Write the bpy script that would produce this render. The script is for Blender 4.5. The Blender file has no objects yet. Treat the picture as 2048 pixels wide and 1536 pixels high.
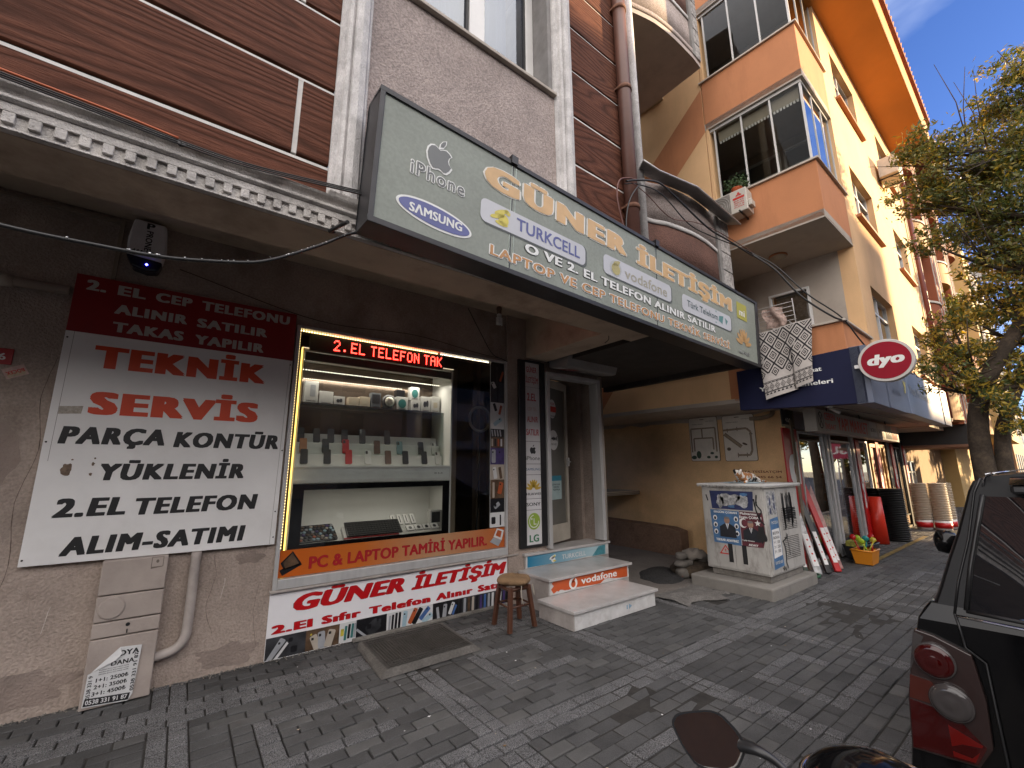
import bpy, math, random
import numpy as np
from mathutils import Vector, Matrix, noise
random.seed(7); rng=np.random.default_rng(7)
R=math.radians
SC=bpy.context.scene; COL=SC.collection
# ---------------------------------------------------------------- camera
cd=bpy.data.cameras.new('camera'); cam=bpy.data.objects.new('camera',cd); COL.objects.link(cam)
cd.sensor_width=36; cd.lens=856.56/2048*36; cd.clip_start=.02; cd.clip_end=3000
yaw,pit,rol=R(37.157),R(11.172),R(-.355)
Fv=Vector((math.sin(yaw)*math.cos(pit),math.cos(yaw)*math.cos(pit),math.sin(pit)))
r0=Vector((math.cos(yaw),-math.sin(yaw),0)); u0=r0.cross(Fv)
rv=r0*math.cos(rol)+u0*math.sin(rol); uv=-r0*math.sin(rol)+u0*math.cos(rol)
cam.matrix_world=Matrix(((rv.x,uv.x,-Fv.x,0),(rv.y,uv.y,-Fv.y,0),(rv.z,uv.z,-Fv.z,1.55),(0,0,0,1)))
SC.camera=cam
# ---------------------------------------------------------------- sky, sun, exposure
SUN_AZ=R(122); SUN_EL=R(10.5)         # azimuth clockwise from +Y, towards +X
W=bpy.data.worlds.new('World'); SC.world=W; W.use_nodes=True
nt=W.node_tree; nt.nodes.clear()
sky=nt.nodes.new('ShaderNodeTexSky'); sky.sky_type='NISHITA'; sky.sun_disc=False
sky.sun_elevation=SUN_EL; sky.sun_rotation=SUN_AZ; sky.altitude=50; sky.air_density=1.0; sky.dust_density=.6; sky.ozone_density=1.5
bg=nt.nodes.new('ShaderNodeBackground'); bg.inputs[1].default_value=.12
wo=nt.nodes.new('ShaderNodeOutputWorld')
# thin high cloud streaks in the sky
tc=nt.nodes.new('ShaderNodeTexCoord'); mp=nt.nodes.new('ShaderNodeMapping'); mp.inputs['Scale'].default_value=(1.2,1.2,4.5); mp.inputs['Rotation'].default_value=(.3,.5,.2)
nz=nt.nodes.new('ShaderNodeTexNoise'); nz.inputs['Scale'].default_value=1.6; nz.inputs['Detail'].default_value=5; nz.inputs['Distortion'].default_value=.6
rp=nt.nodes.new('ShaderNodeValToRGB'); rp.color_ramp.elements[0].position=.52; rp.color_ramp.elements[1].position=.8
rp.color_ramp.elements[0].color=(0,0,0,1); rp.color_ramp.elements[1].color=(.5,.5,.5,1)
mx=nt.nodes.new('ShaderNodeMix'); mx.data_type='RGBA'; mx.inputs['B'].default_value=(3.4,3.9,5.0,1)
L=nt.links.new
L(tc.outputs['Generated'],mp.inputs['Vector']); L(mp.outputs[0],nz.inputs['Vector']); L(nz.outputs['Fac'],rp.inputs[0]); L(rp.outputs[0],mx.inputs['Factor'])
tn=nt.nodes.new('ShaderNodeVectorMath'); tn.operation='MULTIPLY'; tn.inputs[1].default_value=(.29,.42,.80); L(sky.outputs[0],tn.inputs[0]); L(tn.outputs[0],mx.inputs['A'])
# added fill light: unseen bright cloud bank in the sky behind the viewpoint
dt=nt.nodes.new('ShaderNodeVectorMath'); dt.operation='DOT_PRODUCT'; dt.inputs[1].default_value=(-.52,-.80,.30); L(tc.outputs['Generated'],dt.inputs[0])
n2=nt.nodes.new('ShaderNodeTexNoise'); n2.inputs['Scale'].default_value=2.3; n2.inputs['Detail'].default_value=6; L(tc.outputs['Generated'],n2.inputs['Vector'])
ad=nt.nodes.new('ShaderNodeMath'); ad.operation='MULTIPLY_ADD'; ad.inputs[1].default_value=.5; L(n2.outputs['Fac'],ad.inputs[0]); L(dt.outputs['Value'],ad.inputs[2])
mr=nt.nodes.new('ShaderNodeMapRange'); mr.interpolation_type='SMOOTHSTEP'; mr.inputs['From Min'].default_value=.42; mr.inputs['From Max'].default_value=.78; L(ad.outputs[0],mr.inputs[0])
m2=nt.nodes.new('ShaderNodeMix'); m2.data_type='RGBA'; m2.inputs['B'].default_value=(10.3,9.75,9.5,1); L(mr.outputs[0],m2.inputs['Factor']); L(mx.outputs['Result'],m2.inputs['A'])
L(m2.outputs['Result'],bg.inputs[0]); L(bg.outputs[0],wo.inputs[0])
sd=bpy.data.lights.new('sun','SUN'); sd.energy=5.0; sd.angle=R(.5); sd.color=(1,.72,.40)
so=bpy.data.objects.new('sun',sd); COL.objects.link(so)
sdir=Vector((math.sin(SUN_AZ)*math.cos(SUN_EL),math.cos(SUN_AZ)*math.cos(SUN_EL),math.sin(SUN_EL)))
so.rotation_euler=sdir.to_track_quat('Z','Y').to_euler()
vs=SC.view_settings; vs.view_transform='Standard'; vs.look='None'; vs.gamma=1; vs.use_curve_mapping=False; vs.exposure=1.4
SC.render.engine='CYCLES'
SC.cycles.max_bounces=8; SC.cycles.caustics_reflective=False; SC.cycles.caustics_refractive=False
# ---------------------------------------------------------------- materials
MATS={}
def mat(name,col=(.5,.5,.5),rough=.7,var=.12,scale=5,bump=0,bscale=80,metal=0,emit=0,dirt=0,dcol=(.08,.06,.05),dscale=2.2,coat=0,stretch=(1,1,1),spec=.5,grain=0,dst=None):
    if name in MATS: return MATS[name]
    m=bpy.data.materials.new(name); m.use_nodes=True; n=m.node_tree; b=n.nodes['Principled BSDF']; Lk=n.links.new
    b.inputs['Base Color'].default_value=(*col,1); b.inputs['Roughness'].default_value=rough; b.inputs['Metallic'].default_value=metal
    b.inputs['Specular IOR Level'].default_value=spec
    if coat: b.inputs['Coat Weight'].default_value=coat; b.inputs['Coat Roughness'].default_value=.04
    if emit: b.inputs['Emission Color'].default_value=(*col,1); b.inputs['Emission Strength'].default_value=emit
    if var or bump or dirt:
        t=n.nodes.new('ShaderNodeTexCoord'); mp=n.nodes.new('ShaderNodeMapping'); mp.inputs['Scale'].default_value=stretch; Lk(t.outputs['Object'],mp.inputs[0])
    src=None
    if var:
        a=n.nodes.new('ShaderNodeTexNoise'); a.inputs['Scale'].default_value=scale; a.inputs['Detail'].default_value=7; a.inputs['Roughness'].default_value=.62; Lk(mp.outputs[0],a.inputs['Vector'])
        mr=n.nodes.new('ShaderNodeMapRange'); mr.inputs['From Min'].default_value=.28; mr.inputs['From Max'].default_value=.72; mr.inputs['To Min'].default_value=1-var*1.3; mr.inputs['To Max'].default_value=1+var; Lk(a.outputs['Fac'],mr.inputs[0])
        hs=n.nodes.new('ShaderNodeVectorMath'); hs.operation='SCALE'; hs.inputs[0].default_value=col; Lk(mr.outputs[0],hs.inputs['Scale']); src=hs.outputs[0]
    if grain:
        a=n.nodes.new('ShaderNodeTexNoise'); a.inputs['Scale'].default_value=bscale; a.inputs['Detail'].default_value=2; Lk(mp.outputs[0],a.inputs['Vector'])
        mr=n.nodes.new('ShaderNodeMapRange'); mr.inputs['From Min'].default_value=.35; mr.inputs['From Max'].default_value=.65; mr.inputs['To Min'].default_value=1-grain; mr.inputs['To Max'].default_value=1+grain; Lk(a.outputs['Fac'],mr.inputs[0])
        g=n.nodes.new('ShaderNodeVectorMath'); g.operation='SCALE'; Lk(src,g.inputs[0]); Lk(mr.outputs[0],g.inputs['Scale']); src=g.outputs[0]
    if dirt:
        a=n.nodes.new('ShaderNodeTexNoise'); a.inputs['Scale'].default_value=dscale; a.inputs['Detail'].default_value=9; a.inputs['Roughness'].default_value=.7; 
        dm=n.nodes.new('ShaderNodeMapping'); dm.inputs['Scale'].default_value=dst or (1,1,1); Lk(t.outputs['Object'],dm.inputs[0]); Lk(dm.outputs[0],a.inputs['Vector'])
        mr=n.nodes.new('ShaderNodeMapRange'); mr.inputs['From Min'].default_value=.5; mr.inputs['From Max'].default_value=.74; mr.inputs['To Max'].default_value=dirt; Lk(a.outputs['Fac'],mr.inputs[0])
        mi=n.nodes.new('ShaderNodeMix'); mi.data_type='RGBA'; mi.inputs['B'].default_value=(*dcol,1); Lk(mr.outputs[0],mi.inputs['Factor'])
        if src: Lk(src,mi.inputs['A'])
        else: mi.inputs['A'].default_value=(*col,1)
        src=mi.outputs['Result']
    if src: Lk(src,b.inputs['Base Color'])
    if bump:
        a=n.nodes.new('ShaderNodeTexNoise'); a.inputs['Scale'].default_value=bscale; a.inputs['Detail'].default_value=4; Lk(mp.outputs[0],a.inputs['Vector'])
        bp=n.nodes.new('ShaderNodeBump'); bp.inputs['Strength'].default_value=bump; bp.inputs['Distance'].default_value=.01; Lk(a.outputs['Fac'],bp.inputs['Height']); Lk(bp.outputs[0],b.inputs['Normal'])
    MATS[name]=m; return m
def wood_mat(name,c1,c2,rough=.6,sx=1.25,sz=10,bump=1.0):
    m=bpy.data.materials.new(name); m.use_nodes=True; n=m.node_tree; b=n.nodes['Principled BSDF']; Lk=n.links.new
    t=n.nodes.new('ShaderNodeTexCoord'); mp=n.nodes.new('ShaderNodeMapping'); mp.inputs['Scale'].default_value=(sx,sx,sz); Lk(t.outputs['Object'],mp.inputs[0])
    # cathedral grain: long noise contours turned into growth rings
    a=n.nodes.new('ShaderNodeTexNoise'); a.inputs['Scale'].default_value=.28; a.inputs['Detail'].default_value=1.5; a.inputs['Roughness'].default_value=.35; Lk(mp.outputs[0],a.inputs['Vector'])
    mu=n.nodes.new('ShaderNodeMath'); mu.operation='MULTIPLY'; mu.inputs[1].default_value=125; Lk(a.outputs['Fac'],mu.inputs[0])
    si=n.nodes.new('ShaderNodeMath'); si.operation='SINE'; Lk(mu.outputs[0],si.inputs[0])
    f=n.nodes.new('ShaderNodeTexNoise'); f.inputs['Scale'].default_value=6; f.inputs['Detail'].default_value=6; f.inputs['Roughness'].default_value=.7; Lk(mp.outputs[0],f.inputs['Vector'])
    m1=n.nodes.new('ShaderNodeMapRange'); m1.inputs['From Min'].default_value=-1; Lk(si.outputs[0],m1.inputs[0])
    pw=n.nodes.new('ShaderNodeMath'); pw.operation='POWER'; pw.inputs[1].default_value=.55; Lk(m1.outputs[0],pw.inputs[0])
    ml=n.nodes.new('ShaderNodeMath'); ml.operation='MULTIPLY'; Lk(pw.outputs[0],ml.inputs[0]); Lk(f.outputs['Fac'],ml.inputs[1])
    m2=n.nodes.new('ShaderNodeMath'); m2.operation='MULTIPLY_ADD'; m2.inputs[1].default_value=.9; Lk(ml.outputs[0],m2.inputs[0])
    k=n.nodes.new('ShaderNodeMath'); k.operation='MULTIPLY'; k.inputs[1].default_value=.45; Lk(f.outputs['Fac'],k.inputs[0]); Lk(k.outputs[0],m2.inputs[2])
    mi=n.nodes.new('ShaderNodeMix'); mi.data_type='RGBA'; mi.inputs['A'].default_value=(*c1,1); mi.inputs['B'].default_value=(*c2,1); Lk(m2.outputs[0],mi.inputs['Factor'])
    Lk(mi.outputs['Result'],b.inputs['Base Color']); b.inputs['Roughness'].default_value=rough; b.inputs['Specular IOR Level'].default_value=.12
    bp=n.nodes.new('ShaderNodeBump'); bp.inputs['Strength'].default_value=bump; bp.inputs['Distance'].default_value=.008; Lk(m2.outputs[0],bp.inputs['Height']); Lk(bp.outputs[0],b.inputs['Normal'])
    MATS[name]=m; return m
def glass_mat(name,tint=(.8,.85,.85),refl=.25,rough=.0,ior=1.5):
    m=bpy.data.materials.new(name); m.use_nodes=True; n=m.node_tree; n.nodes.clear(); Lk=n.links.new
    o=n.nodes.new('ShaderNodeOutputMaterial'); t=n.nodes.new('ShaderNodeBsdfTransparent'); t.inputs[0].default_value=(*tint,1)
    g=n.nodes.new('ShaderNodeBsdfGlossy'); g.inputs['Roughness'].default_value=rough; g.inputs[0].default_value=(.9,.95,1,1)
    fr=n.nodes.new('ShaderNodeFresnel'); fr.inputs[0].default_value=ior
    ad=n.nodes.new('ShaderNodeMath'); ad.operation='ADD'; ad.inputs[1].default_value=refl; ad.use_clamp=True; Lk(fr.outputs[0],ad.inputs[0])
    mi=n.nodes.new('ShaderNodeMixShader'); Lk(ad.outputs[0],mi.inputs[0]); Lk(t.outputs[0],mi.inputs[1]); Lk(g.outputs[0],mi.inputs[2]); Lk(mi.outputs[0],o.inputs[0])
    MATS[name]=m; return m
M_glass=glass_mat('shop glass',(.86,.88,.86),.02); M_wglass=glass_mat('window glass',(.45,.48,.5),.3); M_clear=glass_mat('clear plastic',(.88,.9,.92),.08,.15)
M_stucco=mat('pink grey worm stucco',(.36,.30,.275),.9,.14,3,1.0,75,grain=.24,dirt=.25,dcol=(.2,.15,.13))
M_wall=mat('stained pink render',(.37,.30,.255),.9,.24,1.4,1.0,60,dirt=.75,dcol=(.14,.10,.08),dscale=2.1,grain=.12,dst=(1,1,.6))
M_under=mat('grimy cream render',(.46,.37,.28),.9,.14,2,.35,60,dirt=.55,dcol=(.13,.09,.06),dscale=2.5)
M_cornice=mat('weathered plaster moulding',(.56,.53,.50),.9,.22,7,.8,110,dirt=.75,dcol=(.09,.075,.06),dscale=5)
M_pil=mat('speckled white plaster',(.60,.58,.57),.85,.2,9,.8,150,dirt=.55,dcol=(.2,.19,.19),dscale=5,grain=.1,stretch=(1,1,.5))
M_wood=wood_mat('red brown plank',(.028,.011,.007),(.175,.068,.042),.75)
M_strip=mat('white seam strip',(.62,.6,.57),.6,.15,8)
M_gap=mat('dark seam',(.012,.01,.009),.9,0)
M_alu=mat('brushed aluminium',(.55,.545,.54),.38,.1,12,metal=.35,stretch=(1,1,.15))
M_pvc=mat('white window plastic',(.72,.71,.69),.35,.06,4)
M_black=mat('black sign metal',(.012,.012,.013),.4,.3,6)
M_dark=mat('dark interior',(.03,.024,.02),.8,.3,3)
M_white=mat('white board paint',(.74,.73,.72),.4,.06,2.2,dirt=.2,dcol=(.35,.31,.28),dscale=1.6)
M_paper=mat('white paper',(.7,.69,.68),.7,.05,8)
M_ink=mat('black lettering',(.012,.012,.013),.5,0)
M_red=mat('red sign vinyl',(.32,.008,.012),.4,.05,3)
M_redtx=mat('red lettering',(.52,.02,.012),.45,.05,3)
M_ortx=mat('orange red lettering',(.6,.055,.012),.45,.05,3)
M_whtx=mat('white lettering',(.72,.72,.7),.45,.05,3)
M_cable=mat('black cable',(.012,.012,.013),.45,.2,30)
M_rubber=mat('black rubber',(.02,.02,.02),.6,.2,20)
M_conc=mat('weathered concrete',(.2,.185,.165),.95,.22,5,.8,60,dirt=.55,dcol=(.07,.06,.05),dscale=4,grain=.1)
M_marble=mat('grey step slab',(.45,.43,.42),.28,.18,3,.05,30,dirt=.35,dcol=(.2,.15,.12),dscale=5)
M_tin=mat('rusted tin sheet',(.3,.3,.3),.5,.2,6,.2,20,metal=.5,dirt=.6,dcol=(.08,.06,.045),dscale=6)
# ---------------------------------------------------------------- geometry helpers
V3=lambda *a:np.array(a,float)
class Fr:
    def __init__(s,O=(0,0,0),u=(1,0,0),v=(0,0,1),n=(0,-1,0)): s.O,s.u,s.v,s.n=[np.array(q,float) for q in (O,u,v,n)]
    def P(s,a,b,c=0): return s.O+s.u*a+s.v*b+s.n*c
WF=Fr((0,0,0),(1,0,0),(0,1,0),(0,0,1))
class MB:
    def __init__(s): s.v=[];s.f=[];s.m=[];s.sm=[]
    def add(s,vs,fs,mi=0,sm=False):
        o=len(s.v); s.v+= [tuple(map(float,q)) for q in vs]; s.f+=[tuple(i+o for i in f) for f in fs]; s.m+=[mi]*len(fs); s.sm+=[sm]*len(fs); return s
    def quad(s,pts,mi=0): return s.add(pts,[tuple(range(len(pts)))],mi)
    def box(s,x0,x1,y0,y1,z0,z1,mi=0,fr=WF):
        P=[fr.P(x,y,z) for z in (z0,z1) for y in (y0,y1) for x in (x0,x1)]
        return s.add(P,[(0,2,3,1),(4,5,7,6),(0,1,5,4),(2,6,7,3),(0,4,6,2),(1,3,7,5)],mi)
    def prism(s,poly,d0,d1,fr=WF,mi=0,sm=False):
        n=len(poly); a=[fr.P(x,y,d0) for x,y in poly]; b=[fr.P(x,y,d1) for x,y in poly]
        s.add(a+b,[tuple(range(n))[::-1],tuple(range(n,2*n))],mi)
        s.add(a+b,[(i,(i+1)%n,n+(i+1)%n,n+i) for i in range(n)],mi,sm); return s
    def tube(s,pts,r,seg=8,mi=0,cap=True):
        pts=[Vector(p) for p in pts]; n=len(pts); rr=r if hasattr(r,'__len__') else [r]*n
        vs=[];up=Vector((0,0,1))
        prev=None
        for i,p in enumerate(pts):
            t=(pts[min(i+1,n-1)]-pts[max(i-1,0)]).normalized()
            if prev is None:
                q=up if abs(t.z)<.9 else Vector((1,0,0)); a=t.cross(q).normalized()
            else: a=(prev-t*prev.dot(t)).normalized()
            prev=a; b=t.cross(a)
            for k in range(seg):
                th=2*math.pi*k/seg; vs.append(p+(a*math.cos(th)+b*math.sin(th))*rr[i])
        fs=[(i*seg+k,i*seg+(k+1)%seg,(i+1)*seg+(k+1)%seg,(i+1)*seg+k) for i in range(n-1) for k in range(seg)]
        s.add(vs,fs,mi,True)
        if cap: s.add(vs[:seg],[tuple(range(seg))[::-1]],mi); s.add(vs[-seg:],[tuple(range(seg))],mi)
        return s
    def lathe(s,prof,c,axis=(0,0,1),seg=20,mi=0,sx=1,sy=1):
        ax=Vector(axis).normalized(); q=Vector((1,0,0)) if abs(ax.x)<.9 else Vector((0,1,0)); a=ax.cross(q).normalized(); b=ax.cross(a); c=Vector(c); vs=[]
        for r,h in prof:
            for k in range(seg):
                th=2*math.pi*k/seg; vs.append(c+ax*h+(a*math.cos(th)*sx+b*math.sin(th)*sy)*r)
        n=len(prof); fs=[(i*seg+k,i*seg+(k+1)%seg,(i+1)*seg+(k+1)%seg,(i+1)*seg+k) for i in range(n-1) for k in range(seg)]
        s.add(vs,fs,mi,True); s.add(vs[:seg],[tuple(range(seg))[::-1]],mi); s.add(vs[-seg:],[tuple(range(seg))],mi); return s
    def grid(s,fn,nu,nv,mi=0,sm=True):
        vs=[fn(i/nu,j/nv) for j in range(nv+1) for i in range(nu+1)]
        return s.add(vs,[(j*(nu+1)+i,j*(nu+1)+i+1,(j+1)*(nu+1)+i+1,(j+1)*(nu+1)+i) for j in range(nv) for i in range(nu)],mi,sm)
    def build(s,name,mats,parent=None,bevel=0,seg=2,recalc=True):
        me=bpy.data.meshes.new(name); me.from_pydata(s.v,[],s.f)
        for m in (mats if isinstance(mats,(list,tuple)) else [mats]): me.materials.append(m)
        me.polygons.foreach_set('material_index',s.m); me.polygons.foreach_set('use_smooth',s.sm); me.update()
        if recalc:
            import bmesh
            bm=bmesh.new(); bm.from_mesh(me); bmesh.ops.remove_doubles(bm,verts=bm.verts,dist=1e-5); bmesh.ops.recalc_face_normals(bm,faces=bm.faces); bm.to_mesh(me); bm.free()
        o=bpy.data.objects.new(name,me); COL.objects.link(o); par(o,parent)
        if bevel:
            b=o.modifiers.new('bevel','BEVEL'); b.width=bevel; b.segments=seg; b.limit_method='ANGLE'; b.angle_limit=R(40)
        return o
def par(o,p):
    if p is None: return
    o.parent=p
    if p.type=='EMPTY' and 'base' in p: o.matrix_parent_inverse=Matrix.Translation(-Vector(p['base']))
def tag(o,label,cat,group=None,kind=None):
    if label: o['label']=label
    if cat: o['category']=cat
    if group: o['group']=group
    if kind: o['kind']=kind
    return o
def thing(name,label,cat,loc=(0,0,0),group=None):
    o=bpy.data.objects.new(name,None); COL.objects.link(o); o.location=loc; o['base']=tuple(map(float,loc)); o.empty_display_size=.1
    return tag(o,label,cat,group)
def struct(o): o['kind']='structure'; return o
def copy_tree(o,d=(0,0,0),label=None,parent=None,rz=0):
    c=o.copy(); COL.objects.link(c)
    if parent is None:
        c.location=Vector(o.location)+Vector(d); c.rotation_euler=(o.rotation_euler[0],o.rotation_euler[1],o.rotation_euler[2]+rz)
        if label: c['label']=label
    else: c.parent=parent
    for ch in list(o.children): copy_tree(ch,parent=c)
    return c
def ordn(n): return str(n)+('th' if 10<=n%100<=20 else {1:'st',2:'nd',3:'rd'}.get(n%10,'th'))
def one(mb,name,mats,label,cat,group=None,bevel=0):
    return tag(mb.build(name,mats,None,bevel),label,cat,group)
_capcache={}
def _tmesh(s,off,shear,sp):
    cu=bpy.data.curves.new('t','FONT'); cu.body=s; cu.size=1; cu.offset=off; cu.shear=shear; cu.space_character=sp; cu.resolution_u=3; cu.fill_mode='BOTH'
    o=bpy.data.objects.new('t',cu); COL.objects.link(o); dg=bpy.context.evaluated_depsgraph_get(); me=bpy.data.meshes.new_from_object(o.evaluated_get(dg))
    bpy.data.objects.remove(o); bpy.data.curves.remove(cu)
    co=np.array([tuple(v.co)[:2] for v in me.vertices]); fs=[tuple(p.vertices) for p in me.polygons]; bpy.data.meshes.remove(me); return co,fs
def text(s,fr,u0,v0,u1,v1,m,parent,bold=.02,shear=0,d=.003,sp=None,name='lettering',rot=None,warp=None,ol=None):
    """lettering fitted into a panel: baseline v0, cap height v1, left u0, right u1; ol=(material, extra width).
    Heavy strokes are built from copies of the glyphs pushed sideways, each a hair deeper than the last."""
    if sp is None: sp=1+bold*1.6
    off=0; e=bold*1.3
    if 'H' not in _capcache: q,_=_tmesh('H',0,0,1); _capcache['H']=(q[:,1].min(),q[:,1].max())
    y0,y1=_capcache['H']; y0-=e*.38; y1+=e*.38
    co,fs=_tmesh(s,off,shear,sp); x0,x1=co[:,0].min()-e,co[:,0].max()+e
    def place(sh,dd,nm,mm):
        V=[];Fc=[]
        for k,(dx,dy) in enumerate(sh):
            o=len(V)
            for x,y in co:
                a=u0+(x+dx-x0)/(x1-x0)*(u1-u0); b=v0+(y+dy-y0)/(y1-y0)*(v1-v0); V.append(tuple(fr.P(a,b,dd-k*.00008)))
            Fc+=[tuple(i+o for i in f) for f in fs]
        me=bpy.data.meshes.new(nm); me.from_pydata(V,[],Fc); me.materials.append(mm); me.update()
        o=bpy.data.objects.new(nm,me); COL.objects.link(o); par(o,parent); return o
    sh=[(0,0)]
    if e>0: sh=[(a*e,b*e*.38) for a in (-1,-.66,-.33,0,.33,.66,1) for b in (-1,1)]
    if ol:
        g=e+ol[1]; h=e*.4+ol[1]
        o2=[(g*math.cos(t),h*math.sin(t)) for t in np.linspace(0,2*math.pi,11)[:-1]]+([(g*.5,0),(-g*.5,0)] if g>.06 else []); place(o2,d,'letter_outline',ol[0]); d+=.0022
    return place(sh,d,name,m)
def shape(pts,fr,m,parent,d=.003,name='emblem',th=0):
    mb=MB()
    for p in (pts if isinstance(pts[0][0],(tuple,list)) else [pts]):
        if th: mb.prism(p,d,d+th,fr)
        else: mb.quad([fr.P(a,b,d) for a,b in p])
    return mb.build(name,m,parent,recalc=False)
def ell(cx,cy,rx,ry,n=32,a0=0,a1=360,rot=0):
    o=[];c,s_=math.cos(R(rot)),math.sin(R(rot))
    for i in range(n+(0 if a1-a0==360 else 1)):
        t=R(a0+(a1-a0)*i/n); x,y=rx*math.cos(t),ry*math.sin(t); o.append((cx+x*c-y*s_,cy+x*s_+y*c))
    return o
def rrect(x0,y0,x1,y1,r,n=5):
    o=[]
    for cx,cy,a in ((x1-r,y1-r,0),(x0+r,y1-r,90),(x0+r,y0+r,180),(x1-r,y0+r,270)):
        o+= [(cx+r*math.cos(R(a+90*i/n)),cy+r*math.sin(R(a+90*i/n))) for i in range(n+1)]
    return o
def spline(pts,n=6):
    P=[Vector(p) for p in pts]; P=[P[0]*2-P[1]]+P+[P[-1]*2-P[-2]]; o=[]
    for i in range(1,len(P)-2):
        for k in range(n):
            t=k/n; a,b,c,d=P[i-1:i+3]; o.append(.5*((2*b)+(c-a)*t+(2*a-5*b+4*c-d)*t*t+(3*b-a-3*c+d)*t**3))
    return o+[P[-2]]
AF=lambda y,d=0:Fr((0,y-d,0))     # panels parallel to the shop facade, coordinates = world x, z
# apple / leaf / bite outline in a unit box
APPLE=[(.5,.70),(.62,.76),(.75,.79),(.88,.74),(.97,.66),(.88,.57),(.85,.46),(.89,.34),(1,.26),(.92,.12),(.80,0),(.70,-.02),(.58,.03),(.48,.04),(.36,.0),(.26,-.02),(.14,.08),(.04,.26),(0,.45),(.04,.62),(.14,.74),(.28,.79),(.40,.75)]
LEAF=[(.50,.83),(.52,.95),(.60,1.06),(.72,1.12),(.71,1.0),(.63,.88)]
def fit(P,x,y,w,h): return [(x+a*w,y+b*h) for a,b in P]
# ================================================================ GROUND
struct(MB().box(-80,160,-60,60,-.6,-.14).build('ground',mat('asphalt road',(.05,.049,.048),.9,.2,1.2,.5,140,dirt=.3,dcol=(.09,.085,.08),grain=.2)))
def pavers():
    nx0,nx1=-3.0,24.0; y0,y1=.6,4.42
    V=[];Fc=[];Mi=[]
    def block(x,y,w,h,mi):
        cx,cy=x+w/2,y+h/2
        if (cx>4.95 and cx<7.4 and cy>3.35+.12*math.sin(cx*5)) or (cx>4.9 and cx<5.75 and cy>3.0+.25*math.sin(cx*7)): return
        g=.0048; hg=noise.noise(Vector((cx*.9,cy*.9,0)))*.022+noise.noise(Vector((cx*3,cy*3,9)))*.008; tl=[random.gauss(0,.0014) for _ in range(4)]; hh=hg+random.gauss(0,.0018)
        a=[(x+g,y+g),(x+w-g,y+g),(x+w-g,y+h-g),(x+g,y+h-g)]; i=.006; b=[(x+g+i,y+g+i),(x+w-g-i,y+g+i),(x+w-g-i,y+h-g-i),(x+g+i,y+h-g-i)]
        o=len(V); V.extend([(p,q,-.03) for p,q in a]+[(p,q,hh-.004+tl[k]) for k,(p,q) in enumerate(a)]+[(p,q,hh+tl[k]) for k,(p,q) in enumerate(b)])
        if mi==0: mi=random.choices((0,2,3),(.7,.14,.16))[0]
        for k in range(4):
            Fc.append((o+k,o+(k+1)%4,o+4+(k+1)%4,o+4+k)); Fc.append((o+4+k,o+4+(k+1)%4,o+8+(k+1)%4,o+8+k)); Mi.extend([mi,mi])
        Fc.append((o+8,o+9,o+10,o+11)); Mi.append(mi)
    W_=.1
    for r_ in range(38):
        y=y0+r_*W_; cy=y+.05
        inX=abs(((cy-2.3+.775)%1.55)-.775)<.105 and cy<9            # light bands along the street, two courses wide
        k=int(round((cy-.05-2.2)/W_))%16                            # course index inside a module
        sp=[]                                                       # special columns of this course: x0, x1, light
        for n in range(-3,7):
            xb=1.66+1.55*n
            if xb<8.6: sp+=[(xb-.10,xb,1),(xb,xb+.10,1)] if not inX else []
            rx=xb+.775                                               # ring centre
            if xb<8 and (n*7+int((cy-2.3)//1.55))%3!=1:
                m_=(cy-2.3)%1.55
                if .50<m_<.60 or 1.0<m_<1.10: sp.append((rx-.36,rx+.36,1))
                elif .60<=m_<=1.0: sp+=[(rx-.36,rx-.24,1)]+([(rx+.24,rx+.36,1)] if m_>.78 else [])
        sp.sort(); x=nx0; off=(r_%2)*.1
        def fill(a,b,light):
            E=[a]; st=off if (b-a)>.45 else 0
            if st: E.append(a+st)
            while E[-1]<b-1e-4: E.append(min(b,E[-1]+.2))
            if len(E)>2 and E[-1]-E[-2]<.06: del E[-2]
            for p,q in zip(E,E[1:]): block(p,y,q-p,W_,light)
        for a,b,l in sp:
            if a>x: fill(x,a,1 if inX and x<8.6 else 0)
            if a>=x: fill(a,b,1); x=b
        fill(x,nx1 if not inX else 9.0,1 if inX else 0)
        if inX: fill(9.0,nx1,0)
    mb=MB(); mb.v=V; mb.f=Fc; mb.m=Mi; mb.sm=[False]*len(Fc)
    a=mat('grey paver',(.072,.071,.071),.8,.35,1.6,.8,160,dirt=.6,dcol=(.022,.020,.018),dscale=1.3,grain=.2)
    b=mat('speckled granite paver',(.118,.116,.118),.85,.25,4,1.0,170,grain=.8,dirt=.4,dcol=(.06,.057,.055),dscale=3)
    c=mat('paler paver',(.082,.080,.078),.85,.25,4,.5,200,grain=.12,dirt=.3,dcol=(.05,.045,.04))
    d=mat('darker paver',(.058,.057,.057),.8,.3,3,.8,160,grain=.2,dirt=.4,dcol=(.02,.018,.016)); struct(mb.build('pavement',[a,b,c,d],recalc=False))
    struct(MB().box(-3,24,.6,4.5,-.13,-.011).build('pavement_bed',mat('sandy joint dirt',(.028,.025,.022),1,.4,12,.4,150)))
pavers()
struct(MB().box(-3,24,.42,.6,-.3,.0).build('kerb',M_conc,bevel=.012))
struct(MB().box(24,90,.42,8,-.3,-.012).build('far_pavement',mat('far paving',(.12,.115,.11),.9,.2,3)))
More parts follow.
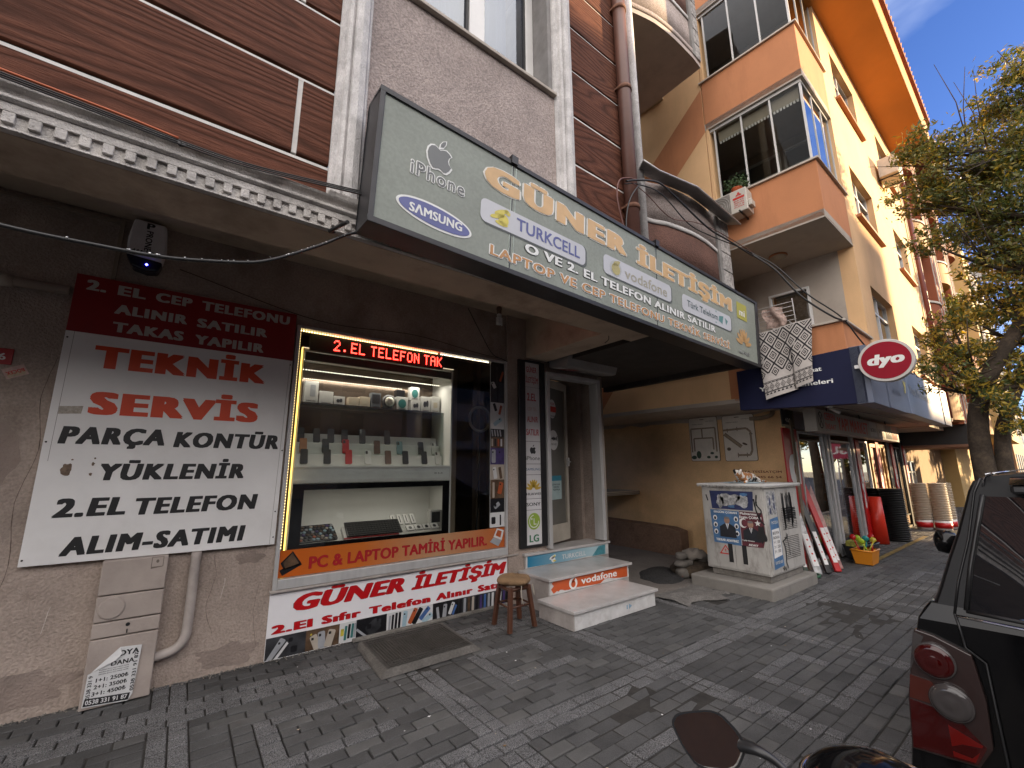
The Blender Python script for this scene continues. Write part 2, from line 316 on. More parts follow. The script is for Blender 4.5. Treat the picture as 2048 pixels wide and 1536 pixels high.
# alley between the two buildings: rough concrete, torn edge, tarmac patch
def alley():
    n=60; mb=MB()
    def fn(u,v):
        x=4.6+u*4.2; y=3.0+v*9
        if y<3.36: y=y+.12*math.sin(x*5)
        x_=x; z=.012+.05*max(0,min(1,(y-3.6)/2.5))+noise.noise(Vector((x*2,y*2,3)))*.014
        if y<3.5: z-= .03
        return (x_,y,z)
    mb.grid(fn,60,90)
    struct(mb.build('alley_floor',mat('broken alley concrete',(.15,.132,.118),.95,.25,3,1.0,45,dirt=.6,dcol=(.08,.068,.056),dscale=3,grain=.12)))
    pts=[]
    for i in range(26):
        a=2*math.pi*i/26; r=1+.16*noise.noise(Vector((math.cos(a)*2,math.sin(a)*2,1))); pts.append((5.72+.42*r*math.cos(a)+.15*math.sin(a),3.98+.36*r*math.sin(a)))
    m2=MB(); c=(5.72,3.98,.068); vs=[c]+[(c[0]+(x-c[0])*.85,c[1]+(y-c[1])*.85,.055) for x,y in pts]+[(x,y,.01) for x,y in pts]
    m2.add(vs,[(0,1+i,1+(i+1)%26) for i in range(26)]+[(1+i,27+i,27+(i+1)%26,1+(i+1)%26) for i in range(26)],0,True)
    struct(m2.build('tarmac_patch',mat('fresh tarmac',(.028,.027,.027),.95,.4,30,1.0,120,grain=.5)))
    # torn mortar where paving ends
    m3=MB()
    m3.grid(lambda u,v:(4.75+u*1.25, 2.95+v*.75+.1*math.sin(u*9)*(1-v),.004+.028*math.sin(math.pi*min(1,v*1.4))*abs(math.sin(u*3+1))+noise.noise(Vector((u*7,v*5,0)))*.012),40,24)
    struct(m3.build('mortar_spill',mat('grey gravelly mortar',(.16,.15,.14),1,.3,9,1.0,90,grain=.3,dirt=.4,dcol=(.07,.06,.055))))
alley()
# small litter on the paving
lit=MB()
for i in range(70):
    x=random.uniform(.3,6.5); y=random.uniform(1.2,4.1); s=random.uniform(.003,.009); a=random.random()*6
    z=.012; lit.quad([(x+s*math.cos(a+k*1.57)*(1.6 if k%2 else 1),y+s*math.sin(a+k*1.57),z+.002*(k%2)) for k in range(4)],i%3)
tag(lit.build('litter',[M_paper,mat('dry leaf',(.16,.09,.03),.8,.2,5),mat('cigarette stub',(.4,.33,.25),.8,0)],recalc=False),'scattered crumbs, dry leaves and cigarette stubs on the grey paving','litter',kind='stuff')
dust=MB()
for i in range(420):
    x=random.uniform(-.9,3.1); y=4.33-abs(random.gauss(0,.035)); s=random.uniform(.003,.011); a=random.random()*6; z=.008
    dust.add([(x+s*math.cos(a+k*2.1),y+s*math.sin(a+k*2.1),z) for k in range(3)]+[(x,y,z+s)],[(0,1,3),(1,2,3),(2,0,3)])
tag(dust.build('crumbled_mortar',M_conc,recalc=False),'crumbled mortar and grit along the foot of the wall','rubble',kind='stuff')
# ================================================================ SHOP BUILDING
D=4.335
A=thing('apartment_building','brown plank and grey stucco apartment building with a phone shop on its ground floor','building',(1.5,4.3,0))
w=MB()
w.box(-7,.72,D,D+.3,-.1,3.53)                       # wall left of window
w.box(.72,3.19,D+.012,D+.3,-.1,.535)                # below window
w.box(.72,3.19,D,D+.3,2.9,3.53)                     # above window
w.box(3.19,3.82,D-.035,D+.3,-.1,3.53)               # column by the door
w.box(3.82,4.86,D,D+.3,2.86,3.0); w.box(3.82,4.86,D+.05,D+.3,-.1,.5)
w.box(4.86,4.95,D,D+.3,0,2.96)
w.build('ground_floor_wall',M_wall,A)
w=MB(); w.box(4.80,4.95,D+.3,7.5,0,2.96); w.build('side_wall',M_wall,A)
w=MB()
w.box(-7,4.0,2.61,2.985,2.992,3.2)                 # beam along the street edge
w.box(-7,4.0,2.985,D+.35,3.53,3.68)                 # ceiling
w.box(3.50,3.86,2.985,D-.03,2.992,3.53)             # cross beam over the column
w.box(3.86,4.0,2.985,D-.05,3.3,3.53)
w.build('canopy_soffit',M_under,A)
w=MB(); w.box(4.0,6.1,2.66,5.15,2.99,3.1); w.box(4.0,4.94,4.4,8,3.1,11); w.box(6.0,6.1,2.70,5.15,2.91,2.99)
w.build('alley_soffit',mat('dark soffit paint',(.05,.042,.036),.95,.2,3),A)  # one near black colour for the slab over the alley
# cornice with meander key relief
c=MB()
c.box(-7,3.9,2.585,2.66,2.995,3.118); 
c.prism([(2.66,3.118),(2.56,3.118),(2.545,3.128),(2.545,3.142),(2.565,3.152),(2.58,3.165),(2.575,3.185),(2.55,3.195),(2.545,3.21),(2.59,3.235),(2.66,3.25)],-7,3.9,Fr((0,0,0),(0,1,0),(0,0,1),(1,0,0)))
p=.0795; x=-1.9
while x<3.86:
    c.box(x,x+p*.5,2.567,2.5852,3.024,3.0745); x+=p
c.box(-7,3.9,2.567,2.5852,3.075,3.117); c.box(-7,3.9,2.577,2.5852,2.997,3.006)
c.build('cornice',M_cornice,A,bevel=.003)
# cracks, scuffs and old patches on the ground floor render
def crack(pts,w_,m,nm,seed=0):
    q=MB(); P_=spline([(a,0,b) for a,b in pts],5); fr=AF(D,.0)
    for i in range(len(P_)-1):
        a,b=P_[i],P_[i+1]; j=.006*noise.noise(Vector((i*.9,seed,0))); k=.006*noise.noise(Vector(((i+1)*.9,seed,0))); w1=w_*(.5+abs(noise.noise(Vector((i*.7,seed,3)))))
        q.add([fr.P(a.x+j-w1,a.z,.0012),fr.P(a.x+j+w1,a.z,.0012),fr.P(b.x+k+w1,b.z,.0012),fr.P(b.x+k-w1,b.z,.0012)],[(0,1,2,3)])
    return q.build(nm,m,A,recalc=False)
M_crk=mat('crack shadow',(.09,.065,.052),1,.3,20); M_scf=mat('pale scuff',(.55,.48,.43),.9,.3,40)
crack([(-.80,2.35),(-.84,2.05),(-.80,1.7),(-.86,1.35),(-.83,.95),(-.88,.6),(-.86,.2)],.0022,M_crk,'wall_crack',1); crack([(-1.15,.75),(-1.0,.74),(-.9,.80)],.0015,M_crk,'wall_crack',2); crack([(.28,.9),(.31,.72),(.27,.5),(.33,.3)],.0012,M_crk,'wall_crack',3); crack([(.62,.62),(.60,.40),(.64,.15)],.0012,M_crk,'wall_crack',4)
crack([(.40,.62),(.52,.64)],.004,M_scf,'wall_scuff',5); crack([(.36,.55),(.38,.70)],.003,M_scf,'wall_scuff',6); crack([(-.62,.5),(-.60,.66)],.003,M_scf,'wall_scuff',7)
def wblotch(cx,cz,r,seed,sx=1,sz=1,n=30): return [(cx+sx*r*(1+.7*noise.noise(Vector((math.cos(6.283*i/n)*1.7,math.sin(6.283*i/n)*1.7,seed))))*math.cos(6.283*i/n),cz+sz*r*(1+.7*noise.noise(Vector((math.cos(6.283*i/n)*1.7,math.sin(6.283*i/n)*1.7,seed))))*math.sin(6.283*i/n)) for i in range(n)]
M_pt=mat('older render patch',(.27,.215,.185),.95,.25,3,1.0,60,dirt=.5,dcol=(.17,.12,.095))
for a in ((-1.05,.42,.20,1,1,1.6),(-.62,.17,.12,2,1.6,.8),(.45,.13,.12,3,1.7,.6),(.52,.84,.07,4,1.4,.8),(-1.0,1.62,.14,5,.8,1.7)): shape([wblotch(a[0],a[1],a[2],a[3],a[4],a[5])],AF(D),M_pt,A,.0009,'render_patch')
# upper facade
w=MB()
w.box(.745,2.57,2.66,2.93,3.25,5.2); w.build('upper_wall',[M_stucco],A)
w=MB(); w.box(.745,2.57,2.66,2.93,7.0,9.5); w.build('upper_wall',[M_stucco],A)
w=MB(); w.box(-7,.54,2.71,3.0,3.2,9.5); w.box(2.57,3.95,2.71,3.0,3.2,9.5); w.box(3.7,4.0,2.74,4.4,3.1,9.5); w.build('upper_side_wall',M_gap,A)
def planks(x0,x1,zs,vjoints,seed):
    rnd=random.Random(seed); pl=MB(); st=MB()
    for i,(a,b) in enumerate(zs):
        cuts=[x0]+[v for r_,v in vjoints if r_==i]+[x1]
        for k in range(len(cuts)-1):
            l=cuts[k]+(.015 if k else 0); r=cuts[k+1]-(.015 if k<len(cuts)-2 else 0)
            pl.box(l,r,2.68-rnd.uniform(0,.004),2.709,a,b,0)
            if k<len(cuts)-2: st.box(r,cuts[k+1]+.015,2.688,2.7095,a,b)
        st.box(x0,x1,2.686,2.7095,b+.001,b+.021)
    pl.build('wood_cladding',M_wood,A,bevel=.004); st.build('seam_strips',M_strip,A)
zs=[(3.22,3.458)]+[(3.498+.572*i,3.498+.572*i+.53) for i in range(10)]
planks(-7,.54,zs,[(1,.335),(3,.30),(2,-1.4),(5,-.3),(4,.2)],1)
planks(2.79,3.86,[(3.22,3.46)]+[(3.46+.572*i+.018,3.46+.572*i+.556) for i in range(10)],[],2)
def pilaster(x0,x1):
    w_=x1-x0
    pr=[(x0,2.70),(x0,2.655),(x0+w_*.07,2.63),(x0+w_*.16,2.63),(x0+w_*.2,2.60),(x0+w_*.3,2.588),(x0+w_*.38,2.605),(x0+w_*.42,2.575),(x0+w_*.6,2.562),(x0+w_*.8,2.572),(x0+w_*.88,2.60),(x0+w_*.93,2.60),(x0+w_*.95,2.63),(x1,2.64),(x1,2.70)]
    mb=MB(); mb.prism(pr,3.245,9.4,WF,0); mb.build('pilaster',M_pil,A)
    mb=MB(); mb.box(x0-.012,x1+.012,2.545,2.7,3.2,3.245); mb.build('pilaster_base',M_cornice,A,bevel=.006)
pilaster(.54,.745); pilaster(2.57,2.79)
mb=MB(); mb.prism(ell(3.9,2.66,.055,.075,14),3.2,9.4,WF,0,True); mb.build('pilaster',M_pil,A)
mb=MB(); mb.box(.745,2.57,2.615,2.95,5.2,5.232); mb.build('window_sill',mat('beige stone sill',(.42,.37,.31),.7,.15,6,dirt=.3),A,bevel=.004)
# window with curtains
wi=MB(); y=2.93
for a,b,c_,d_ in ((.745,.86,5.232,7.0),(1.715,1.89,5.3,6.95),(2.42,2.52,5.232,7.0),(.86,2.42,5.232,5.33),(.86,2.42,6.9,7.0)): wi.box(a,b,y-.02 if a!=1.715 else y-.03,y+.05,c_,d_)
win=wi.build('window',M_pvc,A,bevel=.006)
g=MB(); g.quad([(.8,y+.012,5.28),(2.45,y+.012,5.28),(2.45,y+.012,6.95),(.8,y+.012,6.95)]); g.build('pane',glass_mat('upper window glass',(.8,.84,.9),.12),win,recalc=False)
g=MB(); g.box(1.69,1.714,y-.012,y+.02,5.33,6.9); g.box(2.395,2.419,y-.012,y+.02,5.33,6.9); g.build('gasket',M_rubber,win)
cu=MB()
cu.grid(lambda u,v:(.8+u*1.45,y+.13+.022*math.sin(u*60)+.012*math.sin(u*23+1),5.25+v*1.7),150,2)
cu.build('curtain',mat('white voile curtain',(.20,.225,.30),.9,.04,3),A)
mb=MB(); mb.box(.745,2.57,y+.5,y+.55,5.2,7.05); mb.box(2.52,2.57,2.68,y+.5,5.232,7.0); mb.box(.745,.76,y+.05,y+.5,5.2,7.); mb.build('window_reveal',mat('smooth grey reveal',(.25,.24,.235),.85,.2,5,.1,40,dirt=.3),A)
# curved balconies beyond the facade corner
def balcony(path,z0,z1,bands,qx,name='curved_balcony',soffit=None,bot=None):
    root=None
    pts=[Vector((a,b,0)) for a,b in path]; P=spline(pts,8)
    o=MB()
    def ring(za,zb,dy,mi):
        vs=[(p.x,p.y-dy,za) for p in P]+[(p.x,p.y-dy,zb) for p in P]; n=len(P)
        o.add(vs,[(i,i+1,n+i+1,n+i) for i in range(n-1)],mi,True)
        vs=[(p.x,p.y-dy,za) for p in P]+[(p.x,p.y+.05,za) for p in P]; o.add(vs,[(i,i+1,n+i+1,n+i) for i in range(n-1)],mi)
        vs=[(p.x,p.y-dy,zb) for p in P]+[(p.x,p.y+.05,zb) for p in P]; o.add(vs,[(i,i+1,n+i+1,n+i) for i in range(n-1)],mi)
    for za,zb,dy,mi in bands: ring(za,zb,dy,mi)
    e=P[-1]
    b=o.build(name,[M_stucco,mat('brown stucco band',(.13,.062,.045),.9,.2,4,.9,80,grain=.25),mat('white stucco band',(.5,.48,.46),.85,.15,6,.5,90,dirt=.3)],A)
    q=MB(); q.box(e.x,e.x+.07,e.y-.03,e.y+.2,z0,z1); q.build('balcony_post',mat('grey post paint',(.24,.23,.22),.8,.2,6,dirt=.3),A)
    q=MB(); zz=z0; k=0
    while zz<z1-.02:
        h=min(.27,z1-zz); q.box(e.x+.07,qx,e.y-.03,e.y+.9,zz,zz+h-.012); zz+=h
    q.box(e.x+.072,qx-.01,e.y-.02,e.y+1.3,z0,z1-.001)
    q.build('rusticated_quoin',mat('rock face quoin',(.36,.34,.325),.95,.2,12,1.0,28,grain=.3,dirt=.4,dcol=(.12,.1,.09)),A,bevel=.012)
    return P
P1=balcony([(3.93,2.69),(4.12,2.68),(4.35,2.60),(4.76,2.545),(5.10,2.545),(5.46,2.585)],3.1,4.95,
  [(3.1,3.86,.0,1),(3.86,3.93,.012,2),(3.93,4.40,.0,1),(4.40,4.455,.012,2),(4.455,4.95,.0,0)],5.80)
P2=balcony([(4.0,2.85),(4.34,2.75),(4.62,2.69),(5.0,2.66),(5.48,2.66)],7.72,9.6,[(7.72,7.80,.03,0),(7.80,8.35,.0,0),(8.35,8.42,.014,2),(8.42,8.95,0,1),(8.95,9.02,.014,2),(9.02,9.6,0,0)],5.72)
o=MB(); o.prism([(p.x,p.y-.02) for p in P2]+[(5.73,2.66),(5.73,4.4),(4.0,4.4)],7.64,7.72); o.build('balcony_soffit',mat('smooth brown grey soffit',(.48,.41,.37),.9,.12,2,dirt=.25),A)
cz=MB(); inn=[(3.88,2.64,4.965),(4.02,2.64,4.955),(4.75,2.53,4.955),(5.86,2.57,4.955)]; out=[(3.74,2.47,4.93),(3.97,2.43,4.88),(4.61,2.33,4.885),(5.83,2.395,4.87)]
for i in range(3):
    cz.add([inn[i],inn[i+1],out[i+1],out[i],tuple(V3(*inn[i])+(0,0,.02)),tuple(V3(*inn[i+1])+(0,0,.02)),tuple(V3(*out[i+1])+(0,0,.02)),tuple(V3(*out[i])+(0,0,.02))],[(0,1,2,3),(4,5,6,7),(0,1,5,4),(2,3,7,6),(1,2,6,5),(0,3,7,4)])
cz.build('tin_canopy',M_tin,A)
cz=MB(); cz.tube([V3(*q)+(0,0,.005) for q in out],.012,6); cz.build('canopy_edge',mat('bright tin edge',(.5,.5,.5),.4,.1,5,metal=.6),A)
cz=MB(); cz.prism([(3.9,2.64)]+[(p.x,p.y+.02) for p in P1]+[(5.8,2.6),(5.8,3.1),(3.95,3.1)],4.90,4.954); cz.build('parapet_cap',M_conc,A)
# brown downpipe, with rusted collars
dp=MB(); dp.tube([(3.665,2.61,3.0),(3.665,2.61,9.3)],.078,16)
o=one(dp,'downspout',mat('brown pipe enamel',(.125,.055,.04),.5,.15,4,dirt=.3,dcol=(.06,.03,.02)),'tall reddish brown downspout beside the plank strip at the building corner','downspout')
k=MB()
for z in (4.35,5.9,7.05): k.lathe([(.079,0),(.09,.005),(.09,.05),(.079,.055)],(3.665,2.61,z),(0,0,1),16); k.box(3.57,3.76,2.61,2.69,z+.015,z+.04)
k.build('pipe_collar',mat('rusty collar',(.16,.07,.04),.8,.3,20),o)
# ---------------------------------------------------------------- shop interior
it=MB(); it.box(-.3,5.0,7.2,7.3,0,3.5); it.box(-.4,-.3,4.7,7.3,0,3.5); it.box(-.3,4.8,D+.3,7.3,.30,.42); it.box(-.3,4.8,D+.31,7.3,3.1,3.2); 
it.build('shop_interior',mat('dim brown shop interior',(.12,.085,.06),.9,.3,1.5),A)
it=MB(); it.box(2.48,2.86,5.0,5.1,.42,3.1); it.box(3.3,3.36,5.2,5.3,.42,3.1); it.build('interior_column',mat('beige interior column',(.28,.22,.16),.8,.1,3),A)
# back window of the shop with curled grille, daylight behind it
it=MB(); it.box(3.02,3.26,7.16,7.2,1.35,2.05); bw=it.build('back_window',mat('daylit frosted pane',(.9,.68,.42),.6,.15,6,emit=.55),A)
it=MB()
for x in (3.08,3.14,3.20): it.tube(spline([(x,7.12,1.35),(x,7.12,1.6),(x+.02,7.12,1.68),(x-.02,7.12,1.76),(x,7.12,1.85),(x,7.12,2.05)],5),.006,5)
it.tube([(3.0,7.12,1.86),(3.28,7.12,1.86)],.006,5); it.build('window_grille',M_black,bw)
# shop window frame
f=MB(); yy=D-.03
f.box(.72,.752,yy,D+.05,.545,2.9); f.box(3.165,3.19,yy,D+.05,.545,2.9); f.box(.752,3.165,yy,D+.05,2.875,2.9); f.box(.752,3.165,yy-.012,D+.05,.555,.635)
sw=f.build('shop_window',M_alu,A,bevel=.003)
g=MB(); g.quad([(.752,D+.012,.635),(3.165,D+.012,.635),(3.165,D+.012,2.875),(.752,D+.012,2.875)]); g.build('pane',M_glass,sw,recalc=False)
g=MB(); g.box(.70,3.33,D-.05,D+.0,.533,.552); g.build('window_ledge',mat('dirty marble ledge',(.4,.36,.33),.6,.2,8,dirt=.5),sw,bevel=.003)
# door frame, door leaf half open, stickers
f=MB()
f.box(3.79,3.845,4.23,D+.06,.56,2.84); f.box(4.80,4.862,4.23,D+.06,.56,2.84); f.box(3.845,4.80,4.23,D+.06,2.79,2.84); 
df=f.build('door_frame',M_alu,A,bevel=.004)
fd=Fr((3.90,4.42,.58),(math.cos(R(18)),math.sin(R(18)),0),(0,0,1),(math.sin(R(18)),-math.cos(R(18)),0))
f=MB()
for a,b,c_,d_ in ((0,.07,0,2.2),(.55,.62,0,2.2),(.07,.55,0,.22),(.07,.55,2.1,2.2)): f.box(a,b,c_,d_,-.03,.03,fr=fd)
dl=f.build('door',mat('beige aluminium door',(.40,.36,.30),.5,.1,5,dirt=.3),A,bevel=.005)
g=MB(); g.box(.07,.55,.22,2.1,-.004,.004,fr=fd); g.build('pane',mat('dusty film on glass',(.11,.105,.09),.3,.2,2,dirt=.3,dcol=(.2,.18,.15)),dl)
g=MB(); g.box(.56,.6,1.0,1.12,.03,.06,fr=fd); g.tube([fd.P(.58,1.06,.06),fd.P(.58,1.06,.09),fd.P(.50,1.06,.09)],.008,6); g.build('handle',M_alu,dl)
sh=MB(); sh.prism([(4.33,2.93),(4.05,2.885),(3.98,2.89),(3.93,3.02),(3.93,3.20),(4.0,3.26),(4.33,3.26)],3.93,4.93,Fr((0,0,0),(0,1,0),(0,0,1),(1,0,0)))
shb=sh.build('shutter_box',mat('grey shutter housing',(.26,.25,.24),.5,.1,3,dirt=.35),A,bevel=.006)
fs=Fr((3.93,4.0,2.884),(1,0,0),(0,.99,.12),(0,.12,-.99))
shape([(.18,.03),(.36,.03),(.33,.25),(.13,.25)],Fr((3.93,4.05,2.883),(1,0,0),(0,.99,.158),(0,.16,-.99)),M_red,shb,.004,'sticker')
fq=Fr((3.93,4.05,2.883),(1,0,0),(0,.99,.158),(0,.16,-.99))
text('45⁰⁰'[:2],fq,.2,.09,.29,.19,M_whtx,shb,.02,d=.006)
shape([(.0,.04),(.15,.04),(.11,.25),(-.02,.25)],fq,M_paper,shb,.0035,'sticker')
shape([(.48,.07),(.57,.07),(.55,.18),(.46,.18)],fq,M_ink,shb,.0035,'sticker'); shape([(.487,.08),(.563,.08),(.543,.17),(.467,.17)],fq,M_paper,shb,.005,'sticker')
sp=MB(); sp.tube([(4.91,4.285,.53),(4.91,4.285,2.9)],.035,12); one(sp,'corner_pipe',mat('cream corner pipe',(.45,.39,.33),.6,.12,4,dirt=.4),'cream painted pipe at the right side of the shop door, standing on the steps','pipe')
def sticker(fr,poly,m,items,label,name='door_sticker'):
    t=MB(); t.prism(poly,.001,.003,fr); o=one(t,name,m,label,'sticker')
    for s,a,b,c_,d_,mm in items: text(s,fr,a,b,c_,d_,mm,o,.015,d=.004)
    return o
fd2=Fr(tuple(fd.O+fd.n*.032),fd.u,fd.v,fd.n)
fdg=Fr(tuple(fd.O+fd.n*.006),fd.u,fd.v,fd.n)
s1=sticker(fdg,ell(.215,1.80,.105,.135,24),M_paper,[('AÇIK',.145,1.86,.285,1.89,M_redtx),('HOŞGELDİNİZ',.135,1.69,.295,1.705,M_ink)],'round white sticker with a red band, upper one on the shop door glass')
shape([(.11,1.755),(.32,1.755),(.32,1.835),(.11,1.835)],fdg,M_redtx,s1,.005,'red_band')
s2=sticker(fdg,ell(.235,1.36,.13,.14,24),M_paper,[('ÇEKİNİZ',.155,1.29,.315,1.315,M_ink)],'scalloped white sticker with a black hand symbol, below the red banded one on the door')
shape([[(.16,1.38),(.24,1.41),(.24,1.35)],ell(.27,1.38,.03,.022,12),[(.31,1.40),(.34,1.43),(.34,1.34),(.31,1.37)]],fdg,M_ink,s2,.005,'symbol')
s3=MB(); s3.box(.13,.43,.55,.87,.001,.003,fr=fdg); s3=one(s3,'door_notice',mat('pale teal notice',(.35,.45,.45),.6,.1,8),'pale teal and white notice low on the shop door glass','notice')
shape([(.13,.80),(.43,.80),(.43,.87),(.13,.87)],fdg,mat('teal print',(.03,.2,.28),.5,0),s3,.0045,'header_band')
for i,(s_,a) in enumerate((('LÜTFEN SİGARA',.17),('İÇMEYİNİZ',.2),('TEŞEKKÜRLER',.18))): text(s_,fdg,a,.74-.035*i,.56-a,.76-.035*i,M_ink,s3,.01,d=.0045)
# ================================================================ BIG BACKLIT-TYPE SHOP SIGN (rotated and tilted as it hangs)
SO=V3(.699,2.311,2.979); SM=np.array([[.999,-.023,.024],[.024,.999,-.040],[-.023,.040,.999]])
SU,SV,SN=SM[:,0],SM[:,2],-SM[:,1]
FS=Fr(SO,SU,SV,SN); SW,SH,ST=5.358,.925,.211
S=thing('shop_sign','long grey green shop sign with faded gold letters hanging above the phone shop','sign',tuple(SO))
b=MB(); t=.034
b.box(0,SW,0,t,-ST,0,fr=FS); b.box(0,SW,SH-t,SH,-ST,0,fr=FS); b.box(0,t,t,SH-t,-ST,0,fr=FS); b.box(SW-t*2.2,SW,t,SH-t,-ST,0,fr=FS); b.box(t,SW-t,t,SH-t,-ST,-ST+.01,fr=FS)
b.build('sign_frame',mat('charcoal sign frame',(.035,.035,.038),.45,.2,5,metal=.3),S,bevel=.004)
b=MB(); b.box(t,SW-t*2.2,t,SH-t,-.03,-.012,fr=FS)
M_sface=mat('dusty grey green acrylic',(.27,.295,.26),.5,.14,1.3,dirt=.4,dcol=(.30,.32,.29),dscale=.9,grain=.06,bscale=40,spec=.25)
b.build('sign_face',M_sface,S)
b=MB()
for x in (1.06,2.96): b.box(x-.03,x+.03,SH-.03,SH+.035,-.03,.012,fr=FS); b.box(x-.004,x+.004,t,SH-t,-.012,-.0095,fr=FS)
b.build('clamp',M_black,S)
FF=Fr(FS.P(0,0,-.011),SU,SV,SN)
M_gold=mat('faded gold letters',(.62,.40,.19),.45,.12,5); M_cream=mat('cream letter edge',(.74,.72,.66),.45,.05,5); M_fwhite=mat('faded white letters',(.76,.77,.75),.45,.05,4)
M_fgrey=mat('faded grey print',(.15,.16,.16),.5,.05,5); M_fblue=mat('faded blue print',(.10,.115,.30),.45,.08,6); M_pill=mat('pale lilac pill',(.52,.53,.56),.4,.06,3); M_fyel=mat('faded yellow print',(.62,.53,.10),.5,.15,20)
# apple mark and word
def scal(P,cx,cy,k): return [(cx+(a-cx)*k,cy+(b_-cy)*k) for a,b_ in P]
ap=fit(APPLE,.345,.545,.18,.205); lf=fit(LEAF,.345,.545,.18,.205)
shape([scal(ap,.435,.64,1.13),scal(lf,.46,.755,1.5)],FF,M_fwhite,S,.002,'logo_outline'); shape([ap,lf],FF,M_fgrey,S,.004,'logo')
text('iPhone',FF,.24,.435,.64,.53,M_fgrey,S,.004,ol=(M_fwhite,.05),sp=1.12)
shape(ell(.44,.20,.28,.083,40,rot=-4),FF,M_fwhite,S,.002,'logo_outline'); shape(ell(.44,.20,.262,.068,40,rot=-4),FF,M_fblue,S,.004,'logo')
text('SΛMSUNG',FF,.25,.172,.64,.232,M_fwhite,S,.03,d=.006)
def pill(x0,y0,x1,y1): shape(rrect(x0+.015,y0-.015,x1+.02,y1,.05),FF,mat('grey shadow print',(.09,.1,.095),.5,0),S,.0015,'pill_edge'); shape(rrect(x0,y0,x1,y1,.05),FF,M_pill,S,.003,'pill')
pill(.78,.325,1.88,.505); pill(2.12,.35,3.22,.535); pill(3.43,.33,4.56,.52)
text('TURKCELL',FF,1.11,.372,1.81,.472,M_fblue,S,.02,d=.005)
shape([ell(.965,.455,.07,.018,14,rot=25),ell(.93,.41,.07,.018,14,rot=20),ell(.985,.40,.05,.045,16),ell(1.02,.47,.03,.02,10,rot=-30),ell(.97,.365,.06,.018,12)],FF,M_fyel,S,.005,'logo')
shape(ell(2.295,.44,.085,.075,24),FF,mat('pale ring print',(.42,.44,.44),.5,0),S,.0045,'logo_ring'); shape([ell(2.295,.432,.062,.056,22),[(2.25,.46),(2.27,.50),(2.33,.525),(2.36,.52),(2.33,.47)]],FF,mat('faded ochre print',(.42,.37,.16),.5,.1,9),S,.006,'logo')
text('vodafone',FF,2.43,.39,3.14,.49,mat('faded beige print',(.36,.34,.27),.5,0),S,.012,d=.005)
text('Türk Telekom',FF,3.53,.395,4.22,.47,mat('dark teal print',(.06,.10,.11),.5,0),S,.01,d=.005)
shape([[(4.25,.46),(4.36,.48),(4.33,.37),(4.24,.40)],[(4.40,.47),(4.47,.44),(4.42,.38)],ell(4.18,.50,.012,.012,8),ell(4.17,.36,.012,.012,8)],FF,mat('teal mark',(.10,.24,.24),.5,0),S,.005,'logo')
text('GÜNER',FF,.80,.615,2.46,.79,M_gold,S,.06,ol=(M_cream,.04),sp=1.25)
text('İLETİŞİM',FF,2.62,.60,4.60,.765,M_gold,S,.06,ol=(M_cream,.04),sp=1.2)
sh_=mat('dark letter shadow',(.045,.05,.047),.5,0)
text('O VE 2. EL TELEFON ALINIR SATILIR',FF,1.20,.225,4.15,.30,M_fwhite,S,.04,ol=(sh_,.04),sp=1.1)
text('LAPTOP VE CEP TELEFONU TEKNİK SERVİSİ',FF,.88,.095,4.49,.17,mat('faded orange letters',(.50,.25,.09),.45,.1,5),S,.024,ol=(M_fwhite,.06),sp=1.14)
shape([(4.74,.56),(5.02,.56),(5.02,.78),(4.74,.78)],FF,mat('dull yellow square',(.40,.37,.06),.5,.08,8),S,.003,'logo_square'); text('mi',FF,4.80,.61,4.96,.70,M_fwhite,S,.03,d=.005)
def petals(cx,cy,s): 
    o=[]
    for a in (-78,-52,-26,-8,8,26,52,78):
        c_,s_=math.sin(R(a)),math.cos(R(a)); o.append(ell(cx+c_*s*.62,cy+s_*s*.62-(.0 if abs(a)<60 else -.02*s),s*.13,s*.42,12,rot=-a))
    return o
shape(petals(4.89,.22,.21),FF,mat('faded orange petals',(.50,.30,.13),.5,.1,9),S,.004,'logo')
text('HUAWEI',FF,4.74,.095,5.03,.135,M_fgrey,S,.012,ol=(M_fwhite,.03))
k=MB(); st=mat('rain streak grime',(.10,.11,.09),.6,.3,30)
for x,w_,l in ((1.055,.02,.85),(1.09,.01,.8),(2.955,.01,.5)): k.box(x-w_/2,x+w_/2,SH-.04-l,SH-.04,-.0117,-.0106,fr=FS)
b=k.build('grime_streak',glass_mat('streak film',(.72,.74,.66),.0,.4),S)
# ================================================================ WHITE AND RED BOARD
B=thing('notice_board','large white board with red heading and bold red and black lettering on the wall','board',(-.04,D,.94))
y=D-.045
mb=MB(); mb.prism([(-.78,.94),(.70,.93),(.705,2.54),(-.78,2.55)],0,.03,AF(y+.03)); mb.build('board_panel',M_white,B,bevel=.002)
mb=MB(); mb.prism([(-.78,2.5505),(.705,2.5405),(.705,2.99),(-.78,2.99)],0,.03,AF(y+.03)); mb.build('red_panel',mat('dark red board print',(.24,.006,.008),.4,.08,3,dirt=.2,dcol=(.12,.01,.01)),B,bevel=.002)
F0=AF(y)
gm=mat('greyish white letters',(.46,.43,.40),.5,.1,6)
def serif(s,x0,z0,x1,z1): text(s,F0,x0,z0,x1,z1,gm,B,.05,d=.002,sp=1.18)
serif('2.',-.72,2.878,-.61,2.957); serif('EL',-.545,2.878,-.38,2.955); serif('CEP',-.32,2.88,-.085,2.955); serif('TELEFONU',-.02,2.875,.65,2.955)
serif('ALINIR',-.545,2.728,-.10,2.803); serif('SATILIR',-.035,2.723,.48,2.798); serif('TAKAS',-.54,2.585,-.11,2.663); serif('YAPILIR',-.035,2.578,.465,2.655)
text('TEKNİK',F0,-.61,2.298,.50,2.465,M_ortx,B,.06,d=.002,sp=1.2); text('SERVİS',F0,-.59,1.955,.475,2.12,M_ortx,B,.06,d=.002,sp=1.2)
it_=.14
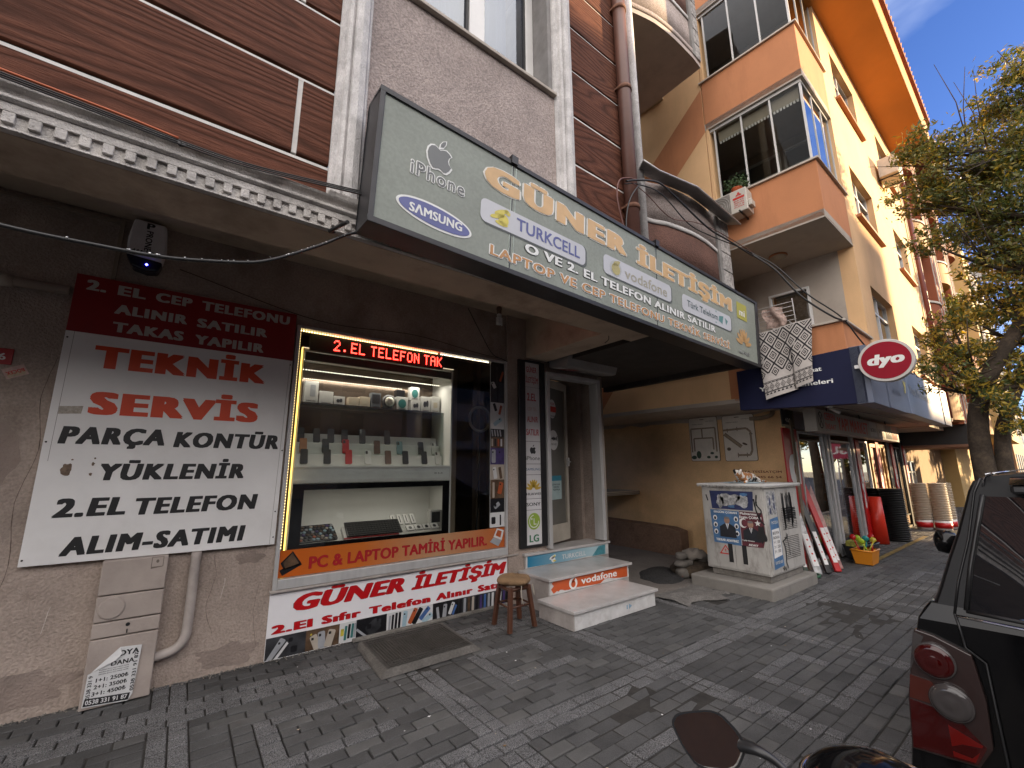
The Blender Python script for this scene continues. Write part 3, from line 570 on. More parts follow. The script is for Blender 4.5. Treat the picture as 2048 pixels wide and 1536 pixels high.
for s,a,b_,c_,d_ in (('PARÇA',-.71,1.74,-.13,1.862),('KONTÜR',-.075,1.73,.655,1.85),('YÜKLENİR',-.47,1.485,.42,1.603),('2.EL',-.67,1.24,-.295,1.365),('TELEFON',-.245,1.232,.54,1.352),('ALIM-SATIMI',-.60,.985,.475,1.105)):
    text(s,F0,a,b_,c_,d_,M_ink,B,.052,shear=it_,d=.002,sp=1.2)
def blotch(cx,cz,r,seed,n=22,sx=1,sz=1): return [(cx+sx*r*(1+.6*noise.noise(Vector((math.cos(2*math.pi*i/n)*1.6,math.sin(2*math.pi*i/n)*1.6,seed))))*math.cos(2*math.pi*i/n),cz+sz*r*(1+.6*noise.noise(Vector((math.cos(2*math.pi*i/n)*1.6,math.sin(2*math.pi*i/n)*1.6,seed))))*math.sin(2*math.pi*i/n)) for i in range(n)]
shape([blotch(-.64,1.56,.028,1,sz=1.5),blotch(-.51,1.60,.008,2,sz=1.5),blotch(-.515,1.53,.009,3),blotch(-.62,1.63,.006,4),blotch(-.505,1.64,.006,5),blotch(-.50,2.02,.007,8)],F0,mat('exposed brown backing',(.17,.12,.085),.9,.4,40),B,.0012,'paint_chip')
shape([(-.735,1.945),(-.62,1.955),(-.615,2.01),(-.735,2.0)],F0,mat('torn sticker grey',(.40,.36,.31),.8,.25,60),B,.0014,'sticker_remnant')
k=MB()
for x,z in ((-.765,.98),(.685,.99),(-.765,2.5),(.69,2.5),(.69,1.72),(.682,1.2),(-.765,1.75)): k.lathe([(.006,0),(.006,.003),(.002,.005)],(x,y-.0005,z),(0,-1,0),8)
k.build('screw',mat('dark screw',(.05,.04,.035),.5,.2,9,metal=.6),B)
k=MB(); 
for x0,z0,x1,z1 in ((-.74,1.62,-.735,2.55),(.66,.935,.685,2.54)): k.add([F0.P(x0,z0,.0008),F0.P(x0+.0025,z0,.0008),F0.P(x1+.0025,z1,.0008),F0.P(x1,z1,.0008)],[(0,1,2,3)])
k.build('panel_seam',mat('faint seam line',(.25,.22,.2),.8,0),B,recalc=False)
# ================================================================ LOWER POSTER
Pm=thing('shopfront_poster','white poster with red shop name above a strip of phone pictures, below the window','poster',(2,D,.02))
mb=MB(); mb.box(.71,3.35,D-.012,D+.006,.008,.532); mb.build('poster_sheet',mat('glossy white poster',(.78,.77,.79),.3,.03,3,dirt=.08,dcol=(.4,.38,.36)),Pm)
FP=AF(D-.012)
text('GÜNER',FP,.90,.355,1.905,.485,mat('poster red letters',(.47,.004,.008),.35,.04,4),Pm,.05,shear=.26,ol=(M_ink,.012),d=.0012,sp=1.1)
text('İLETİŞİM',FP,1.985,.352,3.175,.475,MATS['poster red letters'],Pm,.05,shear=.26,ol=(M_ink,.012),d=.0012,sp=1.08)
for s,a,c_ in (('2.El',.745,1.065),('Sıfır',1.14,1.485),('Telefon',1.56,2.20),('Alınır',2.265,2.71),('Satılır',2.78,3.25)): text(s,FP,a,.205,c_,.27,MATS['poster red letters'],Pm,.06,d=.0012,ol=(M_ink,.010),sp=1.2)
def picture(fr,x0,z0,x1,z1,bgm,parent,phones,name='phone_picture',d=.001):
    shape([(x0,z0),(x1,z0),(x1,z1),(x0,z1)],fr,bgm,parent,d,name)
    for i,(cx,cz,w_,h_,rot,m_) in enumerate(phones):
        a=R(rot); q=[(cx+dx*math.cos(a)-dz*math.sin(a),cz+dx*math.sin(a)+dz*math.cos(a)) for dx,dz in rrect(-w_/2,-h_/2,w_/2,h_/2,min(w_,h_)*.22,3)]
        q=[(max(x0,min(x1,u_)),max(z0,min(z1,v_))) for u_,v_ in q]
        shape(q,fr,m_,parent,d+.001+.0006*i,'phone_print')
        if w_>.03:
            cxx,czz=cx-math.cos(a)*w_*.2-math.sin(a)*h_*.3,cz-math.sin(a)*w_*.2+math.cos(a)*h_*.3
            if x0+.02<cxx<x1-.02 and z0+.02<czz<z1-.02: shape(rrect(cxx-w_*.17,czz-w_*.17,cxx+w_*.17,czz+w_*.17,w_*.06,3),fr,mB_,parent,d+.0018+.0006*i,'camera_print')
mB_=mat('print black',(.01,.01,.012),.3,0); mBk=mat('print charcoal',(.035,.036,.04),.3,.5,9); mW_=mat('print white',(.6,.6,.6),.3,.05,9); mS_=mat('print silver',(.33,.34,.36),.3,.15,9); mG_=mat('print champagne',(.42,.37,.31),.3,.1,9); mBr=mat('print brown glow',(.10,.06,.035),.3,.5,12); mBl=mat('print blue',(.06,.13,.33),.3,.2,12); mLb=mat('print pale blue',(.32,.45,.52),.3,.15,12); mOr=mat('print orange phone',(.40,.09,.03),.3,.1,12); mTl=mat('print teal',(.04,.16,.15),.3,.2,12); mYe=mat('print yellow',(.5,.42,.05),.3,.3,30); mVi=mat('print violet',(.06,.04,.14),.3,.3,12)
picture(FP,.712,.012,1.02,.18,mBk,Pm,[(.79,.07,.05,.2,-32,mS_),(.86,.1,.03,.24,-35,mW_),(.95,.1,.09,.2,38,mBk),(.93,.06,.05,.05,0,mB_)])
picture(FP,1.02,.012,1.30,.178,mBr,Pm,[(1.10,.07,.06,.13,22,mG_),(1.15,.08,.06,.14,5,mS_),(1.22,.08,.065,.14,-15,mG_),(1.06,.14,.015,.015,0,mYe)])
picture(FP,1.30,.012,1.45,.178,mW_,Pm,[(1.325,.10,.03,.06,0,mYe),(1.355,.09,.022,.12,-4,mTl),(1.385,.10,.022,.12,-4,mB_),(1.415,.10,.022,.12,-4,mTl),(1.438,.10,.018,.12,-4,mS_)])
picture(FP,1.45,.012,1.74,.18,mB_,Pm,[(1.61,.09,.13,.11,35,mBk),(1.50,.06,.02,.12,50,mS_),(1.66,.13,.05,.04,0,mBk)])
picture(FP,1.74,.012,1.96,.18,mW_,Pm,[(1.77,.09,.02,.13,-3,mS_),(1.80,.09,.022,.14,-3,mB_),(1.835,.10,.024,.14,-3,mB_),(1.87,.10,.024,.14,-3,mB_),(1.925,.10,.045,.14,-6,mLb)])
picture(FP,1.96,.012,2.23,.18,mW_,Pm,[(2.01,.11,.045,.15,-28,mOr),(2.06,.10,.05,.16,-32,mB_),(2.14,.11,.045,.14,-45,mBl),(2.17,.06,.05,.12,-60,mLb)])
picture(FP,2.23,.012,2.53,.18,mB_,Pm,[(2.29,.08,.03,.12,8,mS_),(2.37,.09,.045,.13,-6,mS_),(2.45,.10,.04,.12,-24,mW_),(2.485,.08,.025,.1,-26,mBl)])
picture(FP,2.53,.012,3.33,.18,mBk,Pm,[(2.56+.052*i,.10,.03,.14,-2,(mB_,mS_,mBr,mG_,mB_,mVi,mBl,mS_,mW_,mB_,mW_,mVi,mB_,mS_)[i]) for i in range(14)])
# ================================================================ ORANGE WINDOW BANNER
Ob=thing('window_banner','orange banner with red lettering and laptop pictures along the bottom of the shop window','banner',(2,D,.64))
M_or=bpy.data.materials.new('orange banner print'); M_or.use_nodes=True; n=M_or.node_tree; bb=n.nodes['Principled BSDF']
t_=n.nodes.new('ShaderNodeTexCoord'); sx_=n.nodes.new('ShaderNodeSeparateXYZ'); n.links.new(t_.outputs['Object'],sx_.inputs[0]); rr_=n.nodes.new('ShaderNodeValToRGB'); m_=n.nodes.new('ShaderNodeMapRange'); m_.inputs['From Min'].default_value=.73; m_.inputs['From Max'].default_value=3.19; n.links.new(sx_.outputs['X'],m_.inputs[0]); n.links.new(m_.outputs[0],rr_.inputs[0])
e=rr_.color_ramp.elements; e[0].color=(.50,.10,.008,1); e[1].color=(.42,.09,.012,1); q=e.new(.62); q.color=(.42,.24,.13,1); q=e.new(.3); q.color=(.50,.13,.02,1); n.links.new(rr_.outputs[0],bb.inputs['Base Color']); bb.inputs['Roughness'].default_value=.3
mb=MB(); mb.box(.754,3.163,D+.004,D+.008,.64,.862); mb.build('banner_sheet',M_or,Ob)
FO=AF(D+.004)
text('PC & LAPTOP TAMİRİ YAPILIR.',FO,1.0,.685,2.91,.785,mat('banner red letters',(.38,.012,.02),.35,0),Ob,.025,d=.001,ol=(mat('banner dark edge',(.16,.008,.01),.4,0),.012))
shape([[(.79,.655),(.945,.73),(.87,.76),(.765,.70)],[(.77,.76),(.86,.85),(.94,.735),(.80,.70)]],FO,mB_,Ob,.0015,'laptop_print'); shape([(.79,.762),(.858,.833),(.918,.742),(.81,.712)],FO,mBr,Ob,.0025,'screen_print')
shape([[(2.95,.715),(3.07,.655),(3.12,.72),(3.0,.76)]],FO,mS_,Ob,.0015,'laptop_print'); shape([(3.0,.765),(3.05,.86),(3.15,.83),(3.12,.72)],FO,mW_,Ob,.0018,'laptop_print'); shape([(3.03,.78),(3.06,.84),(3.12,.82),(3.1,.75)],FO,mOr,Ob,.0025,'screen_print')
# ================================================================ PHOTO STRIP IN THE WINDOW (right)
Ps=thing('photo_strip','tall strip of phone photographs stuck inside the right edge of the shop window','poster',(3.06,D,.87))
mb=MB(); mb.box(2.95,3.163,D+.004,D+.008,.872,2.87); mb.build('strip_sheet',mW_,Ps)
zz=[2.87,2.62,2.36,2.20,2.03,1.93,1.80,1.60,1.42,1.20,1.04,.872]; bgs=[mB_,mBk,mW_,mW_,mB_,mBr,mVi,mG_,mBr,mB_,mW_]
phs=[[(3.05,2.72,.03,.2,0,mBk),(3.12,2.70,.03,.14,-20,mOr)],[(3.0,2.58,.05,.09,30,mW_),(3.06,2.45,.02,.2,0,mB_)],[(3.02,2.30,.04,.10,20,mB_),(3.10,2.27,.035,.12,-15,mOr)],[(3.06,2.12,.05,.14,-55,mLb)],[(2.98+.04*i,1.98,.02,.08,10,mS_) for i in range(4)],[(2.98+.045*i,1.865,.025,.09,0,(mG_,mB_,mOr,mW_)[i]) for i in range(4)],[(3.0,1.70,.06,.16,0,mS_),(3.10,1.70,.06,.16,0,mVi)],[(3.02,1.5,.05,.14,10,mW_),(3.1,1.5,.04,.14,10,mBr)],[(3.0,1.3,.03,.18,0,mG_),(3.1,1.32,.06,.14,-14,mOr)],[(3.05,1.12,.09,.05,35,mS_)],[(3.0,.95,.06,.08,0,mB_),(3.1,.95,.02,.12,0,mB_)]]
for i in range(11): picture(AF(D+.004),2.953,zz[i+1],3.160,zz[i],bgs[i],Ps,phs[i])
# ================================================================ VERTICAL COLUMN SIGN BY THE DOOR
Cs=thing('vertical_sign','narrow upright white sign in a black case between the window and the door','sign',(3.6,4.28,.6))
mb=MB(); mb.box(3.345,3.785,4.29,D-.036,.60,2.955); mb.box(3.345,3.445,4.262,4.29,.60,2.955); mb.box(3.70,3.785,4.262,4.29,.60,2.955); mb.box(3.445,3.70,4.262,4.29,.60,.625); mb.box(3.445,3.70,4.262,4.29,2.93,2.955)
mb.build('sign_case',M_black,Cs,bevel=.004)
mb=MB(); dv=[2.93,2.60,1.89,1.605,1.47,1.175,1.04,.625]
for i in range(7): mb.box(3.447,3.698,4.276,4.2895,dv[i+1]+.004,dv[i]-.001)
mb.build('sign_face',mat('white sign acrylic',(.62,.61,.62),.25,.05,3,dirt=.12,dcol=(.4,.35,.3)),Cs)
FC=AF(4.276); cr=mat('faded crimson print',(.42,.05,.06),.5,.1,9)
for s,a,b_,c_,d_ in (('GÜNER',3.475,2.80,3.655,2.875),('İLETİŞİM',3.465,2.66,3.675,2.735),('2.EL',3.485,2.42,3.64,2.52),('ALINIR',3.48,2.14,3.665,2.215),('SATILIR',3.465,1.97,3.68,2.05)): text(s,FC,a,b_,c_,d_,cr,Cs,.03,d=.001)
text('CEP TEL',FC,3.49,2.29,3.65,2.335,mat('bleached pink print',(.5,.36,.34),.5,0),Cs,.02,d=.001)
shape([fit(APPLE,3.52,1.735,.10,.105),fit(LEAF,3.52,1.735,.10,.105)],FC,M_ink,Cs,.001,'logo'); text('iPhone',FC,3.455,1.655,3.685,1.705,M_ink,Cs,.005,d=.001)
text('SAMSUNG',FC,3.455,1.525,3.69,1.555,mat('slate blue print',(.08,.14,.24),.5,0),Cs,.02,d=.001)
shape(petals(3.572,1.285,.125),FC,mat('golden petals',(.55,.36,.05),.5,.1,9),Cs,.001,'logo'); text('HUAWEI',FC,3.455,1.22,3.69,1.25,M_ink,Cs,.02,d=.001)
text('SONY',FC,3.455,1.09,3.685,1.13,M_ink,Cs,.02,d=.001)
gg=mat('olive green print',(.26,.38,.05),.5,.05,9); shape(ell(3.572,.905,.10,.10,32),FC,gg,Cs,.001,'logo'); text('L',FC,3.565,.865,3.61,.94,M_whtx,Cs,0,d=.002); shape([ell(3.572,.905,.078,.078,24,95,360)+ell(3.572,.905,.068,.068,24,95,360)[::-1]],FC,M_whtx,Cs,.002,'logo_ring'); shape(ell(3.535,.935,.011,.011,10),FC,M_whtx,Cs,.002,'logo_dot')
text('LG',FC,3.495,.66,3.65,.745,mat('deep green print',(.03,.15,.07),.5,0),Cs,.035,d=.001)
# ================================================================ WINDOW LIGHTS AND DISPLAY
M_led=mat('warm led',(1,.74,.34),.5,0,emit=2.6); M_ledw=mat('neutral led',(1,.88,.68),.5,0,emit=3); M_ledr=mat('red led dot',(1,.03,.02),.5,0,emit=7); M_gold2=mat('glowing gold edge',(1,.62,.12),.5,0,emit=1.6)
def dots(pts_fn,n,s,m,name,parent):
    mb=MB()
    for i in range(n):
        p=pts_fn(i/(n-1)); mb.box(p[0]-s,p[0]+s,p[1]-s*.7,p[1]+s*.3,p[2]-s,p[2]+s)
    return mb.build(name,m,parent,recalc=False)
ls=thing('led_strip','string of warm light dots framing the top and left edge of the shop window','light strip',(1.5,D+.03,2.86))
dots(lambda t:(.765+t*1.45,D+.03,2.866),60,.0055,M_led,'led_row',ls); dots(lambda t:(2.27+t*.66,D+.03,2.866),30,.0045,M_ledw,'led_row',ls); dots(lambda t:(.762,D+.03,.88+t*1.98),80,.0045,M_led,'led_row',ls)
mb=MB(); mb.box(.755,3.15,D+.034,D+.04,2.86,2.872); mb.box(.755,.769,D+.034,D+.04,.87,2.86); mb.build('strip_backing',mat('cream strip backing',(.4,.33,.2),.6,0),ls)
# scrolling LED display, dot-matrix letters
ld=thing('led_display','black scrolling dot display with glowing red words hanging in the top of the shop window','led sign',(1.57,D+.1,2.7))
mb=MB(); mb.box(.86,2.31,D+.05,D+.12,2.695,2.865); mb.build('display_case',M_black,ld)
F5={'2':"0111010001000010001000100010001111 1".replace(' ',''),'.':"00000000000000000000000000000001100"[:35],'E':"11111100001000011110100001000011111",'L':"10000100001000010000100001000011111",'T':"11111001000010000100001000010000100",'F':"11111100001000011110100001000010000",'O':"01110100011000110001100011000101110",'N':"10001110011010110101100111000110001",'A':"01110100011000111111100011000110001",'K':"10001100101010011000101001001010001",' ':"0"*35}
F5['2']="01110100010000100010001000100011111"
mb=MB(); x=1.085; ch=.0112
for c_ in "2. EL TELEFON TAK":
    wch=7 if c_ not in ' .' else 4.2
    if c_=='.': mb.box(x+ch,x+ch*2.6,D+.046,D+.05,2.728,2.728+ch*1.4)
    else:
        for i,bt in enumerate(F5[c_]):
            if bt=='1' and x+(i%5)*ch<2.29:
                cx=x+(i%5)*ch*1.12; cz=2.825-(i//5)*.0162; 
                mb.box(cx-.0042,cx+.0042,D+.046,D+.0495,cz-.0062,cz+.0062)
    x+=ch*wch*1.04 if c_!=' ' else ch*3.6
mb.build('lit_letters',M_ledr,ld,recalc=False)
# white display cabinet
dc=thing('display_cabinet','tall white glazed phone display cabinet with lit edges behind the shop window','cabinet',(1.62,4.7,.42))
fr=MB(); yf=4.42
def K(x,z,y=4.42): s=y/4.335; return x*s,(z-1.55)*s+1.55
x0,z1=K(.79,2.69); x1,z0=K(2.42,.87); zb1=K(0,1.60)[1]; zb0=K(0,1.43)[1]
fr.box(x0,x0+.02,yf,yf+.52,.6,z1); fr.box(x1-.02,x1,yf,yf+.52,.6,z1); fr.box(x0,x1,yf,yf+.52,z1-.02,z1); fr.box(x0,x1,yf+.5,yf+.52,.6,1.95)
fr.box(x0+.02,x1-.02,yf,yf+.03,zb0,zb0+.03); fr.box(x0+.02,x1-.02,yf,yf+.5,zb1-.035,zb1-.02)
fr.box(x0+.02,x1-.02,yf+.02,yf+.5,.86,.875); fr.box(x0+.02,x1-.02,yf+.02,yf+.03,.6,.86)
fr.build('cabinet_frame',mat('white lacquer',(.74,.74,.71),.3,.04,3),dc)
mb=MB(); mb.box(x0+.02,x1-.02,yf+.008,yf+.014,zb0+.03,zb1-.01); mb.build('front_band',mat('frosted white panel',(.80,.82,.79),.25,.1,4),dc); text('REF  40 x 40',AF(yf+.008),2.26,1.50,2.36,1.513,M_ink,dc,.03,d=.001)
mb=MB(); mb.box(x0+.03,x1-.025,yf+.002,yf+.02,2.60,z1-.03); mb.build('top_panel',M_black,dc)
mb=MB(); mb.box(x0+.022,x1-.022,yf-.002,yf+.01,1.365,1.42); mb.box(x0+.022,x1-.022,yf-.002,yf+.01,.85,.885); mb.box(x0+.022,.925,yf-.002,yf+.01,.885,1.365); mb.box(2.365,x1-.022,yf-.002,yf+.01,.885,1.365); mb.build('lower_frame',mat('glossy black trim',(.01,.01,.011),.12,0),dc)
mb=MB(); mb.box(x0+.02,x1-.02,yf+.49,yf+.5,1.62,z1-.02); mb.build('mirror_back',mat('dark bronze mirror',(.16,.12,.09),.15,.3,1.5,metal=.6),dc)
mb=MB(); mb.box(x0+.02,x1-.02,4.60,4.90,2.205,2.215); mb.build('glass_shelf',glass_mat('shelf glass',(.7,.8,.76),.15),dc)
mb=MB(); mb.tube([(x0-.004,yf-.004,.62),(x0-.004,yf-.004,z1+.004)],.006,6); mb.build('lit_edge',M_gold2,dc); mb=MB(); mb.tube([(x0,yf-.004,z1+.006),(x1,yf-.004,z1+.006)],.004,6); mb.build('lit_edge',mat('soft lit edge',(1,.8,.55),.5,0,emit=.45),dc)
dots(lambda t:(x0+.04+t*(x1-x0-.1),yf+.25,2.555),58,.0035,M_ledw,'lamp_row',dc); dots(lambda t:(x0+.04+t*(x1-x0-.1),yf+.10,2.625),60,.002,M_ledw,'lamp_row',dc); dots(lambda t:(x0+.04+t*(x1-x0-.5),yf+.44,2.50),60,.0025,M_ledw,'lamp_row',dc)
for nm_,loc_,en_,sx_,sy_ in (('cabinet_lamp',((x0+x1)/2,yf+.20,2.55),3.2,1.45,.05),('lower_cabinet_lamp',((x0+x1)/2,yf+.16,1.36),.55,1.3,.05)):
    al=bpy.data.lights.new(nm_,'AREA'); al.shape='RECTANGLE'; al.size=sx_; al.size_y=sy_; al.energy=en_; al.color=(1,.92,.80); ao=bpy.data.objects.new(nm_,al); COL.objects.link(ao); ao.location=loc_; ao.parent=dc; ao.matrix_parent_inverse=Matrix.Translation(-Vector(dc['base']))
# stepped phone riser
mb=MB()
for yy_,zt,zb_ in ((4.60,1.70,1.56),(4.68,1.82,1.56),(4.76,1.915,1.56)): mb.box(x0+.04,x1-.03,yy_,yy_+.07,zb_,zt)
mb.build('stepped_riser',MATS['white lacquer'],dc,bevel=.003)
def phone(x,y,zb,w_,h,m_,lab,cam2=False,lean=.0):
    f_=Fr((x,y,zb),(1,0,0),(0,.25,.968),(0,-.968,.25)); q=MB(); q.prism(rrect(-w_/2,0,w_/2,h,.012,3),0,.009,f_); o=tag(q.build('phone',m_),lab,'phone','phones standing in rows in the display cabinet')
    if cam2: shape([rrect(-w_*.38,h*.72,-w_*.02,h*.94,.006,3)],f_,mB_,o,.0095,'camera_bump',th=.001)
    return o
cR=mat('matt red phone',(.40,.008,.008),.35,0); cB=mat('black phone back',(.012,.012,.014),.55,.1,9); cN=mat('brown phone back',(.10,.045,.025),.3,.1,9); cO=mat('orange tan phone',(.36,.15,.06),.35,.1,9); cW=mat('white phone back',(.58,.57,.55),.25,.05,9); cT=mat('grey teal phone',(.18,.27,.29),.3,.1,9)
for x,m_,lab,c2 in ((.935,cB,'black phone at the left end of the front row below the tan phone',0),(1.15,cB,'black phone in the front row left of the red phones',0),(1.36,cR,'red phone in the front row of the cabinet',0),(1.56,cW,'white phone in the middle of the front row',1),(1.78,cN,'brown phone in the front row of the cabinet',0),(1.98,cB,'black phone in the front row right of the brown phone',0),(2.21,cB,'black phone in the front row near the right end',1),(2.38,cW,'white phone at the right end of the front row',1)):
    phone(x,4.582,1.605,.068,.15,m_,lab,c2)
for x,m_,lab,c2 in ((.935,cO,'tan orange phone at the left end of the middle row',0),(1.145,cB,'black phone in the middle row left of the red phone',0),(1.345,cR,'red phone in the middle row of the cabinet',1),(1.68,cN,'dark brown phone in the middle row of the cabinet',0),(1.94,cT,'pale grey blue phone in the middle row',1),(2.2,cB,'black phone in the middle row near the right',0),(2.37,cW,'white phone at the right end of the middle row',1)):
    phone(x,4.662,1.715,.068,.15,m_,lab,c2)
for x,m_,lab,c2 in ((.92,cB,'black phone at the left end of the back row',0),(1.07,cB,'second black phone in the back row from the left',0),(1.21,cB,'third black phone in the back row from the left',0),(1.35,cB,'black phone in the back row behind the red phones',0),(1.54,cB,'tall black phone in the back row left of centre',1),(1.82,cB,'tallest black phone in the back row right of centre',0)):
    phone(x,4.742,1.825,.066,.15 if x<1.5 else .165,m_,lab,c2)
# boxed goods on the glass shelf
def boxed(x0,x1,z0,z1,m_,lab,art,y=4.66,dep=.08):
    q=MB(); q.box(x0,x1,y,y+dep,z0,z1); o=tag(q.build('product_box',m_,None,.002),lab,'box','boxed accessories on the glass shelf'); f_=AF(y); w_,h_=x1-x0,z1-z0; cx,cz=(x0+x1)/2,(z0+z1)/2
    if art=='phone': shape(rrect(cx-w_*.1,z0+h_*.3,cx+w_*.3,z0+h_*.85,.01,3),f_,mS_,o,.001,'print')
    if art=='buds': shape([ell(cx-w_*.12,cz,w_*.16,h_*.2,12),ell(cx+w_*.14,cz+h_*.05,w_*.14,h_*.22,12)],f_,mBk,o,.001,'print')
    if art=='case': shape(rrect(cx-w_*.25,cz-h_*.2,cx+w_*.25,cz+h_*.15,.012,3),f_,mat('cream print',(.5,.44,.34),.5,0),o,.001,'print')
    if art=='lens': shape([ell(cx,cz,w_*.36,h_*.34,20)],f_,mTl,o,.001,'print')
    if art=='grid': shape([rrect(cx-w_*.38,z0+h_*.3,cx+w_*.38,z0+h_*.9,.004,2)],f_,mBk,o,.001,'print')
    text('WIRELESS',f_,x0+w_*.15,z0+h_*.08,x1-w_*.15,z0+h_*.14,M_ink,o,.02,d=.001); return o
boxed(.90,1.03,2.215,2.44,cW,'tall white phone box at the left end of the glass shelf','phone')
boxed(1.045,1.18,2.215,2.35,cW,'wide plain white box right of the tall phone box','');boxed(1.19,1.30,2.215,2.31,cW,'low white box with a small black print on the glass shelf','buds')
boxed(1.34,1.45,2.215,2.315,mat('cream carton',(.5,.42,.32),.5,.08,8),'cream box with a pale case print on the glass shelf','case');boxed(1.455,1.57,2.215,2.33,MATS['cream carton'],'second cream box right of the other cream box','case')
boxed(1.58,1.69,2.215,2.385,mat('dark print carton',(.12,.13,.14),.4,.2,20),'dark box with a phone picture left of the round speaker','grid')
sp_=MB(); sp_.lathe([(.075,0),(.085,.02),(.08,.05),(.05,.06)],(1.785,4.70,2.30),(0,-1,0),24); sp_.lathe([(.055,.055),(.05,.066),(.02,.07)],(1.785,4.70,2.30),(0,-1,0),20,1); sp_.box(1.72,1.85,4.68,4.72,2.215,2.24)
one(sp_,'round_speaker',[M_black,mat('ribbed silver dial',(.4,.38,.33),.4,.2,40,metal=.4)],'round black speaker with a silver face on the glass shelf','speaker')
boxed(1.875,2.01,2.215,2.37,cW,'white box with a teal headphone print and red corner','lens');boxed(1.87,1.97,2.372,2.45,mB_,'small black box on top of the headphone box','')
boxed(2.05,2.17,2.215,2.345,cW,'white earbud box under another box on the shelf','buds');boxed(2.04,2.15,2.347,2.50,cW,'white box with a grey phone print on top of the earbud box','lens');boxed(2.18,2.30,2.215,2.40,cW,'white box with dark earbud print right of centre','buds')
boxed(2.31,2.42,2.215,2.41,cW,'white box with a rounded case print near the shelf end','case')
# keyboard, pop-socket board, watches and small boxes in the lower compartment
def tilt(O,w_,h_,a=30,rz=0): 
    c_,s_=math.cos(R(a)),math.sin(R(a)); cz_,sz_=math.cos(R(rz)),math.sin(R(rz)); return Fr(O,(cz_,sz_,0),(-sz_*c_,cz_*c_,s_),(sz_*s_,-cz_*s_,c_))
f_=tilt((1.36,4.47,.90),.5,.2,34,-2); k=thing('keyboard','black computer keyboard lying on a white box inside the cabinet','keyboard',(1.5,4.55,.95))
q=MB(); q.box(0,.56,0,.2,0,.018,fr=f_); q.build('keyboard_body',mB_,k,.003); q=MB()
for r_ in range(6):
    for c_ in range(18): q.box(.012+c_*.03,.012+c_*.03+.025,.012+r_*.03,.012+r_*.03+.025,.018,.024,fr=f_)
q.build('keys',mat('key black',(.012,.012,.013),.7,.1,30),k); q=MB(); q.box(-.03,.52,-.02,.16,-.045,-.002,fr=f_); q=one(q,'keyboard_box',[cW],'white and red keyboard box under the black keyboard','box',bevel=.002); shape([(-.03,-.02),(.52,-.02),(.52,.0),(-.03,.0)],Fr(f_.P(0,0,0),f_.u,f_.v,f_.n),M_red,q,-.001,'red_edge')
f_=tilt((.92,4.46,.885),.3,.2,32,4); k=thing('badge_board','black board covered in small round picture badges at the lower left of the cabinet','board',(1.05,4.5,.9)); q=MB(); q.prism(rrect(0,0,.36,.235,.02,4),0,.012,f_); q.build('board_panel',mB_,k)
cols=[mS_,mOr,mLb,mVi,mG_,mBr,mBk,mBr,mBk,mB_]; qs={}
for r_ in range(6):
    for c_ in range(9):
        m_=random.choice(cols); q=MB(); q.lathe([(.0155,0),(.016,.005),(.006,.008)],f_.P(.025+c_*.038+.012*(r_%2),.025+r_*.036,.012),tuple(f_.n),10); q.build('badge',m_,k)
for i in range(4):
    f_=tilt((1.98+.02*i+.075*i,4.47,.90),.1,.1,35); q=MB(); q.box(0,.085,0,.075,0,.02,fr=f_); o=tag(q.build('watch_box',cW,None,.002),None,None); tag(o,('small white watch box with a black watch print, leftmost beside the keyboard','small white watch box, second from the left beside the keyboard','small white watch box, third from the left beside the keyboard','small white watch box at the right end of its row')[i],'box','watch boxes'); shape(ell(.042,.036,.02,.022,14),f_,mB_,o,.021,'print')
for i in range(4):
    f_=tilt((1.86+.075*i,4.60,.955),.1,.1,45); q=MB(); q.box(0,.05,0,.13,0,.02,fr=f_); o=tag(q.build('cable_pack',cW,None,.002),('white cable pack behind the keyboard, leftmost','white cable pack behind the keyboard, second from the left','white cable pack behind the keyboard, third from the left','white cable pack behind the keyboard, rightmost')[i],'box','cable packs'); shape([(.02,.02),(.03,.02),(.03,.11),(.02,.11)],f_,mBk,o,.021,'print')
boxed(2.30,2.44,.9,1.09,cW,'white box with a dark perfume shaped print at the right of the lower compartment','grid',4.58)
# ring light on a tripod
rl=thing('ring_light','white ring light on a thin black tripod standing behind the shop window','ring light',(3.0,4.7,.5)); q=MB()
cx,cz,r_=2.98,2.175,.155; q.tube([(cx+r_*math.cos(t),4.62,cz+r_*math.sin(t)) for t in np.linspace(0,2*math.pi,33)],.018,8); q.build('ring_lamp',mat('matt white ring',(.55,.52,.48),.4,0),rl)
q=MB(); q.tube([(cx,4.62,cz-.17),(cx,4.64,1.1)],.009,6); q.tube([(cx,4.64,1.12),(cx-.10,4.55,.5)],.006,6); q.tube([(cx,4.64,1.12),(cx+.16,4.6,.5)],.006,6); q.tube([(cx,4.64,1.12),(cx+.03,4.8,.5)],.006,6); q.build('tripod',M_black,rl)
# ================================================================ BULB, SIREN, PIPES, PLATES, METER BOX
bl=thing('spiral_bulb','white spiral energy saving bulb hanging from a dusty socket under the canopy','lamp',(3.0,4.12,3.5))
bx,by=2.93,4.12; q=MB(); q.lathe([(.02,.0),(.028,.01),(.028,.05),(.034,.06),(.034,.085),(.02,.1)],(bx,by,3.43),(0,0,1),14); q.build('socket',mat('dusty brown socket',(.14,.09,.06),.8,.2,20),bl)
q=MB(); q.lathe([(.026,0),(.03,.01),(.03,.03),(.022,.04)],(bx,by,3.395),(0,0,1),14); q.tube([(bx+.034*math.cos(t),by+.034*math.sin(t),3.39-t*.0031) for t in np.linspace(0,10*math.pi,90)],.0085,7); q.build('spiral_tube',mat('white glass tube',(.6,.6,.6),.3,0),bl)
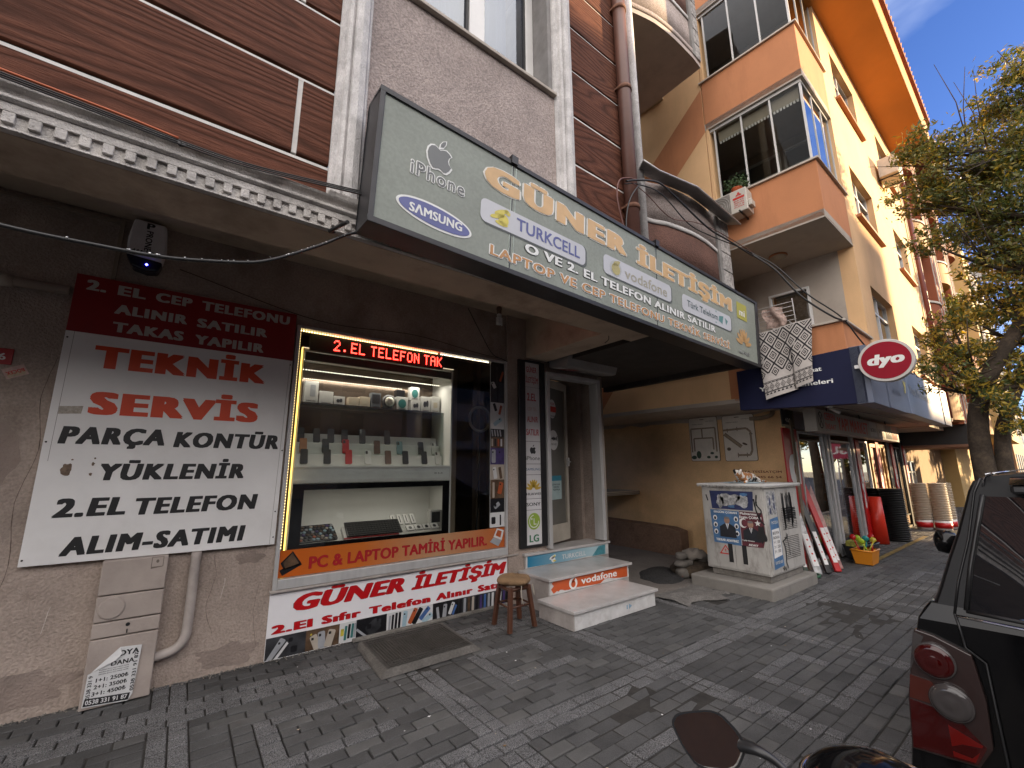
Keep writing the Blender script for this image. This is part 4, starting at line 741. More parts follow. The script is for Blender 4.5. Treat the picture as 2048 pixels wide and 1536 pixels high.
# siren
si=thing('alarm_siren','white alarm siren with dark lens and small blue light high on the wall','siren',(-.4,4.2,3.1))
fr_=Fr((-.415,4.20,3.115),(1,0,0),(0,0,1),(0,-1,0)); q=MB(); q.prism([(-.115,.08),(.105,.06),(.118,.2),(.10,.38),(-.10,.385),(-.12,.22)],-.13,0,fr_); q.build('siren_body',mat('aged white plastic',(.66,.65,.67),.4,.12,5,dirt=.35,dcol=(.2,.17,.14)),si,.02,3)
q=MB(); q.prism([(-.118,.085),(.108,.065),(.085,-.015),(.02,-.03),(-.07,-.01)],-.128,-.003,fr_); q.build('lens',mat('dark blue lens',(.01,.012,.03),.15,0),si,.015); q=MB(); q.lathe([(.009,0),(.006,.004)],fr_.P(.015,.02,0),(0,-1,0),10); q.build('indicator_light',mat('blue indicator',(.05,.05,1),.5,0,emit=12),si)
fv=Fr(fr_.P(0,0,.001),(0,0,-1),(1,0,0),(0,-1,0)); text('PRONE',fv,-.30,-.015,-.13,.025,M_ink,si,.02,d=.001); text('P',Fr(fr_.P(0,0,.001)),-.02,.315,.03,.365,M_ink,si,.03,d=.001); text('444 1 911',Fr(fr_.P(0,0,.001)),-.085,.10,.085,.13,M_ink,si,.02,d=.001)
q=MB(); q.box(-.60,-.575,D-.03,D,3.0,3.5); q.box(-7,-.6,D-.03,D,3.47,3.495); one(q,'cable_trunking',mat('painted trunking',(.26,.21,.16),.8,.15,5,dirt=.3),'cream cable trunking running along the wall top to the siren','trunking')
q=MB(); q.tube([(-7,D-.05,2.83),(-.80,D-.05,2.845)],.035,12); q.lathe([(.043,0),(.043,.06)],(-1.13,D-.05,2.84),(1,0,0),12); one(q,'wall_pipe',mat('painted pipe',(.33,.28,.23),.7,.15,5,dirt=.3),'painted pipe running along the wall into the white board','pipe')
q=MB(); q.box(-1.35,-1.01,D-.012,D,2.265,2.375); o=one(q,'house_number_plate',M_red,'dark red house number plate at the left edge of the wall','plate',bevel=.002); text('6',AF(D-.012),-1.075,2.295,-1.04,2.34,M_whtx,o,.02,d=.001)
fb=Fr((-.985,D-.002,2.222),(math.cos(R(28)),0,math.sin(R(28))),(-math.sin(R(28)),0,math.cos(R(28))),(0,-1,0))
q=MB(); q.box(-.055,.055,-.037,.037,0,.002,fr=fb); o=one(q,'wall_sticker',mat('pink white sticker',(.50,.34,.30),.6,.2,30),'small tilted red and white advertising sticker beside the number plate','sticker'); shape([(-.045,-.03),(.045,-.03),(.045,-.0),(-.045,.0)],fb,mat('faint yellow print',(.45,.36,.25),.6,.2,30),o,.0025,'print'); text('BÖCEK',Fr(fb.O,-fb.u,-fb.v,fb.n),-.045,-.012,.045,.012,M_redtx,o,.03,d=.003)
mbx=thing('meter_box','stacked pinkish utility meter boxes on the wall with a torn flyer','meter box',(-.19,4.25,0))
cm=mat('painted meter door',(.37,.315,.28),.75,.12,4,.25,50,dirt=.4,dcol=(.2,.15,.13),dscale=3)
for i,(a,b_) in enumerate(((.008,.428),(.436,.53),(.538,.70),(.708,.932))):
    q=MB(); q.box(-.365,-.005,4.225+.002*i,4.333,a,b_); d_=q.build('meter_door',cm,mbx,.006)
    if i==2: q=MB(); q.lathe([(.072,0),(.072,.003),(.062,.004)],(-.28,4.229,.62),(0,-1,0),26); q.build('round_cover',cm,d_)
    if i==1: q=MB(); q.lathe([(.012,0),(.012,.004)],(-.18,4.227,.50),(0,-1,0),12); q.box(-.183,-.177,4.222,4.228,.445,.47); q.build('lock',M_ink,d_)
    if i==3: shape([[(-.10,.85),(-.03,.86),(-.03,.93),(-.10,.93)]],AF(4.231),mat('icon edge',(.15,.12,.1),.8,0),d_,.001,'icon'); shape([[(-.096,.864),(-.034,.864),(-.034,.926),(-.096,.926)]],AF(4.231),cm,d_,.0015,'icon'); shape([ell(-.065,.90,.009,.012,10)],AF(4.231),MATS['icon edge'],d_,.002,'icon')
fl=thing('paper_flyer','torn and curling black and white painting advert flyer taped on the meter box','flyer',(-.2,4.22,.02))
fy=4.218; ff_=Fr((0,fy,0)); q=MB()
top=[(-.34,.235),(-.215,.365),(-.085,.352)]; 
q.prism([(-.35,.03),(-.12,.012),(-.10,.05),(-.085,.352),(-.20,.362),(-.22,.29),(-.30,.245),(-.345,.225)],0,.002,ff_); q.build('flyer_sheet',mat('crumpled paper',(.60,.60,.60),.7,.08,12,.5,25),fl)
q=MB(); q.add([ff_.P(-.20,.362,.003),ff_.P(-.33,.235,.003),ff_.P(-.215,.285,.018),ff_.P(-.185,.32,.015)],[(0,1,2),(0,2,3)]); q.build('curled_corner',MATS['crumpled paper'],fl,recalc=False)
M_wt2=mat('print paper white',(.65,.65,.65),.6,0)
for s_,a,b_,c_,d_ in (('OYA',-.205,.305,-.095,.338),('DANA',-.235,.252,-.115,.28),('1+1: 2500₺',-.30,.168,-.135,.192),('2+1: 3500₺',-.305,.128,-.138,.152),('3+1: 4500₺',-.31,.088,-.14,.112)): text(s_,ff_,a,b_,c_,d_,M_ink,fl,.03,d=.003)
for i in range(3): text('BADANA BOYA ALÇI PARKE TAMİR',ff_,-.29+.0*i,.236-.013*i,-.14,.242-.013*i,M_ink,fl,.01,d=.003)
q=MB(); q.quad([ff_.P(-.345,.036,.0028),ff_.P(-.118,.018,.0028),ff_.P(-.112,.06,.0028),ff_.P(-.34,.08,.0028)]); q.build('black_band',M_ink,fl,recalc=False); text('0538 331 91 87',Fr((0,fy,0),(1,0,-.08),(0,0,1)),-.335,.018,-.125,.044,M_wt2,fl,.02,d=.004)
text('0538 331 91 87',Fr((-.098,fy,.07),(.0,0,1),(-1,0,0)),.0,-.0,.24,.02,M_ink,fl,.02,d=.003); text('0538 331 9',Fr((-.318,fy,.075),(.0,0,1),(-1,0,0)),.0,-.0,.14,.02,M_ink,fl,.02,d=.003)
q=MB(); q.tube(spline([(.165,D-.045,.93),(.165,D-.045,.7),(.165,D-.045,.42),(.155,D-.05,.32),(.11,D-.05,.26),(.03,D-.05,.235),(-.04,D-.05,.23)],6),.033,14); one(q,'elbow_pipe',mat('pinkish painted pipe',(.42,.37,.34),.7,.15,5,dirt=.4),'pinkish painted pipe coming down behind the board and bending into the meter box','pipe')
# ================================================================ STEPS
St=thing('entrance_steps','three grey stone slab steps with peeling advertising stickers up to the shop door','steps',(4,3.8,0))
q=MB(); q.box(3.19,4.50,3.245,3.76,0,.155); q.box(3.33,4.70,3.76,4.275,0,.335); q.box(3.42,4.93,4.275,4.6,0,.51); q.build('step_base',mat('render of steps',(.36,.33,.31),.85,.2,4,.4,60,dirt=.5,dcol=(.12,.1,.09),dscale=3),St,bevel=.004)
q=MB(); q.box(3.17,4.53,3.215,3.76,.155,.185); q.build('tread',M_marble,St,bevel=.004); q=MB(); q.box(3.31,4.73,3.72,4.275,.335,.365); q.build('tread',M_marble,St,bevel=.004); q=MB(); q.box(3.40,4.95,4.25,4.6,.51,.54); q.build('tread',M_marble,St,bevel=.004)
M_peel=mat('peeling white paint',(.55,.54,.53),.6,.12,8,.2,50,dirt=.45,dcol=(.25,.21,.19),dscale=9)
for a,b_,y_,c_,d_ in ((3.2,4.49,3.243,.006,.15),(3.34,4.69,3.758,.19,.332),(3.43,4.92,4.273,.37,.508)): q=MB(); q.box(a,b_,y_-.006,y_+.001,c_,d_); q.build('riser_panel',M_peel,St,bevel=.001)
f3=AF(4.267); f2=AF(3.752); f1=AF(3.237)
bl_=bpy.data.materials.new('fading blue sticker'); bl_.use_nodes=True; n=bl_.node_tree; b=n.nodes['Principled BSDF']; t_=n.nodes.new('ShaderNodeTexCoord'); s_=n.nodes.new('ShaderNodeSeparateXYZ'); n.links.new(t_.outputs['Object'],s_.inputs[0]); mr=n.nodes.new('ShaderNodeMapRange'); mr.inputs['From Min'].default_value=3.45; mr.inputs['From Max'].default_value=4.6; n.links.new(s_.outputs['X'],mr.inputs[0]); r_=n.nodes.new('ShaderNodeValToRGB'); n.links.new(mr.outputs[0],r_.inputs[0]); r_.color_ramp.elements[0].color=(.01,.17,.30,1); r_.color_ramp.elements[1].color=(.36,.50,.54,1); n.links.new(r_.outputs[0],b.inputs['Base Color']); b.inputs['Roughness'].default_value=.35
shape([(3.45,.378),(4.10,.372),(4.5,.385),(4.86,.372),(4.86,.5),(4.6,.495),(4.3,.505),(3.45,.503)],f3,bl_,St,.001,'blue_sticker'); shape([(4.58,.375),(4.84,.378),(4.85,.498),(4.72,.49),(4.66,.44)],f3,mat('teal sticker scrap',(.07,.25,.30),.4,.25,20),St,.002,'sticker_scrap')
text('TURKCELL',f3,4.02,.405,4.46,.46,mat('washed white print',(.60,.62,.62),.5,.1,9),St,.02,d=.003); shape([ell(3.86,.45,.06,.018,12,rot=20),ell(3.87,.42,.035,.035,12)],f3,M_whtx,St,.003,'logo'); shape([ell(3.89,.46,.018,.012,10),ell(3.89,.405,.03,.01,10)],f3,M_fyel,St,.004,'logo')
M_vf=mat('orange red sticker',(.50,.085,.02),.35,.06,6)
rag=[(3.40,.20)]+[(3.40+.024*i,.205+.02*abs(noise.noise(Vector((i*.9,0,0))))*3) for i in range(10)]+[(3.75,.215),(4.0,.2),(4.15,.195),(4.22,.225),(4.3,.235),(4.42,.215),(4.52,.205),(4.66,.20),(4.665,.325),(4.1,.328),(3.40,.328),(3.37,.31),(3.40,.28),(3.36,.25)]
shape(rag,f2,M_vf,St,.001,'orange_sticker'); text('vodafone',f2,3.83,.235,4.46,.31,M_whtx,St,.025,d=.002); shape(ell(3.70,.265,.066,.062,26),f2,M_whtx,St,.002,'logo'); shape([ell(3.70,.258,.036,.036,18),[(3.668,.27),(3.68,.30),(3.72,.318),(3.735,.315),(3.715,.28)]],f2,M_vf,St,.003,'logo')
shape([[(4.02,.055),(4.02,.11),(4.07,.082)],[(3.98,.06),(4.0,.06),(4.0,.10),(3.98,.10)]],f1,mat('pale blue scrap',(.18,.30,.40),.5,.3,30),St,.001,'sticker_scrap')
# ================================================================ STOOL
sl=thing('stool','small dark wooden stool with a worn brown tufted cushion beside the steps','stool',(2.83,3.73,0))
lw=mat('dark varnished wood',(.075,.028,.014),.4,.25,8,stretch=(1,1,.2)); zt=.40
cs=[(2.68,3.86),(2.66,3.57),(2.97,3.57),(2.99,3.84)]; tp=[(2.72,3.82),(2.71,3.62),(2.93,3.62),(2.94,3.81)]
for (a,b_),(c_,d_) in zip(cs,tp):
    q=MB(); h=.02; q.add([(a-h,b_-h,.012),(a+h,b_-h,.012),(a+h,b_+h,.012),(a-h,b_+h,.012),(c_-h,d_-h,zt),(c_+h,d_-h,zt),(c_+h,d_+h,zt),(c_-h,d_+h,zt)],[(0,1,2,3),(4,5,6,7),(0,1,5,4),(1,2,6,5),(2,3,7,6),(3,0,4,7)]); q.build('leg',lw,sl,.004)
q=MB()
for i in range(4):
    for z_,t_ in ((.375,.02),(.22,.011)):
        k_=z_/zt; a=V3(cs[i][0]*(1-k_)+tp[i][0]*k_,cs[i][1]*(1-k_)+tp[i][1]*k_,z_); j=(i+1)%4; b_=V3(cs[j][0]*(1-k_)+tp[j][0]*k_,cs[j][1]*(1-k_)+tp[j][1]*k_,z_)
        q.tube([a,b_],t_,4)
q.build('stretcher',lw,sl)
q=MB()
def cush(u,v):
    th=2*math.pi*u; ph=math.pi*(v-.5); r_=.175*(math.cos(ph)**.55 if v not in(0,1) else 0); rr=r_*(1+.06*math.sin(3*th+.6)+.03*math.sin(7*th))*(1+.10*(abs(math.cos(2*th))**4))
    tuft=.018*sum(math.exp(-(((rr*math.cos(th)-a)**2+(rr*math.sin(th)-b_)**2)/.0006)) for a,b_ in ((0,0),(.07,.05),(-.07,.04),(.05,-.07),(-.06,-.06))) if v>.5 else 0
    return (2.83+rr*math.cos(th),3.715+rr*math.sin(th)*.92,.445+.045*math.sin(ph)-tuft+.006*noise.noise(Vector((math.cos(th)*3,math.sin(th)*3,v*4)))-.012*max(0,math.cos(th)))
q.grid(cush,48,20); q.build('seat_cushion',mat('worn brown velour',(.22,.135,.07),.95,.2,8,.5,60,dirt=.3,dcol=(.1,.06,.035)),sl)
q=MB(); q.tube(spline([(2.80,3.56,.42),(2.79,3.55,.33),(2.82,3.56,.24)],4),.004,5); q.tube(spline([(2.94,3.56,.41),(2.955,3.55,.31)],4),.004,5); q.build('cushion_tie',mat('cream tie',(.45,.4,.32),.8,0),sl)
# ================================================================ IRON GRATE STEP
gr=thing('drain_grate','ribbed dark metal grate set in a low concrete block below the poster','grate',(1.85,3.8,0))
q=MB(); q.add([(1.40,4.14,.0),(2.27,4.14,.0),(2.27,3.44,.0),(1.36,3.44,.0),(1.42,4.14,.055),(2.24,4.14,.055),(2.22,3.50,.04),(1.42,3.50,.04)],[(0,1,2,3),(4,5,6,7),(0,1,5,4),(1,2,6,5),(2,3,7,6),(3,0,4,7)]); q.build('concrete_surround',mat('worn dark concrete',(.10,.092,.084),.95,.25,5,.8,60,dirt=.5,dcol=(.05,.045,.04),grain=.15),gr,.012)
q=MB()
for i in range(30):
    x=1.46+i*.0245; zz_=lambda y_:.041+.015*(y_-3.5)/.64+.006
    q.add([(x,3.60,zz_(3.60)),(x+.012,3.60,zz_(3.60)),(x+.012,3.99,zz_(3.99)),(x,3.99,zz_(3.99)),(x+.003,3.60,zz_(3.60)+.008),(x+.009,3.60,zz_(3.60)+.008),(x+.009,3.99,zz_(3.99)+.008),(x+.003,3.99,zz_(3.99)+.008)],[(4,5,6,7),(0,1,5,4),(1,2,6,5),(2,3,7,6),(3,0,4,7)])
    for y_ in (3.525,3.56,4.02,4.06): q.box(x,x+.016,y_,y_+.018,zz_(y_)-.004,zz_(y_)+.006)
q.quad([(1.44,3.51,.0455),(2.20,3.51,.0455),(2.20,4.10,.0595),(1.44,4.10,.0595)]); q.build('grate_bars',mat('grimy iron',(.06,.055,.05),.75,.25,9,.3,60,metal=.3),gr)
# curb edge under the poster
q=MB(); q.box(1.42,3.2,D-.045,D,.0,.03); q.build('plinth_edge',M_conc,A,bevel=.006)
# ================================================================ CABLES
def cable(pts,r_,lab,m=None,name='cable',n=8): q=MB(); q.tube(spline(pts,n),r_,7); return one(q,name,m or M_cable,lab,'cable')
c0=cable([(-2.5,2.54,2.75),(-1.2,2.54,2.58),(-.71,2.54,2.545),(-.41,2.54,2.55),(-.18,2.54,2.565),(.0,2.54,2.60),(.14,2.54,2.635),(.22,2.54,2.665),(.33,2.54,2.73),(.51,2.54,2.86),(.70,2.54,3.005),(.9,2.56,3.06)],.0095,'thick black cable sagging across in front of the white board, spotted with paint')
q=MB()
for i in range(26):
    t=random.random(); P_=[(-.71,2.545),(-.41,2.55),(-.18,2.565),(.0,2.60),(.14,2.635),(.33,2.73),(.51,2.86),(.70,3.005)]; k=t*(len(P_)-1.001); j=int(k); f=k-j; x=P_[j][0]*(1-f)+P_[j+1][0]*f; z=P_[j][1]*(1-f)+P_[j+1][1]*f
    s_=random.uniform(.002,.006); q.lathe([(s_*.3,0),(s_,.001),(s_*.3,.003)],(x,2.531,z+.004),(0,-1,.3),6)
q.build('paint_spot',M_whtx,c0)
cable([(-3,2.495,3.265),(-.81,2.50,3.215),(-.43,2.50,3.205),(-.20,2.50,3.19)],.006,'bright orange cable lying along the top of the cornice',mat('orange cable',(.45,.10,.03),.5,.1,20))
cable([(-.20,2.535,3.18),(.10,2.535,3.19),(.45,2.53,3.235),(.75,2.50,3.26)],.005,'orange and black twisted cable end running from the cornice to the shop sign',mat('faded orange cable',(.22,.07,.03),.6,.3,40))
for i,(dz,dy) in enumerate(((.012,.0),(.03,.012),(-.006,-.012))): cable([(-3,2.52+dy,3.24+dz),(-.8,2.525+dy,3.195+dz),(-.2,2.525+dy,3.175+dz),(.12,2.52+dy,3.18+dz),(.54,2.51+dy,3.235+dz),(.76,2.48+dy,3.25+dz)],.0042,('lowest','middle','topmost')[i]+' thin black cable running along the cornice to the sign')
cable([(-.2,2.53,3.19),(-.19,2.52,3.17),(-.17,2.53,3.185)],.008,'small black cable tie around the orange cable on the cornice')
cable([(.62,2.42,2.99),(.60,2.50,3.0),(.56,2.58,2.985),(.62,2.6,3.02)],.012,'black bracket strap at the lower left corner of the shop sign')
cable([(2.6,4.32,3.5),(2.78,4.30,3.2),(2.95,4.30,2.97),(3.12,4.30,2.92),(3.2,4.31,2.90)],.005,'dark wire hanging down the wall above the shop window')
cable([(-.2,4.32,3.2),(.9,4.315,2.98),(1.9,4.31,3.02),(2.7,4.31,2.95),(3.05,4.31,2.93)],.004,'thin brown wire stretched above the window lights',mat('brown wire',(.07,.04,.03),.6,0))
cable([(3.62,2.99,2.99),(3.60,2.98,2.94),(3.56,3.0,2.90)],.004,'short loose wire hanging from the canopy beam corner')
rp_=mat('reddish cable',(.14,.05,.035),.5,.2,20)
cable([(3.35,2.47,3.8),(3.28,2.46,4.0),(3.22,2.46,4.25),(3.27,2.46,4.46),(3.42,2.46,4.56),(3.58,2.45,4.60)],.008,'reddish cable looping around the downspout above the sign',rp_)
cable([(3.36,2.48,3.8),(3.38,2.48,4.1),(3.46,2.47,4.35),(3.62,2.45,4.58)],.008,'black cable rising from the sign to the bundle at the downspout')
cable([(3.40,2.47,4.52),(3.58,2.45,4.60),(3.91,2.42,4.70),(4.19,2.40,4.64),(4.82,2.36,4.44),(5.31,2.36,4.44),(5.85,2.3,4.36)],.011,'thick black cable swept in front of the curved balcony')
cable([(3.40,2.49,4.50),(3.6,2.47,4.57),(4.0,2.44,4.60),(4.5,2.42,4.40),(5.0,2.40,4.40),(5.6,2.36,4.44),(5.9,2.3,4.40)],.007,'thinner black cable below the thick one at the curved balcony')
cable([(3.5,2.47,4.55),(3.75,2.46,4.50),(4.15,2.44,4.36),(4.6,2.40,4.45),(5.1,2.38,4.5),(5.85,2.3,4.42)],.005,'thin reddish cable across the curved balcony',rp_)
cable([(5.85,2.3,4.38),(5.98,2.1,4.12),(6.15,1.9,3.72),(6.35,1.66,3.42),(6.5,1.56,3.36)],.012,'thick black cable dropping from the quoin to the corner above the blue sign')
cable([(5.85,2.32,4.42),(6.05,2.1,4.18),(6.2,1.85,3.75),(6.45,1.6,3.42),(6.62,1.5,3.15),(6.8,1.45,2.98)],.009,'second black cable dropping from the quoin toward the round red sign')
# ================================================================ UTILITY CABINET
kb=thing('utility_cabinet','tall dirty white street utility cabinet covered in torn election posters and graffiti','utility cabinet',(6.4,2.95,0))
M_cab=mat('grimy cabinet paint',(.41,.395,.37),.55,.12,3,.06,60,dirt=.85,dcol=(.13,.115,.10),dscale=6,stretch=(1,1,.35),dst=(1,1,.45))
X0,X1,Y0,Y1=5.90,6.96,2.55,3.36
q=MB(); q.box(5.68,7.06,2.46,3.50,-.02,.14); q.build('plinth',mat('cast concrete plinth',(.22,.205,.185),.9,.2,4,.5,60,dirt=.5,dcol=(.09,.08,.07),dscale=4),kb,.02); q=MB(); q.box(X0+.04,X1-.03,Y0+.03,Y1-.04,.14,.225); q.build('base_collar',M_conc,kb,.006)
q=MB(); q.box(X0,X1,Y0,Y1,.225,1.30); q.build('cabinet_body',M_cab,kb,.008)
q=MB(); q.box(X0-.045,X1+.045,Y0-.045,Y1+.045,1.302,1.332); q.build('roof',mat('white cabinet roof',(.58,.57,.55),.5,.1,3,dirt=.4),kb,.008)
q=MB()
for i in range(24): q.box(X0-.045+i*.048,X0-.045+i*.048+.026,Y0-.047,Y0-.03,1.288,1.302)
for i in range(19): q.box(X0-.047,X0-.03,Y0-.045+i*.048,Y0-.045+i*.048+.026,1.288,1.302)
q.build('roof_vents',M_cab,kb)
# left (street-corner) face is x=X0, seen with y running to the left
LF=Fr((X0,0,0),(0,-1,0),(0,0,1),(-1,0,0)); FF_=AF(Y0)
q=MB(); q.box(-Y1+.03,-2.965,.25,1.27,0,.012,fr=LF); q.box(-2.955,-Y0-.02,.25,1.27,0,.012,fr=LF); q.build('side_door',M_cab,kb,.003)
q=MB(); q.box(X0+.03,X0+.34,.25,1.27,0,.012,fr=FF_); q.box(X0+.36,X1-.03,.25,1.27,0,.012,fr=FF_); q.build('front_door',M_cab,kb,.003)
q=MB()
for cx0 in (-3.02,-2.84): q.box(cx0-.028,cx0+.028,.33,.56,.012,.016,fr=LF)
q.build('lock_slot',M_ink,kb)
q=MB()
for j in range(13):
    for i in range(11):
        for zz0 in (.38,.74):
            q.box(X0+.46+i*.042,X0+.46+i*.042+.024,zz0+j*.022,zz0+j*.022+.008,.012,.017,fr=FF_)
q.build('vent_slots',mat('vent shadow grey',(.09,.085,.08),.7,0),kb)
LF2=Fr(LF.P(0,0,.0125),LF.u,LF.v,LF.n); FF2=Fr(FF_.P(0,0,.0125),FF_.u,FF_.v,FF_.n)
M_nv=mat('navy poster print',(.02,.03,.10),.6,.3,9); M_tornp=mat('torn paper layers',(.34,.34,.34),.85,.45,22,.3,30,grain=.3); M_bp=mat('blue poster print',(.06,.15,.30),.6,.25,8); M_dr=mat('dark maroon poster print',(.11,.02,.03),.6,.3,7); M_suit=mat('dark suit print',(.012,.014,.02),.6,.3,9); M_skin=mat('skin tone print',(.34,.20,.14),.6,.15,20)
pz=thing('torn_poster','navy poster torn into white shreds, at the top of the cabinet side','poster',(X0,2.95,1))
shape([(-3.22,1.0),(-2.68,1.0),(-2.66,1.24),(-3.24,1.235)],LF2,M_nv,pz,.001,'poster_sheet'); shape([blotch(-2.98,1.13,.095,11,30,1.3,.95),blotch(-2.80,1.12,.07,14,24,1.1,1.2),blotch(-3.1,1.10,.04,15,20,1.2,1.7)],LF2,M_tornp,pz,.003,'torn_layer'); shape([blotch(-2.78,1.2,.03,12,20,1.6,.6),blotch(-2.95,1.04,.03,13,20,1.6,.6)],LF2,M_bp,pz,.004,'torn_layer')
def man(fr,cx,z0,z1,par_,tie,d=.004):
    h=z1-z0; w_=h*.42
    shape([(cx-w_,z0),(cx+w_,z0),(cx+w_*.95,z0+h*.5),(cx+w_*.35,z0+h*.66),(cx-w_*.35,z0+h*.66),(cx-w_*.95,z0+h*.5)],fr,M_suit,par_,d,'figure_print'); shape([ell(cx,z0+h*.83,w_*.34,h*.17,16)],fr,M_skin,par_,d+.001,'figure_print'); shape([[(cx-w_*.2,z0+h*.67),(cx+w_*.2,z0+h*.67),(cx,z0+h*.38)]],fr,M_paper,par_,d+.001,'figure_print'); shape([[(cx-w_*.06,z0+h*.66),(cx+w_*.06,z0+h*.66),(cx,z0+h*.36)]],fr,tie,par_,d+.002,'figure_print'); shape([ell(cx,z0+h*.95,w_*.33,h*.06,14)],fr,mat('grey hair print',(.16,.15,.15),.6,0),par_,d+.002,'figure_print')
pz=thing('candidate_poster','blue poster with a suited man between small round portraits on the cabinet','poster',(X0,3.1,.8)); shape([(-3.23,.56),(-2.87,.55),(-2.865,.98),(-3.25,.985)],LF2,M_bp,pz,.001,'poster_sheet'); man(LF2,-3.03,.64,.90,pz,M_bp)
shape([ell(a,b_,.028,.034,12) for a in (-3.19,-2.91) for b_ in (.88,.79,.70)],LF2,M_paper,pz,.002,'portrait_print'); shape([ell(a,b_-.005,.015,.022,10) for a in (-3.19,-2.91) for b_ in (.88,.79,.70)],LF2,M_suit,pz,.003,'portrait_print')
text('TEKRAR ADAYINIZ',LF2,-3.2,.585,-2.90,.615,M_whtx,pz,.04,d=.003); text('ERGÜN ÇOBAN',LF2,-3.2,.945,-2.89,.97,M_whtx,pz,.03,d=.003)
pz=thing('candidate_poster','maroon poster with suited man, crescent, star and black scratches on the cabinet','poster',(X0,2.7,.8)); shape([(-2.86,.55),(-2.60,.56),(-2.56,.70),(-2.57,.98),(-2.86,.985)],LF2,M_dr,pz,.0015,'poster_sheet'); man(LF2,-2.73,.62,.87,pz,M_nv)
text('Muhtarınız',LF2,-2.85,.945,-2.64,.975,M_whtx,pz,.03,d=.003); text('Ergün ÇOBAN',LF2,-2.86,.90,-2.59,.93,M_whtx,pz,.03,d=.003); text('ADAY',LF2,-2.78,.565,-2.66,.59,M_whtx,pz,.04,d=.003); text('9 yıldır hizmette',LF2,-2.85,.62,-2.70,.635,M_whtx,pz,.03,d=.008)
shape([[( -2.82+.05*math.cos(t)*1.0,.84+.06*math.sin(t)) for t in np.linspace(.6,5.7,14)]+[(-2.805+.038*math.cos(t),.84+.046*math.sin(t)) for t in np.linspace(5.4,.9,12)]],LF2,M_whtx,pz,.003,'crescent'); 
def star(cx,cz,r_,n=5): return [(cx+(r_ if i%2==0 else r_*.42)*math.sin(math.pi*i/n),cz+(r_ if i%2==0 else r_*.42)*math.cos(math.pi*i/n)) for i in range(2*n)]
shape([star(-2.64,.85,.04)],LF2,M_whtx,pz,.003,'star'); shape([blotch(-2.60,.72,.065,17,26,.8,1.5)],LF2,M_ink,pz,.006,'black_scrawl'); 
pz=thing('blue_ad_strip','tall pale blue painting advert pasted on the cabinet front','poster',(X0+.2,Y0,.6)); shape([(X0+.08,.30),(X0+.36,.32),(X0+.33,.92),(X0+.09,.90)],FF2,M_bp,pz,.001,'poster_sheet'); shape([(X0+.10,.43),(X0+.34,.45),(X0+.325,.78),(X0+.11,.77)],FF2,M_paper,pz,.002,'poster_sheet')
for i,s_ in enumerate(('BOYA','BADANA','1+1 : 1500','2+1 : 2500','3+1 : 3500')): text(s_,FF2,X0+.13,.71-.055*i,X0+.31,.745-.055*i,M_ink,pz,.03,d=.003)
text('TEMİZ İŞÇİLİK',FF2,X0+.12,.84,X0+.31,.87,M_whtx,pz,.03,d=.003); text('ÜCRETSİZ KEŞİF',FF2,X0+.11,.36,X0+.33,.39,M_whtx,pz,.03,d=.003)
pz=thing('shredded_poster','shredded white and blue poster remains at the top left of the cabinet front','poster',(X0+.2,Y0,1.1)); shape([(X0+.07,.95),(X0+.33,.95),(X0+.32,1.24),(X0+.06,1.24)],FF2,M_tornp,pz,.001,'poster_sheet'); shape([blotch(X0+.14+.12*(i%2),1.0+.055*i,.03,20+i,16,.8,1.5) for i in range(4)],FF2,M_nv,pz,.002,'torn_layer')
gf=MB()
def stroke(fr,P_,w_,d=.0045):
    P_=[Vector((a,b_,0)) for a,b_ in P_]; S_=spline(P_,6)
    for i in range(len(S_)-1):
        t=(S_[i+1]-S_[i]); 
        if t.length<1e-6: continue
        n_=Vector((-t.y,t.x,0)).normalized()*w_*(.7+.5*abs(noise.noise(S_[i]*30))); gf.quad([fr.P(*(S_[i]+n_)[:2],d),fr.P(*(S_[i]-n_)[:2],d),fr.P(*(S_[i+1]-n_)[:2],d),fr.P(*(S_[i+1]+n_)[:2],d)])
for P_ in ([(-2.66,1.15),(-2.64,1.0),(-2.60,.90)],[(-2.62,1.2),(-2.63,1.08),(-2.58,1.0),(-2.62,.92),(-2.56,.84)],[(-3.29,1.18),(-3.27,1.1)]): stroke(LF2,P_,.011)
for i in range(16): 
    x=X0+.50+random.random()*.36; stroke(FF2,[(x,1.22-random.random()*.05),(x+random.uniform(-.02,.02),1.05),(x+random.uniform(-.04,.04),.84-random.random()*.1)],.012)
for i in range(5): stroke(FF2,[(X0+.5,1.0-.03*i),(X0+.7,1.01-.03*i),(X0+.9,.99-.03*i)],.013)
stroke(FF2,[(X0+.40,.62),(X0+.45,.50),(X0+.43,.36),(X0+.47,.27)],.014); stroke(FF2,[(X0+.38,.60),(X0+.50,.64),(X0+.56,.68)],.010); stroke(FF2,[(X0+.52,.70),(X0+.55,.55),(X0+.57,.42)],.008); stroke(FF2,[(X0+.30,.30),(X0+.34,.27),(X0+.36,.31),(X0+.39,.26),(X0+.42,.30)],.008)
tag(gf.build('graffiti',M_ink,recalc=False),'black sprayed graffiti scrawls on the utility cabinet','graffiti')
wt=thing('warning_sticker','red triangular warning sticker low on the cabinet side','sticker',(X0,3.1,.45)); shape([[(-3.17,.42),(-3.0,.42),(-3.085,.54)]],LF2,M_redtx,wt,.001,'triangle'); shape([[(-3.145,.434),(-3.025,.434),(-3.085,.52)]],LF2,M_cab,wt,.002,'triangle_field'); shape([[(-3.088,.50),(-3.075,.47),(-3.085,.47),(-3.08,.44),(-3.1,.478),(-3.088,.478)]],LF2,M_redtx,wt,.003,'bolt')
